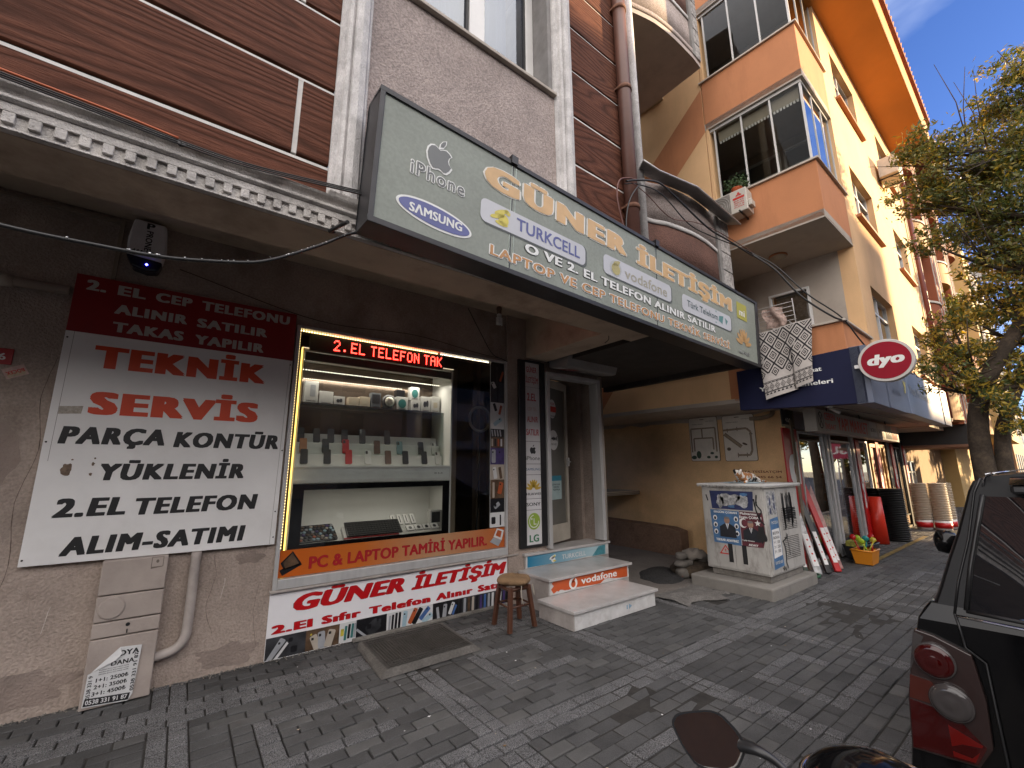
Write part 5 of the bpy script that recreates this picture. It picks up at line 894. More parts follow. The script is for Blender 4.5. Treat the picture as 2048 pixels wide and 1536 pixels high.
# calico cat on a light blue cloth on top of the cabinet
def cat():
    me=bpy.data.meshes.new('cat'); cx,cy,z=6.28,2.95,1.335
    J=[(0,0,.07,.062),(.09,.01,.075,.066),(.18,.03,.07,.062),(.25,.03,.055,.045),  # hips..
       (-.10,.0,.085,.055),(-.17,.0,.115,.042),(-.215,-.01,.135,.044),(-.255,-.02,.122,.026)]
    J+= [(-.19,.03,.175,.010),(-.21,.03,.165,.018),(-.19,-.045,.175,.010),(-.21,-.04,.165,.018)]
    J+= [(-.09,-.05,.03,.022),(-.17,-.07,.015,.016),(-.22,-.07,.014,.014),(-.08,.05,.03,.022),(-.16,.07,.015,.016)]
    J+= [(.22,-.05,.035,.03),(.16,-.09,.018,.018),(.11,-.10,.014,.014),(.31,.0,.03,.016),(.33,-.06,.018,.014),(.28,-.11,.016,.013),(.2,-.13,.015,.010)]
    E_=[(0,1),(1,2),(2,3),(0,4),(4,5),(5,6),(6,7),(6,9),(9,8),(6,11),(11,10),(4,12),(12,13),(13,14),(4,15),(15,16),(2,17),(17,18),(18,19),(3,20),(20,21),(21,22),(22,23)]
    me.from_pydata([(cx+j[0]*1.1,cy-.04+j[1]*1.2,z+j[2]*1.05) for j in J],E_,[]); o=bpy.data.objects.new('cat',me); COL.objects.link(o)
    s=o.modifiers.new('skin','SKIN'); 
    if not me.skin_vertices: 
        import bmesh; bm=bmesh.new(); bm.from_mesh(me); bm.verts.layers.skin.verify(); bm.to_mesh(me); bm.free()
    for i,j in enumerate(J): me.skin_vertices[0].data[i].radius=(j[3]*1.08,j[3]*1.08); me.skin_vertices[0].data[i].use_root=(i==0)
    ss=o.modifiers.new('sub','SUBSURF'); ss.levels=2; ss.render_levels=2
    m=bpy.data.materials.new('calico fur'); m.use_nodes=True; n=m.node_tree; b=n.nodes['Principled BSDF']; t=n.nodes.new('ShaderNodeTexCoord'); a=n.nodes.new('ShaderNodeTexNoise'); a.inputs['Scale'].default_value=11; a.inputs['Detail'].default_value=1; n.links.new(t.outputs['Object'],a.inputs['Vector']); r_=n.nodes.new('ShaderNodeValToRGB'); r_.color_ramp.interpolation='CONSTANT'; e=r_.color_ramp.elements; e[0].color=(.02,.018,.016,1); e[1].position=.42; e[1].color=(.60,.57,.53,1); q=e.new(.56); q.color=(.36,.16,.06,1); n.links.new(a.outputs['Fac'],r_.inputs[0]); n.links.new(r_.outputs[0],b.inputs['Base Color']); b.inputs['Roughness'].default_value=.9
    me.materials.append(m); tag(o,'calico cat with white, orange and black fur lying on the utility cabinet','cat')
    q=MB()
    for dy in (-.022,.016): q.lathe([(.005,0),(.003,.004)],(cx-.232*1.1-.018,cy-.055+dy*1.2,z+.152),(-1,0,.1),8)
    q.build('eyes',mat('dark cat eye',(.03,.04,.02),.2,0),o); q=MB(); q.lathe([(.006,0),(.003,.004)],(cx-.262*1.1-.022,cy-.062,z+.130),(-1,0,0),8); q.build('nose',mat('pink nose',(.35,.15,.13),.5,0),o)
cat()
q=MB(); q.grid(lambda u,v:(6.02+u*.50,2.74+v*.36,1.337+.014*abs(noise.noise(Vector((u*5,v*4,1))))+.03*math.sin(u*3.1)**8*0),24,16); q=one(q,'cloth',mat('pale blue cloth',(.42,.55,.62),.9,.08,6),'pale blue cloth spread under the cat on the cabinet','cloth')
# ================================================================ ALLEY THINGS
exB=V3(math.cos(R(1.5)),math.sin(R(1.5)),0); eyB=V3(-math.sin(R(4.5)),math.cos(R(4.5)),0); BO=V3(6.6,0,0)
BF=Fr(BO,exB,eyB,(0,0,1))
nxB=V3(math.cos(R(4.5)),math.sin(R(4.5)),0); nyB=V3(-math.sin(R(1.5)),math.cos(R(1.5)),0)
SP=lambda off:Fr(BO+exB*off,-eyB,(0,0,1),-nxB)      # panels on side faces: a=-y'
FN=lambda v:Fr(BO+eyB*v,exB,(0,0,1),-nyB)           # panels on street faces: a=x'
q=MB(); q.box(4.9,8.2,8.6,8.8,0,4.2); one(q,'alley_light_block',mat('light block render',(.34,.25,.15),.9,.15,2,dirt=.4),'plain rendered wall added at the far end of the alley to block backlight','wall')  # added wall that cuts the light entering the alley from behind
lw_=thing('low_wall','low rough wall with brown stained render at the back of the alley','wall',(7.3,5.5,0))
q=MB(); pr=[(-7.5,.0),(-4.5,0),(-4.5,.44),(-4.7,.49),(-5.4,.52),(-6.2,.545),(-7.5,.57)]
q.prism(pr,0,.30,Fr(BO+exB*.85,-eyB,(0,0,1),nxB)); q.build('wall_body',mat('crumbling brown render',(.19,.115,.075),.95,.3,3,1.0,35,dirt=.6,dcol=(.08,.05,.035),dscale=3,grain=.15),lw_,.02)
q=MB(); q.box(0.35,1.38,5.62,6.9,1.02,1.10,fr=BF); o=thing('concrete_shelf','pale ribbed ledge jutting from the ochre wall of the alley','ledge',tuple(BF.P(.9,6.2,1.0))); q.build('slab',mat('pale ledge render',(.42,.38,.31),.8,.12,4,dirt=.3),o,.005); q=MB(); q.box(.34,1.38,5.61,6.9,1.035,1.045,fr=BF); q.box(.34,1.38,5.61,6.9,1.065,1.075,fr=BF); q.build('rib',M_conc,o)
st_=mat('grey brown stone',(.12,.108,.095),.95,.2,6,.7,30,dirt=.5,dcol=(.08,.07,.06))
for i,(x,y_,z,a,b_,c_,lab) in enumerate(((5.86,3.72,.08,.13,.10,.07,'lowest rounded stone of the small pile beside the cabinet'),(5.88,3.74,.20,.14,.09,.045,'flat stone in the middle of the small pile beside the cabinet'),(5.90,3.76,.30,.10,.08,.05,'topmost block of the small stone pile beside the cabinet'),(6.07,3.62,.06,.09,.07,.06,'stone between the pile and the cabinet plinth'),(6.0,3.70,.20,.07,.05,.04,'small stone leaning on the middle of the pile'))):
    q=MB(); q.grid(lambda u,v:(x+a*math.cos(2*math.pi*u)*math.sin(math.pi*v)**.5*(1+.25*noise.noise(Vector((u*3,v*3,i)))),y_+b_*math.sin(2*math.pi*u)*math.sin(math.pi*v)**.5,z-c_*math.cos(math.pi*v)*(1+.2*noise.noise(Vector((u*4,v*2,i+5))))),14,9,0,False); one(q,'stone',st_,lab,'stone','stones piled by the cabinet')
q=MB(); q.grid(lambda u,v:(6.30+.22*math.cos(2*math.pi*u)*math.sin(math.pi*v)**.5,3.78+.17*math.sin(2*math.pi*u)*math.sin(math.pi*v)**.5,.27-.075*math.cos(math.pi*v)-.12*max(0,math.cos(2*math.pi*u))*1+.05*noise.noise(Vector((math.cos(6.28*u)*2,math.sin(6.28*u)*2,v*3)))),30,14); one(q,'sack',mat('dusty white sack',(.24,.21,.18),.9,.15,6,.5,40),'dusty white sack slumped behind the stone pile and cabinet','sack')
q=MB(); q.grid(lambda u,v:(6.15+.35*math.cos(2*math.pi*u)*math.sin(math.pi*v)**.6,3.75+.3*math.sin(2*math.pi*u)*math.sin(math.pi*v)**.6,.09-.10*math.cos(math.pi*v)+.03*noise.noise(Vector((u*9,v*7,2)))),30,12); one(q,'soil_heap',mat('dark soil',(.05,.035,.022),1,.4,20,1,60),'low heap of dark soil under the sack','soil')
# ================================================================ ORANGE BUILDING
Bt=thing('orange_building','yellow and orange apartment building with glazed corner balconies and a shop below','building',tuple(BF.P(4,4,0)))
M_yel=mat('warm yellow paint',(.76,.48,.25),.85,.08,1.2,.2,90,dirt=.3,dcol=(.42,.28,.14),dscale=2.2,dst=(1,1,.18))
M_orgp=mat('salmon orange paint',(.52,.215,.095),.85,.08,1.5,.2,90,dirt=.45,dcol=(.30,.115,.05),dscale=3.2,dst=(1,1,.2))
M_och=mat('soiled ochre render',(.74,.48,.25),.9,.16,1.1,.35,60,dirt=.4,dcol=(.34,.23,.12),dscale=1.2,grain=.05)
M_grw=mat('dull grey white paint',(.42,.365,.31),.9,.1,2,.15,60,dirt=.3,dcol=(.2,.17,.14))
M_eave=mat('bounce lit orange eave',(.62,.24,.045),.7,.06,2)  # vivid orange carries the warm bounce light under the eave
q=MB(); q.box(1.4,7.25,2.85,13,-.1,2.49,fr=BF)
def holes():pass
q=MB(); q.box(1.4,1.6,2.86,8.5,-.1,2.488,fr=BF); q.box(1.6,9.3,6.4,6.6,-.1,2.488,fr=BF); q.build('ground_floor_wall',M_och,Bt)
q=MB(); q.box(1.403,1.5,2.78,2.86,.0,2.3,fr=BF); q.box(1.38,1.66,2.80,2.9,2.2,2.488,fr=BF); q.build('corner_pier',mat('pier render',(.22,.18,.13),.9,.15,3,dirt=.3),Bt)
q=MB(); q.box(-.0,7.25,1.62,8.6,2.47,2.53,fr=BF); q.box(7.25,9.3,1.9,6.6,2.45,2.53,fr=BF); q.build('soffit_slab',M_grw,Bt)
# main body: side wall and street wall with window openings
q=MB(); q.box(0,.25,3.0,8.6,2.531,9.45,fr=BF); q.box(.0,1.3,8.5,8.6,2.5,9.45,fr=BF); q.build('side_wall',M_yel,Bt)
q=MB(); rows=((3.32,4.38),(5.6,6.56),(7.86,8.87)); cols_=((1.95,3.42),(5.08,6.32))
zc=[2.531]+[z for r_ in rows for z in r_]+[9.45]; xc=[1.27,1.95,3.42,5.08,6.32,7.25]
for i in range(0,5,1):
    a,b_=xc[i],xc[i+1]
    if i in (1,3):
        for j in range(0,len(zc)-1,2): q.box(a,b_,1.6,1.8,zc[j],zc[j+1],fr=BF)
    else: q.box(a,b_,1.6,1.8,2.531,9.45,fr=BF)
q.build('street_wall',M_yel,Bt)
q=MB(); q.box(1.27,1.45,1.80,3.35,2.531,4.83,fr=BF); q.box(.25,1.45,3.35,3.5,2.531,4.83,fr=BF); q.build('corner_wall',M_grw,Bt)
q=MB(); q.box(1.28,1.45,1.80,3.35,4.95,9.45,fr=BF); q.box(.25,1.45,3.35,3.5,4.95,9.45,fr=BF); q.build('balcony_back_wall',M_grw,Bt)
# orange diagonal band painted on the side wall
fsd=SP(0)
shape([[(-3.001,7.06),(-3.001,7.90),(-3.98,7.02),(-4.9,6.08),(-4.9,5.2),(-3.9,6.2)]],fsd,M_orgp,Bt,.003,'painted_band'); shape([[(-5.03,3.02),(-5.9,3.02),(-5.9,2.54),(-5.41,2.54)],[(-3.04,2.535),(-2.97,2.535),(-2.97,4.83),(-3.04,4.83)]],fsd,M_orgp,Bt,.003,'painted_band')
# balconies
for z0,z1,nm in ((2.50,3.36,1),(4.85,5.70,2),(7.10,7.99,3),(9.42,10.2,4)):
    q=MB(); q.box(0,.12,1.6,2.99,z0,z1,fr=BF); q.box(.12,1.27,1.6,1.72,z0,z1,fr=BF); q.build('balcony_parapet',M_orgp,Bt,.004)
    q=MB(); q.box(.0,1.27,1.6,3.35,z0-.02,z0+.10,fr=BF) if nm>1 else q.box(.12,1.27,1.72,3.35,2.531,2.6,fr=BF); q.build('balcony_slab',M_grw,Bt)
    q=MB(); q.box(-.035,.15,1.565,3.02,z1,z1+.03,fr=BF); q.box(.15,1.33,1.565,1.75,z1,z1+.03,fr=BF); q.build('parapet_cap',mat('cream cap stone',(.50,.44,.37),.6,.1,5,dirt=.2),Bt,.004)
M_bl=mat('balcony glass frame',(.58,.57,.55),.35,.05,4)
for z0,z1 in ((5.73,7.09),(8.02,9.41)):
    q=MB()
    for y_ in (1.66,2.06,2.47,2.88): q.box(.05,.075,y_-.012,y_+.012,z0+.03,z1-.04,fr=BF)
    for x in (.07,.48,.9,1.25): q.box(x-.012,x+.012,1.645,1.67,z0+.03,z1-.04,fr=BF)
    q.box(.04,.09,1.64,2.95,z1-.06,z1,fr=BF); q.box(.04,.09,1.64,2.95,z0,z0+.035,fr=BF); q.box(.09,1.27,1.64,1.69,z1-.06,z1,fr=BF); q.box(.09,1.27,1.64,1.69,z0,z0+.035,fr=BF)
    gb=q.build('balcony_glazing',M_bl,Bt); q=MB(); q.quad([BF.P(.062,1.66,z0),BF.P(.062,2.9,z0),BF.P(.062,2.9,z1),BF.P(.062,1.66,z1)]); q.build('pane',MATS.get('side balcony glass') or glass_mat('side balcony glass',(.62,.63,.6),.0,0,1.18),gb,recalc=False); q=MB(); q.quad([BF.P(.075,1.655,z0),BF.P(1.25,1.655,z0),BF.P(1.25,1.655,z1),BF.P(.075,1.655,z1)]); q.build('pane',M_wglass,gb,recalc=False)
    q=MB(); q.box(.0,.2,2.95,2.99,z0,z1,fr=BF); q.build('balcony_jamb',M_yel,Bt)
# blind with scalloped fringe, inner windows of the balcony
q=MB(); q.box(.12,.13,1.70,2.85,6.83,7.02,fr=BF); q.build('roller_blind',mat('cream blind',(.42,.37,.30),.8,.05,5),Bt); q=MB()
for i in range(26): q.box(.118,.122,1.71+i*.044,1.71+i*.044+.028,6.79,6.835,fr=BF)
q.build('blind_fringe',M_pvc,Bt)
def window(fr,x0,x1,z0,z1,parent,dep=.10,nv=2,transom=.72,curtain=True,gm=None,sill=None,fm=None):
    q=MB(); t=.035; fm=fm or M_pvc
    q.box(x0,x0+t,z0,z1,-dep,-dep+.04,fr=fr); q.box(x1-t,x1,z0,z1,-dep,-dep+.04,fr=fr); q.box(x0+t,x1-t,z0,z0+t,-dep,-dep+.04,fr=fr); q.box(x0+t,x1-t,z1-t,z1,-dep,-dep+.04,fr=fr)
    for i in range(1,nv): xm=x0+(x1-x0)*i/nv; q.box(xm-t*.7,xm+t*.7,z0+t,z1-t,-dep+.001,-dep+.045,fr=fr)
    if transom: zt=z0+(z1-z0)*transom; q.box(x0+t,x1-t,zt-t*.5,zt+t*.5,-dep+.002,-dep+.041,fr=fr)
    w_=q.build('window',fm,parent); g=MB(); g.quad([fr.P(x0+t,z0+t,-dep+.012),fr.P(x1-t,z0+t,-dep+.012),fr.P(x1-t,z1-t,-dep+.012),fr.P(x0+t,z1-t,-dep+.012)]); g.build('pane',gm or M_wglass,w_,recalc=False)
    g=MB(); g.box(x0-.01,x1+.01,z0-.01,z1+.01,-dep-.6,-dep-.55,fr=fr); g.build('dark_room',M_dark,w_)
    if curtain:
        g=MB(); g.grid(lambda u,v:fr.P(x0+.02+u*(x1-x0-.04),z0+.02+v*(z1-z0-.04),-dep-.08+.012*math.sin(u*40)+.006*math.sin(u*93)),40,2); g.build('curtain',mat('net curtain',(.50,.50,.52),.9,.05,3),w_)
    if sill: g=MB(); g.box(x0-.08,x1+.08,z0-.05,z0,-.12,.07,fr=fr); g.build('window_sill',sill,w_,.004)
    return w_
M_sill=mat('orange brown sill',(.34,.13,.05),.7,.1,4); ff=FN(1.6)
for a,b_ in cols_:
    for z0,z1 in rows: window(ff,a,b_,z0,z1,Bt,.13,2 if a<4 else 2,.70,True,None,M_sill)
window(SP(1.27),-2.80,-2.22,2.75,4.38,Bt,-.012,1,None,False); q=MB(); q.grid(lambda u,v:SP(1.27).P(-2.76+u*.5,2.8+v*1.5,.012+.008*math.sin(u*30)),20,1); q.build('curtain',mat('orange striped blind',(.45,.30,.15),.9,.1,20,stretch=(1,1,12)),Bt)
for z0 in (5.74,8.03):
    window(SP(1.28),-3.2,-2.35,z0,z0+1.15,Bt,-.03,1,.68,False); window(SP(1.28),-2.30,-1.85,z0,z0+1.15,Bt,-.03,1,.68,False)
# small window on the side wall near the diagonal band
window(SP(0),-4.75,-3.75,8.25,9.1,Bt,-.02,1,None,True,None,mat('cream sill',(.5,.42,.3),.7,.1,4))
# eave, gutter, roof
q=MB(); q.prism([(1.8,9.30),(.93,9.42),(.90,9.46),(.90,9.82),(1.8,9.9)],-.1,7.25,Fr(BO,eyB,(0,0,1),exB)); q.build('eave',M_eave,Bt,.01)
q=MB(); q.prism([(.90,9.82),(.84,9.84),(.84,9.93),(.95,9.95),(4.5,11.2),(4.5,11.1),(.95,9.83)],-.2,7.3,Fr(BO,eyB,(0,0,1),exB)); q.build('roof',mat('clay roof tile',(.30,.10,.05),.8,.2,9,.6,30),Bt)
q=MB()
for i in range(44): q.tube([BF.P(-.1+i*.17,.84,9.935),BF.P(-.1+i*.17,1.5,10.17)],.045,7)
q.build('eave_tiles',MATS['clay roof tile'],Bt)
q=MB(); q.box(2.2,2.7,3.0,3.5,9.9,11.4,fr=BF); q.box(5.0,5.5,1.4,1.9,9.9,10.7,fr=BF); q.build('chimney',M_grw,Bt)
q=MB(); q.tube([BF.P(7.12,1.52,2.6),BF.P(7.12,1.52,9.4)],.05,10); q.build('rain_pipe',mat('red brown rain pipe',(.16,.04,.03),.5,.1,5),Bt)
q=MB(); q.lathe([(.11,0),(.12,-.02),(.105,-.05),(.06,-.075),(.02,-.085)],BF.P(.74,2.43,4.83),(0,0,1),24); lp=q.build('ceiling_lamp',mat('frosted lamp bowl',(.32,.27,.2),.4,.1,9),Bt); q=MB(); q.lathe([(.125,0),(.13,-.015),(.12,-.03)],BF.P(.74,2.43,4.832),(0,0,1),24); q.build('lamp_ring',M_sill,lp)
# white patching line and pipe stub on the ground floor wall
q=MB(); fq=SP(1.4); P_=[(-3.0,2.487),(-7.5,2.487)]+[(-7.5+.25*i,2.40-.05*noise.noise(Vector((i*.8,0,4)))) for i in range(17)]; shape([[(a,b_) for a,b_ in P_][:2]+[(a,b_) for a,b_ in P_[2:]]],fq,M_grw,Bt,.004,'patched_render')
text('USTA TESİSATÇIM',fq,-3.66,1.455,-2.99,1.49,mat('faint red stencil',(.22,.07,.04),.9,.2,30),Bt,.02,d=.004); text('0 535 345 66 54',fq,-3.6,1.37,-3.0,1.405,MATS['faint red stencil'],Bt,.02,d=.004)
q=MB(); q.tube(spline([BF.P(1.37,3.0,2.47),BF.P(1.33,3.02,2.40),BF.P(1.30,3.15,2.36),BF.P(1.30,3.34,2.36)],5),.035,10); one(q,'bent_pipe',mat('dull pipe',(.25,.2,.14),.7,.2,8,dirt=.4),'short bent pipe elbow under the blue sign on the ochre wall','pipe')
# pipe diagram boards
def board(y0,y1,z0,z1,lab,kind):
    o=thing('plumbing_board',lab,'board',tuple(BF.P(1.39,(y0+y1)/2,z0)),'plumbing display boards on the ochre wall'); f_=SP(1.4); a0,a1=-y1,-y0
    q=MB(); q.prism(rrect(a0-.008,z0-.008,a1+.008,z1+.008,.03),.002,.014,f_); q.build('board_edge',mat('brown board edge',(.16,.1,.05),.7,0),o); q=MB(); q.prism(rrect(a0,z0,a1,z1,.03),.0145,.018,f_); q.build('board_panel',mat('cream board face',(.66,.61,.54),.5,.08,3,dirt=.2),o)
    f_=Fr(f_.P(0,0,.018),f_.u,f_.v,f_.n); w_,h=a1-a0,z1-z0; X=lambda t:a0+w_*t; Z=lambda t:z0+h*t; dk=mat('umber print',(.10,.07,.045),.6,.15,20); md=mat('tan print',(.30,.23,.16),.6,.15,20); q=MB()
    def ln(P_,t,m_=0): 
        for i in range(len(P_)-1): 
            A_,B_=V3(X(P_[i][0]),Z(P_[i][1]),0),V3(X(P_[i+1][0]),Z(P_[i+1][1]),0); d_=B_-A_; n_=V3(-d_[1],d_[0],0); n_=n_/(np.linalg.norm(n_)+1e-9)*t; q.add([f_.P(*(A_+n_)[:2],.001+.0004*m_),f_.P(*(A_-n_)[:2],.001+.0004*m_),f_.P(*(B_-n_)[:2],.001+.0004*m_),f_.P(*(B_+n_)[:2],.001+.0004*m_)],[(0,1,2,3)],m_)
    if kind==0:
        for P_ in ([(.05,.2),(.05,.75),(.92,.75),(.92,.2)],[(.14,.22),(.14,.52),(.82,.52),(.82,.25)],[(.45,.75),(.45,.52)]): ln(P_,.012,0); ln(P_,.007,1)
        sh2=[ell(X(.28),Z(.14),.045,.07,14),ell(X(.1),Z(.08),.05,.035,12),ell(X(.75),Z(.17),.035,.022,10),ell(X(.62),Z(.08),.035,.025,10),ell(X(.88),Z(.08),.03,.025,10)]
    else:
        for P_ in ([(.0,.68),(.75,.70),(.87,.62),(.87,.22),(.8,.12),(.4,.12)],): ln(P_,.016,0); ln(P_,.010,1)
        for P_ in ([(.03,.60),(.55,.30)],): ln(P_,.03,0); ln(P_,.022,1)
        for P_ in ([(.14,.72),(.14,.63)],[(.46,.74),(.46,.65)],[(.82,.57),(.93,.57)],[(.42,.17),(.42,.07)],[(.7,.17),(.7,.07)]): ln(P_,.006,0)
        sh2=[ell(X(.66),Z(.36),.045,.018,12,rot=-25),ell(X(.14),Z(.26),.035,.03,12)]
    q.build('pipe_print',[dk,md],o,recalc=False); shape(sh2,f_,mat('green black print',(.04,.07,.045),.5,.2,20) if kind==0 else dk,o,.002,'fitting_print'); shape([(X(.4),Z(.95)),(X(.55),Z(.95)),(X(.55),Z(.965)),(X(.4),Z(.965))],f_,dk,o,.001,'print'); text('TESİSAT BORU',f_,X(.1),Z(.84),X(.5),Z(.86),dk,o,.01,d=.001); text('FİTTİNGS',f_,X(.62),Z(.90),X(.9),Z(.915),dk,o,.01,d=.001)
board(3.94,4.46,1.67,2.46,'narrower plumbing board with a square pipe loop drawing, left on the ochre wall',0); board(3.32,3.84,1.66,2.45,'plumbing board with curved brown pipes, right one near the corner under the blue sign',1)
# air conditioner + flower pot + small AC on street face
def aircon(fr,x0,x1,z0,z1,dep,lab,front_txt):
    o=thing('air_conditioner',lab,'air conditioner',tuple(fr.P((x0+x1)/2,z0,dep/2))); w_=x1-x0
    q=MB(); q.box(x0,x1,z0,z1,.04,dep,fr=fr); q.build('casing',mat('ivory casing',(.52,.48,.42),.5,.06,5,dirt=.25),o,.01)
    q=MB(); q.box(x0+w_*.03,x0+w_*.60,z0+.02,z1-.02,dep,dep+.008,fr=fr); q.build('fan_grille',mat('grey fan grille',(.20,.18,.16),.6,.1,9),o); q=MB()
    cx,cz=x0+w_*.31,(z0+z1)/2
    for r_ in (.05,.085,.12,.15): q.tube([fr.P(cx+r_*math.cos(t),cz+r_*math.sin(t),dep+.01) for t in np.linspace(0,2*math.pi,25)],.004,4)
    q.build('grille_rings',mat('light ring wire',(.35,.33,.3),.5,0),o)
    q=MB(); q.tube([fr.P(x0+.1,z0-.01,0),fr.P(x0+.1,z0-.01,dep+.03)],.014,6); q.tube([fr.P(x1-.1,z0-.01,0),fr.P(x1-.1,z0-.01,dep+.05)],.014,6); q.build('bracket',M_black,o)
    if front_txt:
        f_=Fr(fr.P(0,0,dep+.001),fr.u,fr.v,fr.n); cx=x0+w_*.81
        shape([[(cx,z1-.04),(cx+.02,z1-.07),(cx,z1-.10),(cx-.02,z1-.07)],[(cx-.022,z1-.075),(cx-.002,z1-.105),(cx-.045,z1-.105)],[(cx+.022,z1-.075),(cx+.002,z1-.105),(cx+.045,z1-.105)]],f_,M_redtx,o,.002,'logo'); shape(rrect(x0+w_*.66,z1-.155,x1-w_*.05,z1-.12,.01),f_,M_redtx,o,.002,'print')
        for i,s_ in enumerate(('BAYİ','SERVİS','444 75 00','KLİMA')): text(s_,f_,x0+w_*.68,z1-.19-.032*i,x1-w_*.07,z1-.172-.032*i,M_redtx,o,.02,d=.002)
        q=MB(); q.box(x1+.001,x1+.05,z0+.06,z0+.16,.1,.25,fr=fr); q.build('valve_cover',MATS['ivory casing'],o,.01)
    return o
aircon(SP(0),-2.98,-2.42,5.24,5.60,.28,'ivory air conditioner with red service print hanging below the corner balcony glass',True)
o=thing('flower_pot','orange pot of leafy plants standing on the air conditioner','flower pot',tuple(SP(0).P(-2.58,5.61,.14))); c_=SP(0).P(-2.58,5.605,.14); q=MB(); q.lathe([(.05,0),(.075,.09),(.08,.10)],c_,(0,0,1),14); q.build('pot',mat('orange clay pot',(.50,.10,.03),.6,.1,9),o)
q=MB()
for i in range(230):
    a=random.random()*6.28; r_=random.random()**.7*.19; p_=c_+V3(math.cos(a)*r_*.8,math.sin(a)*r_,.10+random.random()*.16); s_=.022; d1=V3(random.gauss(0,1),random.gauss(0,1),random.gauss(0,.6)); d1/=np.linalg.norm(d1); d2=np.cross(d1,V3(random.random(),random.random(),random.random())); d2/=np.linalg.norm(d2); q.quad([p_-d1*s_,p_+d2*s_*.5,p_+d1*s_,p_-d2*s_*.5])
q.build('leaves',mat('pot plant green',(.05,.10,.03),.6,.3,20),o,recalc=False)
aircon(FN(1.6),4.35,4.95,7.40,7.80,.34,'sunlit air conditioner high on the yellow street wall near the tree',False)
# drying rack and rug hung over the first balcony
rg=thing('rug','white rug with black concentric diamond pattern hanging over the first balcony and blue sign','rug',tuple(SP(-.22).P(-2.2,2.5)))
fr_=SP(-.20); RW,RH=.66,.93
def rugp(u,v,d=0): # u 0..1 left-right, v 0..1 bottom-top
    x=-2.53+u*RW-(.0)*v+ .03*(1-v)+ (-.10*(1-v)*u if u>.6 else 0); z=2.44+v*RH+u*.07+(.10*u*(1-v)); return fr_.P(x,z,.015*math.sin(u*9+v*2)+.02*math.sin(v*5)*u+.01+d)
q=MB(); q.grid(lambda u,v:rugp(u,v),24,24); q.build('rug_cloth',mat('off white wool',(.50,.46,.43),.95,.06,20,.3,90),rg); q=MB()
def dia(cu,cv,ru,rv_,t): 
    P_=[(cu,cv+rv_),(cu+ru,cv),(cu,cv-rv_),(cu-ru,cv)]
    for i in range(4):
        A_,B_=P_[i],P_[(i+1)%4]; C_=[(cu+(a-cu)*(1-t),cv+(b_-cv)*(1-t)) for a,b_ in (A_,B_)]
        poly=[A_,B_,C_[1],C_[0]]
        if all(-.02<=a<=1.02 and .24<=b_<=1.01 for a,b_ in poly): q.add([rugp(min(1,max(0,a)),min(1,b_),.003) for a,b_ in poly],[(0,1,2,3)])
for r_ in range(-1,6):
    for c_ in range(-1,6):
        cu=(c_+(.5 if r_%2 else 0))*.25; cv=.36+r_*.125
        dia(cu,cv,.125,.125,.14); dia(cu,cv,.072,.072,.28); dia(cu,cv,.03,.03,.6)
for i in range(10): 
    cu=.05+i*.1
    for s_,t in ((1,.2),(.5,.4)):
        P_=[(cu,.155+.055*s_),(cu+.045*s_,.155),(cu,.155-.055*s_),(cu-.045*s_,.155)]
        for k in range(4):
            A_,B_=P_[k],P_[(k+1)%4]; C_=[(cu+(a-cu)*(1-t),.155+(b_-.155)*(1-t)) for a,b_ in (A_,B_)]; q.add([rugp(min(1,max(0,a)),b_,.003) for a,b_ in (A_,B_,C_[1],C_[0])],[(0,1,2,3)])
for v0 in (.085,.095,.215,.235): q.add([rugp(i/12,v0,.003) for i in range(13)]+[rugp(i/12,v0+.007,.003) for i in range(13)],[(i,i+1,14+i,13+i) for i in range(12)])
for i in range(14): a=.02+i*.07; q.add([rugp(a,.055,.003),rugp(a+.055,.055,.003),rugp(a+.028,.083,.003)],[(0,1,2)]); q.add([rugp(a,.228,.003),rugp(min(1,a+.055),.228,.003),rugp(a+.028,.214,.003)],[(0,1,2)])
q.build('woven_pattern',mat('black wool pattern',(.02,.018,.02),.95,0),rg,recalc=False)
dr=thing('drying_rack','folding metal drying rack with clothes hung on the balcony above the rug','drying rack',tuple(SP(-.1).P(-2.3,3.35))); f_=SP(-.05); q=MB()
for a in (-2.52,-2.08): q.tube([f_.P(a,3.25,.0),f_.P(a+.03,3.75,.18)],.007,5); q.tube([f_.P(a,3.40,.0),f_.P(a,3.40,.3)],.006,5)
for i in range(6): q.tube([f_.P(-2.52,3.44+i*.055,.03+i*.025),f_.P(-2.06,3.44+i*.055,.03+i*.025)],.004,5)
q.build('rack_frame',mat('white rack wire',(.5,.48,.46),.4,.1,9),dr)
q=MB(); q.grid(lambda u,v:f_.P(-2.42+u*.24+.02*math.sin(v*6),3.42+v*.28,.10+.04*math.sin(u*9+v*3)+.03*v),12,12); one(q,'garment',mat('flowered cloth',(.36,.26,.22),.9,.45,30),'crumpled flowered garment bunched on the drying rack','garment')
q=MB(); q.grid(lambda u,v:f_.P(-2.50+u*.42,3.30+v*.11,.07+.02*math.sin(u*14+v*3)),14,5); one(q,'garment',mat('black cloth',(.015,.015,.017),.9,.2,30),'black garment lying along the bottom of the drying rack over the rug','garment')
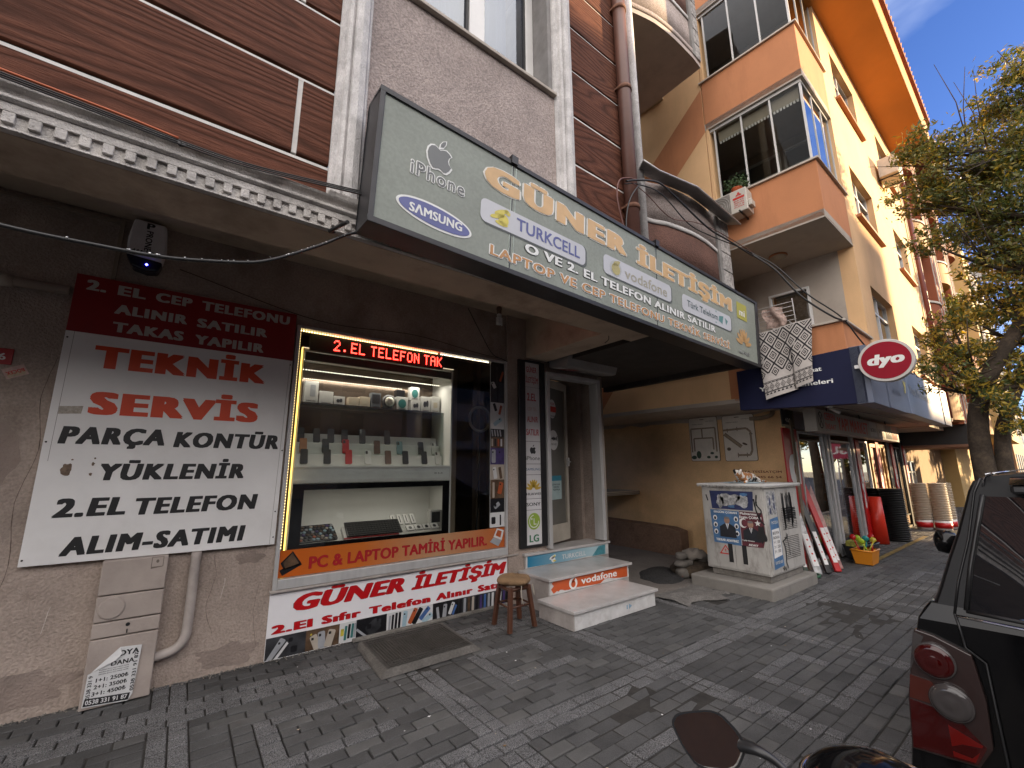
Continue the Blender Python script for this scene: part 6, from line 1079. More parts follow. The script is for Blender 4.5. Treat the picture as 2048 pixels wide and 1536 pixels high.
# ================================================================ BLUE CORNER SIGN, OVAL SIGN
bs=thing('corner_sign','long dark blue box sign wrapping the corner above the building supplies shop','sign',tuple(BF.P(1,1.6,2.3)))
q=MB(); q.box(-.12,0.0,1.45,2.88,2.34,2.93,fr=BF)
P_=[BF.P(-.12,2.88,2.345),BF.P(-.12,1.45,2.285),BF.P(-.12,1.45,2.985),BF.P(-.12,2.88,2.905)]; q=MB(); P2_=[BF.P(-.0,2.88,2.345),BF.P(-.0,1.45,2.285),BF.P(-.0,1.45,2.985),BF.P(-.0,2.88,2.905)]; q.add(P_+P2_,[(0,1,2,3),(4,5,6,7),(0,1,5,4),(2,3,7,6),(0,3,7,4),(1,2,6,5)]); q.build('side_panel',mat('navy sign face',(.010,.012,.040),.6,.1,2,spec=.15),bs,.004)
q=MB(); q.box(-.12,.62,1.40,1.56,2.285,2.985,fr=BF); q.build('front_panel',mat('slate blue sign face',(.11,.13,.19),.5,.12,1.5,dirt=.2,dcol=(.25,.26,.3)),bs,.004)
for a,b_,c_ in ((.70,1.62,0),(1.64,1.92,1),(1.94,3.45,2),(3.47,5.0,3),(5.12,5.9,4)): q=MB(); q.box(a,b_,1.395+.003*(c_%2),1.55,2.29+.01*c_,2.985+.015*c_,fr=BF); q.build('front_panel',mat('pale blue sign face',(.20,.23,.33),.4,.12,1.5,dirt=.25,dcol=(.35,.36,.4)) if c_ in (2,3) else MATS['slate blue sign face'],bs,.004)
f_=SP(-.12); text('Yapı Market İnşaat'[-4:],f_,-2.02,2.745,-1.86,2.80,M_fwhite,bs,.02,d=.004); text('Yapı Malzemeleri',f_,-2.60,2.575,-1.76,2.63,M_fwhite,bs,.02,d=.004)
f_=FN(1.395); text('İNŞAAT',f_,.80,2.72,1.5,2.83,mat('pale sign lettering',(.5,.5,.5),.5,.1,8),bs,.03,d=.004); text('BOYA',f_,.95,2.50,1.4,2.58,MATS['slate blue sign face'],bs,.03,d=.006)
text('y',f_,1.68,2.64,1.86,2.82,M_fyel,bs,.03,d=.004); text('Yapı Malzemeleri',f_,2.1,2.62,3.9,2.75,mat('pale sign lettering',(.5,.5,.5),.5,.1,8),bs,.03,d=.004); text('Elektrik',f_,5.2,2.66,5.8,2.74,MATS['pale sign lettering'],bs,.02,d=.005)
od=thing('oval_sign','round dark red sign with white lettering at the blue sign corner','sign',tuple(BF.P(-.1,1.23,2.7)))
f_=SP(-.16); cx,cz=-1.225,2.745; q=MB(); q.prism(ell(cx,cz,.252,.247,48),-.05,.05,f_); q.build('sign_rim',mat('aged white rim',(.50,.47,.44),.4,.1,5),od,.006)
q=MB(); q.prism(ell(cx,cz,.222,.215,48),.051,.054,f_); q.build('sign_face',mat('deep red acrylic',(.26,.004,.018),.5,.12,2,spec=.15),od); text('dyo',f_,cx-.165,cz-.045,cx+.165,cz+.075,M_whtx,od,.045,shear=.15,d=.056)
q=MB(); q.box(-1.52,-1.46,cz-.045,cz-.005,-.02,.02,fr=f_); q.tube([f_.P(-1.5,cz-.02,0),f_.P(-1.44,cz-.02,0)],.008,6); q.build('bracket',M_alu,od)
# ================================================================ SHOP UNDER THE ORANGE BUILDING
M_sred=mat('bright red panel',(.42,.008,.01),.35,.05,2)
f_=FN(2.8)
q=MB(); q.box(1.08,1.68,0,2.16,-.02,.0,fr=f_); o=one(q,'advert_panel',M_sred,'tall red panel with a white letter d at the corner of the shopfront','panel',bevel=.003); text('d',f_,1.18,1.28,1.60,1.95,M_whtx,o,.06,d=.004)
q=MB(); q.box(1.15,1.60,2.22,2.46,-.02,.0,fr=f_); o=one(q,'street_number_sign',mat('dark number sign',(.02,.025,.03),.5,0),'small dark sign with a white house number above the red panel','sign'); text('40A',f_,1.25,2.26,1.5,2.33,M_whtx,o,.03,d=.003)
q=MB(); q.box(1.64,2.8,2.17,2.48,-.03,.0,fr=f_); one(q,'blank_panel',mat('plain grey lilac panel',(.26,.23,.25),.6,.1,3,dirt=.2),'plain grey panel above the first shop window','panel')
q=MB(); q.box(1.5,9.4,0,2.5,-3.2,-3.1,fr=f_); q.box(1.5,9.4,-.02,.05,-3.1,0,fr=f_); q.build('shop_interior',mat('cluttered shop interior',(.25,.22,.17),.9,.5,3),Bt)
def shopwin(x0,x1,z0=.12,z1=2.15,nv=1,fm=None,lab='window'):
    window(f_,x0,x1,z0,z1,Bt,.04,nv,.0 or None,False,glass_mat('shopfront glass',(.7,.7,.68),.22) if 'shopfront glass' not in MATS else MATS['shopfront glass'],None,fm or M_alu)
shopwin(1.72,2.98,.05,2.14,1); shopwin(3.3,4.6,.05,2.05,1); shopwin(4.95,5.9,.05,2.1,1); 
# goods visible through the glass
rn=random.Random(4)
for k_,(xa,xb) in enumerate(((1.75,2.95),(5.0,5.85))):
    q=MB()
    for i in range(46):
        x=rn.uniform(xa,xb); z=.2+.4*(i%5)+.0; w_=rn.uniform(.04,.11); h=rn.uniform(.1,.3); q.box(x,x+w_,z,z+h,-.6-rn.random()*.3,-.45,rn.randrange(5),fr=f_)
    for z in (.19,.59,.99,1.39,1.79): q.box(xa,xb,z-.02,z-.001,-.95,-.4,4,fr=f_)
    tag(q.build('shelf_goods',[M_sred,mYe,mW_,mTl,mG_],recalc=False),('shelves packed with small coloured goods inside the first shop window by the corner','shelves packed with goods inside the narrow window beyond the door')[k_],'goods',kind='stuff')
q=MB(); q.box(1.76,2.2,1.25,1.85,-.3,-.28,fr=f_); one(q,'window_poster',mYe,'yellow framed picture hanging inside the first shop window','poster')
q=MB(); q.box(3.5,4.45,.08,1.80,-.12,-.08,fr=f_); q=one(q,'door_panel',mat('dark red brown door',(.10,.018,.012),.4,.2,4),'dark red brown shop door leaf standing open','door'); text('AÇIK',f_,3.65,1.02,3.95,1.10,M_paper,q,.03,d=-.07)
q=MB(); q.box(3.4,4.55,1.82,1.98,-.06,-.03,fr=f_); one(q,'door_closer',mat('cream door rail',(.6,.55,.42),.5,.1,5),'cream automatic door rail over the shop door','rail')
for x in (3.05,3.22,4.70): q=MB(); q.box(x,x+.10,.0,2.2,-.05,.02,fr=f_); q.build('shopfront_post',M_alu,Bt,.004)
for x,lab in ((4.82,'narrow upright red advert strip with white letters beside the shop door'),(6.45,'upright red advert strip with white letters in the middle of the shopfront, between orange shelves'),(7.9,'short upright red advert strip left of the dark framed window'),(9.3,'upright red advert strip with white letters at the far end of the shopfront')):
    q=MB(); q.box(x,x+.26,.05,2.1,.02,.04,fr=f_); o=one(q,'advert_panel',M_sred,lab,'panel'); fq=Fr(f_.P(0,0,.04),(0,0,-1),f_.u,f_.n)
    text('dyo',fq,-1.5,x+.05,-.7,x+.2,M_whtx,o,.06,d=.003)
# orange shelves with red doors
q=MB()
for a,b_ in ((5.95,6.02),(6.85,6.95),(7.15,7.3)): q.box(a,b_,.02,2.05,-.05,.03,0,fr=f_)
q.box(6.0,7.3,1.98,2.06,-.05,.03,0,fr=f_)
for i in range(7): q.box(6.02,7.15,.1+i*.27,.1+i*.27+.255,-.06,-.01,1,fr=f_)
tag(q.build('paint_rack',[mat('pine board',(.50,.26,.07),.6,.15,6),mat('dark red drawer',(.20,.02,.012),.4,.15,5)]),'tall rack of dark red drawers framed in orange wood on the shopfront','rack')
shopwin(8.1,9.1,.3,2.05,2,M_black); q=MB(); q.box(7.55,7.9,0,2.2,-.04,.02,fr=f_); q.build('shopfront_post',M_black,Bt); q=MB(); q.box(9.1,9.3,0,2.2,-.04,.02,fr=f_); q.build('shopfront_post',M_black,Bt)
# shop name sign under the soffit
ss=thing('hanging_sign','long grey shop name sign with red lettering hung under the soffit above the shop door','sign',tuple(BF.P(3,2.3,2.05))); f2=FN(2.3)
q=MB(); q.box(.97,6.25,2.07,2.40,-.16,0,fr=f2); q.box(.95,1.9,2.05,2.41,-.5,-.17,fr=f2) if 0 else None; q.build('sign_case',mat('light grey sign face',(.34,.32,.29),.5,.1,3,dirt=.25),ss,.004); text('YAPI MARKET',f2,1.95,2.13,3.75,2.34,M_redtx,ss,.03,d=.004); text('CEREN',f2,1.33,2.26,1.85,2.37,M_redtx,ss,.03,d=.004); text('İNŞAAT',f2,1.33,2.12,1.85,2.20,M_redtx,ss,.03,d=.004); shape([ell(1.16,2.24,.12,.13,24)],f2,M_ink,ss,.003,'logo'); shape([ell(1.16,2.24,.10,.11,24)],f2,MATS['light grey sign face'],ss,.004,'logo'); shape([[(1.08,2.15),(1.11,2.14),(1.24,2.33),(1.21,2.34)],[(1.24,2.15),(1.21,2.14),(1.08,2.33),(1.11,2.34)]],f2,M_ink,ss,.005,'logo')
for i,(a,m_) in enumerate(((3.9,mS_),(4.5,mG_),(5.1,mBk),(5.65,mOr))): shape([(a,2.11),(a+.48,2.11),(a+.48,2.38),(a,2.38)],f2,m_,ss,.003,'brand_plate')
for i,s_ in enumerate(('BORU','E.C.A','KALE','FORM')): text(s_,f2,(3.95,4.55,5.15,5.7)[i],2.2,(4.33,4.93,5.53,6.05)[i],2.27,M_paper if i>1 else M_ink,ss,.03,d=.005)
q=MB()
for x in (1.5,3.3,5.2): q.tube([BF.P(x,2.3,2.4),BF.P(x,2.3,2.47)],.01,5)
q.build('hanger',M_black,ss)
q=MB(); q.lathe([(.03,0),(.045,.02),(.04,.06),(.02,.07)],BF.P(.9,2.1,2.38),(0,0,1),12); q.tube([BF.P(.9,2.1,2.38),BF.P(.95,2.0,2.30)],.025,8); one(q,'security_camera',M_pvc,'small white security camera under the corner soffit of the blue sign','camera')
cable([BF.P(.2,2.4,2.46),BF.P(1.6,2.1,2.42),BF.P(3.4,2.0,2.43),BF.P(6,1.9,2.44)],.006,'thin black cable strung under the shop soffit')
# ---------------------------------------------------------------- goods outside the shop
# leaning bundles of tools wrapped in plastic
def lean(x,y,w_,h,dx,dy,m_,lab,nm,wrap=False):
    h*=1.1; w_*=.8
    o=thing(nm,lab,'packaged tool',(x,y,0),'long packaged goods leaning on the shopfront'); u_=V3(dx,dy,h); u_/=np.linalg.norm(u_); f=Fr((x,y,0.01),(.8,-.6,0),u_,np.cross(u_,V3(.8,-.6,0)))
    q=MB(); L_=h*1.03; q.box(-w_/2,w_/2,0,L_,-.025,.025,fr=f); q.build('package',m_,o,.01); 
    q=MB(); q.box(-w_*.35,w_*.35,L_*.08,L_*.40,-.031,-.026,fr=f); q.box(-w_*.35,w_*.35,L_*.08,L_*.40,.026,.031,fr=f); q.build('paper_label',M_paper,o)
    q=MB(); 
    for i in range(4): q.lathe([(w_*.12,0),(w_*.12,.002)],f.P(0,L_*(.13+.07*i),-.032),tuple(-f.n),10)
    q.build('label_dots',M_redtx,o); q=MB(); q.box(-w_*.5,w_*.5,L_,L_+.05,-.026,.026,fr=f); q.build('end_cap',M_sred,o,.006); return o
M_wrap=mat('crinkled silver wrap',(.36,.36,.36),.25,.3,12,.8,30,metal=.2)
lean(7.55,2.62,.14,1.25,.30,.42,M_wrap,'silver wrapped package leaning on the shopfront, nearest the cabinet','packaged_tool'); lean(7.75,2.55,.10,1.30,.28,.45,mat('black package',(.02,.02,.02),.35,.2,8),'black package leaning beside the silver one','packaged_tool'); lean(7.98,2.50,.11,1.40,.30,.50,M_sred,'long red package leaning against the shop window','packaged_tool'); lean(8.2,2.55,.13,1.36,.30,.45,mat('clear pink wrap',(.40,.22,.20),.25,.3,12,.6,30),'pinkish clear wrapped package leaning right of the red one','packaged_tool'); lean(7.42,2.72,.09,1.1,.26,.4,mat('dark green package',(.02,.04,.02),.4,.2,9),'dark package half hidden behind the utility cabinet','packaged_tool')
q=MB(); q.tube([(7.30+.12*math.cos(t),2.62+.1*math.sin(t),.03+.008*t/6) for t in np.linspace(0,12.5,50)],.014,7); one(q,'hose',mat('green hose',(.03,.10,.05),.5,.1,20),'coiled green hose on the paving behind the cabinet','hose')
# baskets and toys
def basket(x,y,m_,lab,s=1.0,rim=True):
    o=thing('basket',lab,'basket',(x,y,0),'plastic baskets by the shop door'); q=MB(); a,b_,h=.20*s,.14*s,.22*s
    q.add([(x-a*.8,y-b_*.8,0.01),(x+a*.8,y-b_*.8,0.01),(x+a*.8,y+b_*.8,0.01),(x-a*.8,y+b_*.8,0.01),(x-a,y-b_,h),(x+a,y-b_,h),(x+a,y+b_,h),(x-a,y+b_,h)],[(0,1,2,3),(0,1,5,4),(1,2,6,5),(2,3,7,6),(3,0,4,7)]); q.build('tub',m_,o,recalc=False)
    q=MB(); q.tube([(x-a,y-b_,h),(x+a,y-b_,h),(x+a,y+b_,h),(x-a,y+b_,h),(x-a,y-b_,h)],.014,5); q.build('rim',m_,o); return o
basket(9.05,2.42,mat('orange plastic',(.62,.22,.015),.35,.05,4),'orange plastic basket of toy rakes and spades on the paving')
tc_=[mYe,M_sred,mat('lime plastic',(.35,.50,.03),.35,0),mat('teal plastic',(.02,.25,.25),.35,0)]
labs=['yellow toy spade sticking out of the orange basket toward the street','red toy rake in the middle of the orange basket','lime toy spade at the left side of the orange basket','teal toy spade at the back of the orange basket','yellow toy rake at the right side of the orange basket','red toy spade at the front of the orange basket','lime toy rake at the right of the orange basket']
for i in range(7):
    x=8.88+.06*i; y_=2.40+.05*math.sin(i*2.3); a=i*1.3; tp_=V3(x+.12*math.cos(a),y_+.1*math.sin(a),.34+.04*(i%2)); q=MB(); q.tube([(x,y_,.15),tp_],.010,6); q.lathe([(.012,0),(.045,.03),(.045,.06),(.02,.09)],tp_-V3(0,0,.02),(math.cos(a)*.3,.2,1),8,0,1,.35); one(q,'toy_spade',tc_[i%4],labs[i],'toy','toys in the orange basket')
for i,(x,y_) in enumerate(((9.42,2.62),(9.70,2.58),(9.95,2.70))): basket(x,y_,mat('black plastic',(.018,.018,.02),.35,.1,6),('black plastic basket right of the orange basket','middle black plastic basket of the row by the shop door','black plastic basket nearest the stacked black buckets')[i],1.05)
q=MB(); q.box(9.2,9.6,2.52,2.72,.22,.30); one(q,'gloves_bundle',mat('yellow black bundle',(.30,.28,.05),.8,.6,30),'yellow and black glove bundle lying on the black baskets','gloves')
# stacks of black bowls/buckets with ribbed rims
def ringstack(x,y,r_,z0,h,n,m_,lab,grp,nm='bucket',par_=None):
    base=None
    for i in range(n):
        z=z0+i*(h-z0)/n
        if base is None:
            q=MB(); q.lathe([(r_*.86,0),(r_*.90,.018),(r_*1.0,.022),(r_*1.0,.032),(r_*.90,.033)],(0,0,0),(0,0,1),20); base=q.build(nm,m_); base.location=(x,y,z); tag(base,lab.replace('bucket','bucket, lowest',1),'bucket',grp)
        else:
            c=base.copy(); COL.objects.link(c); c.location=(x,y,z); c['label']=lab.replace('bucket','bucket, '+('topmost' if i==n-1 else ordn(n-i)+' from the top'),1)
M_bk=mat('black rubber bucket',(.014,.014,.015),.45,.2,9)
ringstack(11.35,3.04,.14,.02,.92,24,M_bk,'black rubber bucket in the tall nearest black stack','black buckets in the nearest tall stack'); ringstack(12.2,2.66,.22,.02,1.08,30,M_bk,'black rubber bucket in the tallest stack right of the red roll','black buckets in the tallest stack')
ringstack(12.35,2.98,.20,.02,1.08,28,M_bk,'black rubber bucket in the stack behind the tallest black stack','black buckets in the rear stack')
q=MB(); q.lathe([(.0,.0),(.135,.0),(.115,.92),(.0,.92)],(11.55,2.80,.01),(0,0,1),22); q=one(q,'plastic_roll',mat('scarlet plastic roll',(.62,.035,.015),.35,.1,3),'tall scarlet tapered roll standing between the black bucket stacks','roll')
M_wb=mat('cream white bucket',(.60,.52,.42),.45,.06,5)
for x,y_,n_,lab,g in ((15.0,2.71,30,'cream white bucket in the left pale stack','pale buckets in the left stack'),(15.1,2.38,30,'cream white bucket in the middle pale stack','pale buckets in the middle stack'),(15.62,2.36,30,'cream white bucket in the right sunlit pale stack','pale buckets in the right stack')): 
    ringstack(x,y_,.18,.24,1.13,22,M_wb,lab,g)
    o=thing('paint_can','red and white paint can under the '+('left','middle','right')[(15.0,15.1,15.62).index(x)]+' stack of pale buckets','paint can',(x,y_,0)); q=MB(); q.lathe([(.15,0),(.165,.23)],(x,y_,.005),(0,0,1),18); q.build('can_body',M_paper,o); q=MB(); q.lathe([(.160,.05),(.167,.18)],(x,y_,.005),(0,0,1),18); q.build('red_band',M_sred,o)
# yellow tactile line and bright doorstep
q=MB(); q.quad([(8.9,2.34,.016),(13.4,2.40,.016),(13.4,2.48,.016),(8.9,2.42,.016)]); struct(q.build('yellow_line',mat('worn yellow paint',(.17,.115,.03),.9,.6,14)))
# ================================================================ NEXT BUILDINGS
Cb=thing('red_brown_building','red brown apartment building with rounded balconies and white window strips beyond the yellow one','building',tuple(BF.P(12,3,0)))
M_rb=mat('red brown paint',(.27,.075,.03),.8,.12,2); M_wh=mat('off white trim',(.52,.48,.42),.7,.08,4); M_cr=mat('pale orange wall',(.50,.30,.14),.8,.1,2)
q=MB(); q.box(7.32,17.5,2.0,12,2.6,10.5,fr=BF); q.build('upper_wall',M_cr,Cb)
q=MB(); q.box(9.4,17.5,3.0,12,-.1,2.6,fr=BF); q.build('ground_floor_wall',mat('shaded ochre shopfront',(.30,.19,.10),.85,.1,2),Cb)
for a,b_,y_ in ((7.32,8.3,1.62),(9.3,10.1,1.5),(11.2,12.0,1.6),(13.2,14.0,1.5),(15.3,16.1,1.6)):
    q=MB(); q.box(a,b_,y_,2.0,2.6,10.3,fr=BF); q.build('facade_pier',M_rb,Cb); q=MB(); q.box(a+.05,a+.09,y_-.02,y_,2.6,10.3,fr=BF); q.box(b_-.09,b_-.05,y_-.02,y_,2.6,10.3,fr=BF); q.build('trim_strip',M_wh,Cb)
for j in range(4):
    z=3.0+2.3*j
    for a,b_ in ((8.35,9.25),(10.2,11.1),(12.1,13.1),(14.1,15.2)): window(FN(2.0),a,b_,z+.5,z+1.6,Cb,-.05,2,.7,True,None,None)
    for cx,r_ in ((8.8,.75),(12.6,.8),(16.8,.8)):
        q=MB(); q.prism(ell(cx,2.0,r_,.55,24,180,360),z-.35,z+.35,BF,0); q.build('rounded_balcony',M_rb if j%2 else M_cr,Cb); q=MB(); q.prism(ell(cx,2.0,r_+.03,.58,24,180,360),z+.35,z+.40,BF,0); q.build('balcony_rim',M_wh,Cb)
q=MB(); q.prism([(1.0,10.5),(5,12.2),(9,10.5)],7.3,14.5,Fr(BO,eyB,(0,0,1),exB)); q.build('roof',mat('brown roof sheet',(.14,.06,.04),.7,.2,4),Cb)
q=MB(); q.box(7.6,9.2,1.3,3.5,10.4,11.3,fr=BF); q.prism([(7.4,11.25),(8.4,11.85),(9.4,11.25)],1.0,3.8,Fr(BO,exB,(0,0,1),eyB)); q.box(10.6,12.4,1.3,3.5,10.4,11.2,fr=BF); q.prism([(10.4,11.2),(11.5,11.7),(12.6,11.2)],1.0,3.8,Fr(BO,exB,(0,0,1),eyB)); q.build('roof_dormer',mat('dark timber dormer',(.10,.045,.03),.7,.2,4),Cb); window(FN(1.3),7.9,8.9,10.55,11.15,Cb,-.03,2,None,False)
Db=thing('yellow_building','pale yellow apartment building further down the street behind the tree','building',tuple(BF.P(20,3,0))); q=MB(); q.box(17.6,30,1.3,12,2.7,10.5,fr=BF); q.box(17.6,30,2.6,12,-.1,2.7,fr=BF); q.build('wall',mat('sunny yellow wall',(.55,.38,.16),.8,.08,2),Db)
for j in range(3):
    for a in (18.4,20.6,22.8,25.0,27.2): window(FN(1.3),a,a+1.2,3.5+2.3*j,4.9+2.3*j,Db,-.05,2,.7,True)
for a,z in ((17.9,8.9),(20.9,10.3)):
    o=thing('satellite_dish','satellite dish on the '+('nearer' if a<18 else 'farther')+' facade corner beyond the red brown building','satellite dish',tuple(BF.P(a,1.0,z))); q=MB(); c_=BF.P(a,.9,z); q.lathe([(.02,0),(.25,.05),(.42,.14),(.43,.145),(.25,.07),(.02,.02)],c_,(-.7,-.6,.35),24); q.build('dish',mat('grey dish paint',(.30,.28,.26),.6,.1,4),o); q=MB(); q.tube([c_,BF.P(a,1.3,z-.4)],.03,6); q.tube([c_,c_+V3(-.35,-.3,.15)],.012,5); q.build('dish_arm',M_black,o)
for i,(x0,x1,h,c_) in enumerate(((30.5,44,8.5,(.36,.22,.13)),(44.5,62,11,(.42,.36,.28)),(62.5,90,9.5,(.30,.2,.15)))):
    o=thing('far_building','distant '+('brown','cream','dull brown')[i]+' apartment block down the street','building',tuple(BF.P(x0,4,0))); q=MB(); q.box(x0,x1,1.6+i*.4,14,-.1,h,fr=BF); q.build('wall',mat('far wall %d'%i if 0 else ('far brown wall','far cream wall','far dull wall')[i],c_,.85,.1,1),o)
    q=MB(); x=x0+1
    while x<x1-1.5:
        z=1
        while z<h-1.4: q.box(x,x+1.1,1.57+i*.4,1.6+i*.4-.001,z,z+1.2,fr=BF); z+=2.6
        x+=2.4
    q.build('windows',mat('far window glass',(.08,.09,.1),.2,.2,2),o)
# dark kiosk box beyond the shop
q=MB(); q.box(9.45,11.0,1.45,2.9,2.10,2.62,fr=BF); one(q,'dark_awning_sign',M_black,'black box sign with a round badge past the blue sign','sign')
q=MB(); q.box(9.3,11.6,1.4,3.0,2.03,2.09,fr=BF); one(q,'awning_slab',mat('brown awning board',(.2,.1,.06),.7,.1,4),'thin brown awning slab under the black box sign','awning')
q=MB(); q.box(9.35,9.6,3.0,3.05,0,2.0,fr=BF); q.build('door_surround',M_och,Cb); window(FN(3.0),10.2,11.4,.1,1.7,Cb,-.05,2,.8,False)
q=MB(); q.tube([(30,-1.5,0),(30,-1.5,7)],.08,8); q.tube([(30,-1.5,7),(30,-3,7.4)],.05,8); one(q,'street_lamp',M_alu,'grey street lamp post far down the road behind the trees','street lamp')
o=thing('far_signboard','small pink red signboard on a post far down the street','sign',(24,-.2,0)); q=MB(); q.box(23.9,24,-.9,.3,1.9,2.6); q.build('sign_panel',mat('pink red sign',(.4,.03,.08),.5,0),o); text('SU',Fr((23.9,0,0),(0,-1,0),(0,0,1),(-1,0,0)),-.1,2.1,.6,2.45,M_whtx,o,.03,d=.004); q=MB(); q.tube([(23.95,-.3,-.14),(23.95,-.3,1.9)],.04,6); q.build('post',M_alu,o)
# ================================================================ TREE
def leaf_mat(name,c):
    m=bpy.data.materials.new(name); m.use_nodes=True; n=m.node_tree; n.nodes.clear(); o=n.nodes.new('ShaderNodeOutputMaterial'); d=n.nodes.new('ShaderNodeBsdfPrincipled'); d.inputs['Base Color'].default_value=(*c,1); d.inputs['Roughness'].default_value=.5; t=n.nodes.new('ShaderNodeBsdfTranslucent'); t.inputs[0].default_value=(c[0]*1.6,c[1]*1.5,c[2]*.8,1); x=n.nodes.new('ShaderNodeMixShader'); x.inputs[0].default_value=.35; n.links.new(d.outputs[0],x.inputs[1]); n.links.new(t.outputs[0],x.inputs[2]); n.links.new(x.outputs[0],o.inputs[0]); MATS[name]=m; return m
LM=[leaf_mat('olive leaf',(.17,.165,.04)),leaf_mat('dark green leaf',(.075,.10,.03)),leaf_mat('yellowing leaf',(.42,.30,.045)),leaf_mat('brownish leaf',(.11,.075,.02))]
def leaves(clusters,per,size,parent,name='crown',yfrac=None,flat=.75):
    V=[];mi=[]
    for k_,(x,y,z,r_,*yy_) in enumerate(clusters):
        n=int(per*(r_/.4)**2); yw=yy_[0] if yy_ else .1
        nb=max(5,int(r_*26)); bc=rng.normal(size=(nb,3)); bc/=np.linalg.norm(bc,axis=1)[:,None]; bc*=(rng.random((nb,1))**.4)*r_*1.12; bc[:,2]*=flat
        idx=rng.integers(0,nb,n); p=bc[idx]+rng.normal(size=(n,3))*np.array([.10,.10,.055])*(r_/.4)**.5+np.array([x,y,z])
        d=rng.normal(size=(n,3)); d[:,2]-=.35; d/=np.linalg.norm(d,axis=1)[:,None]; e=np.cross(d,rng.normal(size=(n,3))); e/=np.linalg.norm(e,axis=1)[:,None]
        s=size*(.6+.8*rng.random((n,1))); a=p-d*s; b=p+e*s*.32; c=p+d*s; dd=p-e*s*.32
        V.append(np.stack([a,b,c,dd],1).reshape(-1,3)); u=rng.random(n); mi.append(np.where(u<yw,2,np.where(u<yw+.08,3,np.where(u<.55,0,1))))
    V=np.concatenate(V); mi=np.concatenate(mi).astype(np.int32); n=len(V)//4
    me=bpy.data.meshes.new(name); me.vertices.add(len(V)); me.vertices.foreach_set('co',V.ravel().astype(np.float32)); me.loops.add(n*4); me.loops.foreach_set('vertex_index',np.arange(n*4,dtype=np.int32)); me.polygons.add(n); me.polygons.foreach_set('loop_start',np.arange(0,n*4,4,dtype=np.int32)); me.polygons.foreach_set('material_index',mi)
    for m in LM: me.materials.append(m)
    me.update(); me.validate(); o=bpy.data.objects.new(name,me); COL.objects.link(o); par(o,parent); return o
M_bark=mat('patchy bark',(.055,.040,.028),.95,.4,5,1.0,30,dirt=.5,dcol=(.13,.095,.06),dscale=8,grain=.2)
T=thing('street_tree','leafy street tree with forked trunk and yellowing leaves beyond the black car','tree',(9,.78,0))
q=MB(); q.tube(spline([(9,.84,-.1),(9,.88,.6),(9,.89,1.42),(9,.87,2.05),(9,.78,2.5),(9,.56,2.98),(9.05,.24,3.5),(9.1,-.06,4.05),(9.15,-.3,4.8),(9.2,-.5,5.7),(9.3,-.5,6.8)],5),[.14-.0019*i for i in range(51)],14)
q.tube(spline([(9.05,.66,-.1),(9.05,.68,.7),(9.05,.70,1.42),(9.1,.66,1.97),(9.15,.56,2.3),(9.2,.38,2.75),(9.3,.2,3.2),(9.45,-.1,3.9),(9.6,-.4,4.9)],5),[.105-.0016*i for i in range(41)],12); q.build('trunk',M_bark,T)
CL=[(8.5,0.84,6.43,.35),(8.6,.8,6.02,.38),(8.6,1.03,6.25,.24),(8.7,.58,6.27,.34),(8.8,.77,5.65,.39),(8.8,.63,5.32,.41),(8.6,.94,5.53,.23),(8.5,1.12,5.68,.17),(8.4,.89,4.74,.28),(8.6,.67,4.82,.29),(9.3,.19,6.67,.47),(9.3,-.07,7.01,.42),(9.4,-.3,7.59,.36),(9.3,-.15,6.08,.59),(9.0,.19,5.82,.48),(9.0,.43,5.76,.42),(9.0,.1,5.12,.53),(8.9,.43,5.01,.44),(8.9,.27,4.55,.39),(9.2,.45,6.16,.31),(9.4,.34,5.58,.46),(9.5,-.22,6.82,.45),(9.0,.3,4.13,.35,.4),(9.0,.21,3.65,.38,.45),(9.2,.49,4.1,.26,.4),(9.2,.17,4.44,.43,.3),(8.7,.87,3.56,.29,.45),(8.7,.78,3.16,.34,.45),(8.6,1.04,3.02,.26,.4),(8.8,.72,2.76,.32,.4),(8.5,1.16,2.95,.17,.3),(8.8,.63,2.43,.29,.45),(8.9,.56,2.09,.20,.5),(8.9,.68,3.62,.25,.5),(8.6,.95,3.26,.25,.4),(8.5,1.15,2.69,.16,.2),(9.2,.46,3.17,.29,.45),(9.3,.42,2.74,.24,.5),(9.3,-.42,5.9,.77),(9.2,-.24,4.79,.76),(9.5,-.54,7.18,.59),(9.2,-.12,3.74,.61,.3),(9.2,.11,2.81,.41,.3),(9.5,-.74,6.59,.63),(9.4,-.63,4.89,.74)]
q=MB()
for c in CL:
    x,y,z,r_=c[:4]; s=min([(9,.75,2.6),(9.05,.24,3.5),(9.1,-.06,4.05),(9.15,-.3,4.8),(9.2,-.5,5.7),(9.3,.2,3.2)],key=lambda p:(p[0]-x)**2+(p[1]-y)**2+2*(p[2]-z+.5)**2); mpt=((x+s[0])/2+random.uniform(-.1,.1),(y+s[1])/2,(z+s[2])/2+random.uniform(-.15,.05))
    P_=spline([s,mpt,(x,y,z)],4); q.tube(P_,[.045-.036*i/(len(P_)-1) for i in range(len(P_))],5)
    for k_ in range(3): e=V3(x,y,z)+rng.normal(size=3)*r_*.8; q.tube([mpt,(V3(*mpt)+e)/2+rng.normal(size=3)*.04,e],[.014,.009,.004],4)
for k_ in range(5): 
    a=V3(9.1+rng.normal()*.3,.35+rng.normal()*.15,6.3); q.tube([a,a+V3(rng.normal()*.1,rng.normal()*.06,.6),a+V3(rng.normal()*.16,rng.normal()*.08,1.25)],[.009,.006,.003],4)
q.build('branch',M_bark,T)
leaves([(c[0],c[1],c[2],c[3]*.92,*c[4:]) for c in CL],1050,.037,T)
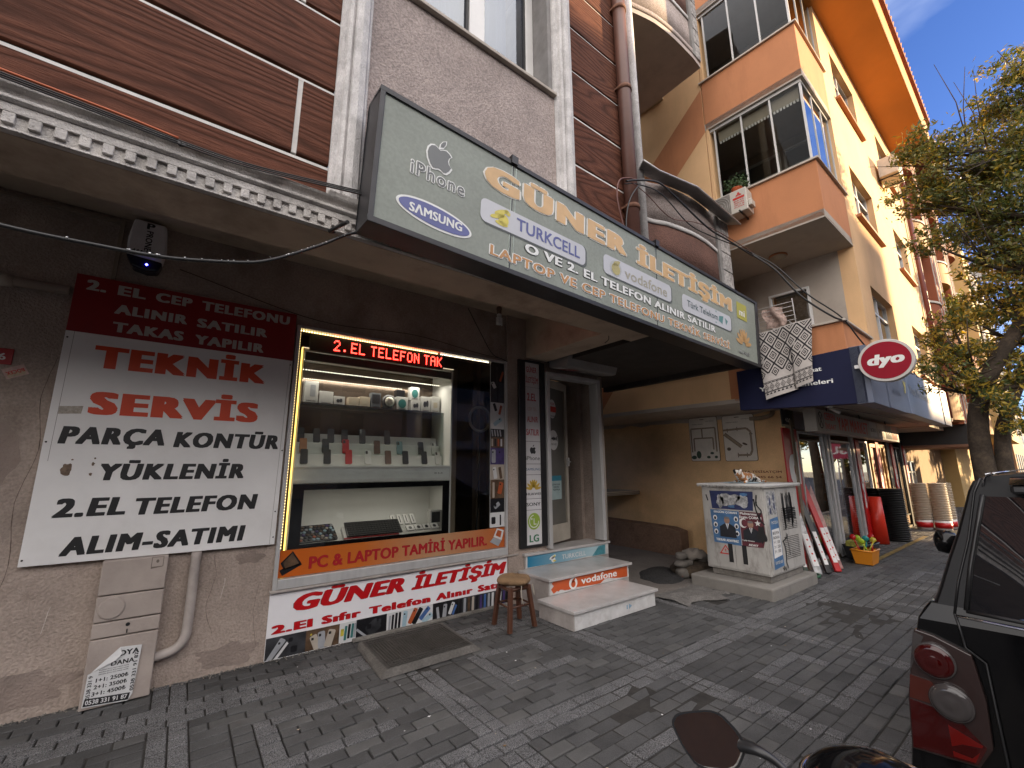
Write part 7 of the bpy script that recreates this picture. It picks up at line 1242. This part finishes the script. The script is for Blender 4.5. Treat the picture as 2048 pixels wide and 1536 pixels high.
T2=thing('street_tree','second street tree farther along the pavement, seen behind the forked one','tree',(19,.2,0)); q=MB(); q.tube(spline([(19,.2,-.1),(19,.2,1.5),(19.1,.1,3),(19.2,-.1,5)],4),[.2-.007*i for i in range(13)],10); q.build('trunk',M_bark,T2)
leaves([(19+rng.normal()*.9,.0+rng.normal()*.9,5.2+rng.normal()*1.0,.85,.2) for _ in range(16)],240,.09,T2)
T3=thing('street_tree','small green tree far down the road at the right edge','tree',(31,-1.6,0)); q=MB(); q.tube(spline([(31,-1.6,-.1),(31,-1.6,1.5),(31,-1.7,4)],4),[.2-.01*i for i in range(9)],8); q.build('trunk',M_bark,T3)
leaves([(31+rng.normal()*1.2,-1.6+rng.normal()*1.3,4+rng.normal()*1.1,1.0,.15) for _ in range(14)],170,.13,T3)
# ================================================================ BLACK CAR
cr_=thing('parked_car','glossy black four wheel drive car parked at the right, seen from behind','car',(4.6,-.25,-.14))
M_cp=mat('gloss black paint',(.004,.004,.0045),.10,0,coat=.0,spec=.3); M_pillar=mat('black pillar trim',(.006,.006,.007),.35,0,spec=.2); M_trim=mat('satin black trim',(.012,.012,.013),.35,.15,20); M_chr=mat('dark chrome',(.5,.5,.52),.12,0,metal=1)
YC=-.25
prof=[(.10,.80),(.20,.88),(.31,.905),(.58,.862),(.84,.817),(.916,.798),(.955,.775),(.985,.752)]           # z, half width of lower body
top=[(.985,.749),(1.05,.724),(1.16,.686),(1.27,.645),(1.38,.610),(1.44,.592),(1.484,.572),(1.508,.52),(1.52,.40),(1.528,.2),(1.53,0)]
def ringpts(pr,k=1.0,dz=0): 
    L_=[(YC+h*k,z+dz) for z,h in pr]; Rr=[(YC-h*k,z+dz) for z,h in pr if h>0]; return L_+Rr[::-1]
def loft(secs,mi_mat,name,parent,sub=0,cap=True):
    q=MB(); n=len(secs[0]); 
    for s in secs: q.v+=[tuple(map(float,p)) for p in s]
    for i in range(len(secs)-1):
        for k in range(n-1): q.f.append((i*n+k,i*n+k+1,(i+1)*n+k+1,(i+1)*n+k)); q.m.append(0); q.sm.append(True)
    if cap: q.f+= [tuple(range(n)),tuple(range((len(secs)-1)*n,len(secs)*n))[::-1]]; q.m+=[0,0]; q.sm+=[False,False]
    o=q.build(name,mi_mat,parent)
    return o
XR=2.56
def xrear(z): return XR+ (0.02*((z-.6)/.4)**2 if z<.96 else .02+(z-.96)*.22)
secs=[]
for t,kx in ((0,.985),(.03,.997),(.09,1.0),(.25,1.0),(1.5,1.0),(2.9,.995),(3.5,.97),(3.75,.90),(3.85,.8)):
    secs.append([(xrear(z)+t if t<1 else XR+t,y,z) for y,z in ringpts(prof,kx)])
body=loft(secs,M_cp,'body',cr_)
secs=[]
for t,kx,kz in ((0.0,.965,1),(.04,.985,1),(.12,1,1),(1.2,1.0,1.0),(2.0,.98,1.0)):
    secs.append([(xrear(z)+t if t<1 else XR+t,y,z) for y,z in ringpts(top,kx)])
secs.append([(XR+2.9,y,.985+(z-.985)*.05) for y,z in ringpts(top,.98)])
roof=loft(secs,M_pillar,'roof',cr_)
# rear panels on the tail face (u to the right = -y)
def TP(y,z,d=0): return (xrear(z)-d,y,z)
def tail(poly,m,name,d0,d1,parent=None,sm=False):
    q=MB(); n=len(poly); q.add([TP(a,b,d1) for a,b in poly]+[TP(a,b,d0) for a,b in poly],[tuple(range(n))]+[(i,(i+1)%n,n+(i+1)%n,n+i) for i in range(n)],0); return q.build(name,m,parent or cr_,.004 if d1-d0>.008 else 0)
win=[(.365,.985),(.31,1.15),(.255,1.30),(.215,1.405),(-.10,1.43),(-.40,1.43),(-.715,1.405),(-.755,1.30),(-.81,1.15),(-.865,.985),(-.6,.955),(-.25,.945),(.1,.955)]
gb=bpy.data.materials.new('tinted car glass'); gb.use_nodes=True; b=gb.node_tree.nodes['Principled BSDF']; b.inputs['Base Color'].default_value=(.01,.01,.012,1); b.inputs['Roughness'].default_value=.01; b.inputs['IOR'].default_value=2.1
def curved(poly_l,poly_r,zs,m,name,d,bulge=0):
    q=MB(); nz=len(zs); nu=16
    q.grid(lambda u,v:(lambda z,a,b:(xrear(z)-d-bulge*math.sin(math.pi*u),a+(b-a)*u,z))(np.interp(v,[i/(nz-1) for i in range(nz)],zs),np.interp(v,[i/(nz-1) for i in range(nz)],poly_l),np.interp(v,[i/(nz-1) for i in range(nz)],poly_r)),nu,10); return q.build(name,m,cr_)
curved([.378,.345,.308,.278],[-.878,-.845,-.808,-.778],[.985,1.15,1.30,1.425],gb,'rear_window',.008,.06)
q=MB(); q.tube([(xrear(z)-.012,y,z) for y,z in ((.388,.98),(.355,1.15),(.318,1.30),(.286,1.43))],.008,6); q.tube([(xrear(.985)-.012-.06*math.sin(math.pi*(.388-y)/1.276),y,.978) for y in np.linspace(.388,-.888,14)],.008,6); q.build('window_seal',M_trim,cr_)
q=MB(); q.tube([(xrear(.95)-.012-.05*math.sin(math.pi*(.42-y)/1.34),y,.955) for y in np.linspace(.42,-.92,18)],.005,6); q.build('chrome_strip',M_chr,cr_)
q=MB(); q.tube([(xrear(z)-.003,y,z) for y,z in ((.425,.96),(.415,.90),(.41,.84),(.36,.80),(.355,.45),(.35,.2))],.0045,6); q.tube([(xrear(z)-.004,y,z) for y,z in ((.285,1.50),(.31,1.44),(.35,1.25),(.40,1.08),(.425,.96))],.004,6); q.build('tailgate_seam',M_trim,cr_)
q=MB(); q.tube(spline([(XR+.05,.235,1.52),(XR+.10,.265,1.505),(XR+.13,.28,1.47),(XR+.16,.30,1.42)],4),.0045,6); q.tube([(XR+.10,.262,1.515),(XR+1.8,.262,1.525)],.004,6); q.build('roof_channel',M_chr,cr_)
# spoiler
q=MB(); q.grid(lambda u,v:(XR+.02+.22*v,.20-.90*u,1.475+.04*math.sin(v*1.6)+.012*math.sin(math.pi*u)),16,5); q.build('spoiler',M_cp,cr_); q=MB(); q.box(XR+.03,XR+.2,-.70,.20,1.44,1.474); q.build('spoiler_underside',M_trim,cr_,.01)
# tail lamps, both sides
def lens_mat(name,c,r_=.06): 
    m=bpy.data.materials.new(name); m.use_nodes=True; b=m.node_tree.nodes['Principled BSDF']; b.inputs['Base Color'].default_value=(*c,1); b.inputs['Roughness'].default_value=r_; b.inputs['Coat Weight'].default_value=.15; MATS[name]=m; return m
l_red=lens_mat('deep red lens',(.035,.0025,.0025)); l_dk=lens_mat('smoked lamp housing',(.025,.015,.014)); l_cl=lens_mat('clear lamp lens',(.045,.04,.04)); l_or=lens_mat('bright red lens',(.11,.005,.004)); l_am=lens_mat('amber brown lens',(.055,.012,.008))
for s in (1,-1):
    Y=lambda y:YC+s*(y-YC); nm='tail_lamp'
    P_=[(.558,.872),(.50,.862),(.395,.82),(.378,.66),(.385,.50),(.43,.42),(.628,.40),(.612,.60)]
    lamp=tail([(Y(a),b) for a,b in (P_ if s>0 else P_[::-1])],l_dk,nm,-.01,.014)
    for c,m_ in (([(.594,.69),(.53,.685),(.47,.60),(.606,.60)],l_am),([(.608,.595),(.48,.585),(.40,.50),(.435,.43),(.622,.41)],l_red),([(.50,.54),(.41,.505),(.44,.435),(.50,.43)],l_or),([(.562,.862),(.53,.85),(.565,.77),(.592,.70)],l_cl)): tail([(Y(a),b) for a,b in (c if s>0 else c[::-1])],m_,'lamp_section',.013,.0165,lamp)
    for yy_,zz_,m_ in ((.508,.768,l_red),(.478,.626,l_cl)):
        q=MB(); q.lathe([(.066,-.01),(.066,.010),(.061,.014)],(xrear(zz_)-.014,Y(yy_),zz_),(-1,0,0),32,0); q.build('lens_ring',l_cl,lamp); q=MB(); q.lathe([(.060,.0),(.060,.014),(.055,.017),(.052,.019),(.040,.021),(.036,.020),(.02,.024),(.001,.025)],(xrear(zz_)-.014,Y(yy_),zz_),(-1,0,0),32,0); q.build('round_lens',m_,lamp)
    # side mirror
    q=MB(); q.lathe([(.02,0),(.07,.02),(.085,.07),(.075,.12),(.03,.14)],(4.62,Y(.66),.99),(-.1,s,.05),16,0,1.0,.8); q.box(4.6,4.66,min(Y(.55),Y(.68)),max(Y(.55),Y(.68)),.95,.98); q.build('side_mirror',M_cp,cr_)
q=MB(); q.box(XR-.06,XR+.1,-1.02,.52,.02,.38); q.build('bumper',M_trim,cr_,.04,4)
q=MB(); q.box(XR-.005,XR+.03,-.50,.0,.62,.74); q.build('plate_recess',M_trim,cr_); q=MB(); q.box(XR-.012,XR-.006,-.47,-.03,.635,.725); pl=q.build('number_plate',M_paper,cr_)
q=MB(); q.box(XR-.03,XR+.005,-.55,.05,.75,.79); q.build('tailgate_handle',M_chr,cr_,.008)
for x in (3.35,5.6):
    for y in (.45,-.95):
        wh=MB(); wh.lathe([(.20,-.02),(.31,0),(.33,.03),(.33,.19),(.31,.22),(.20,.24)],(x,y-.11+ (0),.19),(0,1,0),28); w_=wh.build('wheel',M_rubber,cr_); r_=MB(); 
        for k_ in range(5): a=k_*2*math.pi/5; r_.tube([(x,y+.125,.19),(x+.2*math.cos(a),y+.125,.19+.2*math.sin(a))],.025,6)
        r_.lathe([(.20,0),(.205,.02),(.19,.03)],(x,y+.10,.19),(0,1,0),24); r_.build('rim',M_chr,w_)
# ================================================================ SCOOTER (only its mirror and cowl reach into view)
sc=thing('scooter','black scooter with wing mirror and rounded cowl at the bottom of the view','scooter',(1.1,.2,-.1))
mc=V3(.893,.541,1.021); mu=V3(.798,-.603,-.006); mv=V3(-.10,-.14,.985); mn=-np.cross(mu,mv)*-1
mn=V3(-.553,-.796,.243); mn=mn/np.linalg.norm(mn); mu=mu-mn*(mu@mn); mu=mu/np.linalg.norm(mu); mv=np.cross(mn,mu)*1.06
MF=Fr(mc,mu,mv,mn); hexp=[(-.072,.026),(-.056,.042),(.028,.046),(.070,.005),(.072,-.02),(.046,-.050),(-.028,-.044),(-.054,-.012)]
def smoothpoly(P_,k=2):
    for _ in range(k): P_=[p for i in range(len(P_)) for p in ((P_[i][0]*.8+P_[(i+1)%len(P_)][0]*.2,P_[i][1]*.8+P_[(i+1)%len(P_)][1]*.2),(P_[i][0]*.2+P_[(i+1)%len(P_)][0]*.8,P_[i][1]*.2+P_[(i+1)%len(P_)][1]*.8))]
    return P_
hp=smoothpoly(hexp)
q=MB(); a=[MF.P(x*1.0,y*1.0,0) for x,y in hp]; b=[MF.P(x*.85,y*.85,-.022) for x,y in hp]; c=[MF.P(x*.45,y*.45,-.034) for x,y in hp]; n=len(hp); q.add(a+b+c,[(i,(i+1)%n,n+(i+1)%n,n+i) for i in range(n)]+[(n+i,n+(i+1)%n,2*n+(i+1)%n,2*n+i) for i in range(n)]+[tuple(range(2*n,3*n))],0,True)
i_=[MF.P(x*.93,y*.92,0) for x,y in hp]; i2=[MF.P(x*.925,y*.915,-.003) for x,y in hp]; q.add(a+i_,[(i,(i+1)%n,n+(i+1)%n,n+i) for i in range(n)]); q.add(i_+i2,[(i,(i+1)%n,n+(i+1)%n,n+i) for i in range(n)]); mr=q.build('wing_mirror',M_trim,sc)
q=MB(); q.quad([MF.P(x*.925,y*.915,-.0028) for x,y in hp]); q.build('mirror_glass',mat('mirror silver',(.75,.72,.68),.01,0,metal=1),mr,recalc=False)
q=MB(); P_=spline([MF.P(.062,-.012,-.018),(.950,.470,1.012),(.962,.436,.996),(.968,.41,.965),(.985,.39,.93)],5); q.tube(P_,[.013-.006*min(1,i/8) for i in range(len(P_))],10); q.build('mirror_stalk',M_trim,sc)
q=MB(); q.grid(lambda u,v:(1.098+.135*math.cos(2*math.pi*u)*math.sin(v*math.pi/2)*.8+.04*math.sin(2*math.pi*u)*math.sin(v*math.pi/2),.338+.11*math.sin(2*math.pi*u)*math.sin(v*math.pi/2)-.06*math.cos(2*math.pi*u)*math.sin(v*math.pi/2),.90+.118*math.cos(v*math.pi/2)),36,10); q.build('cowl',M_cp,sc)
q=MB(); q.tube([(1.098+.112*math.cos(t)+.03*math.sin(t),.338+.09*math.sin(t)-.05*math.cos(t),.965) for t in np.linspace(0,2*math.pi,40)],.006,6); q.build('cowl_rim',M_chr,sc)
q=MB(); q.tube(spline([(.93,.52,.83),(1.0,.42,.87),(1.09,.30,.88),(1.16,.15,.87),(1.17,.0,.83)],5),.016,10); q.build('handlebar',M_trim,sc); q=MB(); q.tube([(.90,.57,.82),(.95,.49,.84)],.022,10); q.tube([(1.18,-.04,.82),(1.17,.04,.84)],.022,10); q.build('grip',M_rubber,sc)
q=MB(); q.prism([(.95,.30),(1.12,.86),(1.20,.84),(1.22,.5),(1.12,.2)],.02,.44,Fr((0,0,0),(1,0,0),(0,0,1),(0,1,0))); q.box(.2,1.0,.08,.38,.1,.22); q.box(-.5,.35,.06,.40,.2,.55); q.build('scooter_body',M_cp,sc,.05,3)
for x in (1.42,-.35): q=MB(); q.lathe([(.12,-.05),(.22,-.04),(.24,0),(.22,.04),(.12,.05)],(x,.23,.10),(0,1,0),24); q.build('wheel',M_rubber,sc)
q=MB(); q.tube([(1.15,.23,.75),(1.42,.23,.10)],.03,10); q.build('fork',M_alu,sc)
# ================================================================ OPPOSITE SIDE OF THE STREET (unseen, heights shaped for shade, brown walls for the mirror)
for i,(x0,x1,h,c_,y_,nm) in enumerate(((-60,-17,13,(.22,.11,.055),-20,'brown red'),(-16.5,-2,11,(.26,.13,.06),-20.5,'chestnut brown'),(-1.5,12,11.5,(.45,.31,.21),-20,'terracotta'),(12.5,26.8,12,(.5,.46,.42),-20.3,'grey white'),(27,40.4,14.5,(.46,.36,.26),-20,'ochre'),(40.6,44.6,13,(.34,.26,.22),-20,'brown'),(44.8,48.5,10,(.4,.33,.25),-20,'low tan'),(58,85,9,(.4,.33,.25),-20,'distant tan'))):
    o=thing('opposite_building',nm+' apartment building across the street behind the viewpoint','building',((x0+x1)/2,y_,0)); q=MB(); q.box(x0,x1,y_-10,y_,-.2,h); q.build('wall',mat(nm+' wall',c_,.85,.1,1),o)
    q=MB(); g=MB(); z=3.4; q.box(x0,x1,y_,y_+.9,2.9,3.05)
    while z<h-2:
        x=x0+1.2
        while x<x1-2: g.box(x,x+1.5,y_,y_+.03,z+.3,z+1.8); q.box(x-.2,x+1.7,y_,y_+.7,z-.35,z-.1) if int(x)%3==0 else None; x+=2.7
        z+=2.9
    q.build('balcony',M_conc,o); g.build('windows',mat('opposite window glass',(.05,.06,.07),.1,.2,2),o)
# ================================================================ FINISH
ob0=[o for o in bpy.data.objects if o.parent is None and o.type in('MESH','EMPTY')]
for o in ob0:
    if 'label' not in o and o.get('kind')!='structure': print('UNLABELLED',o.name)
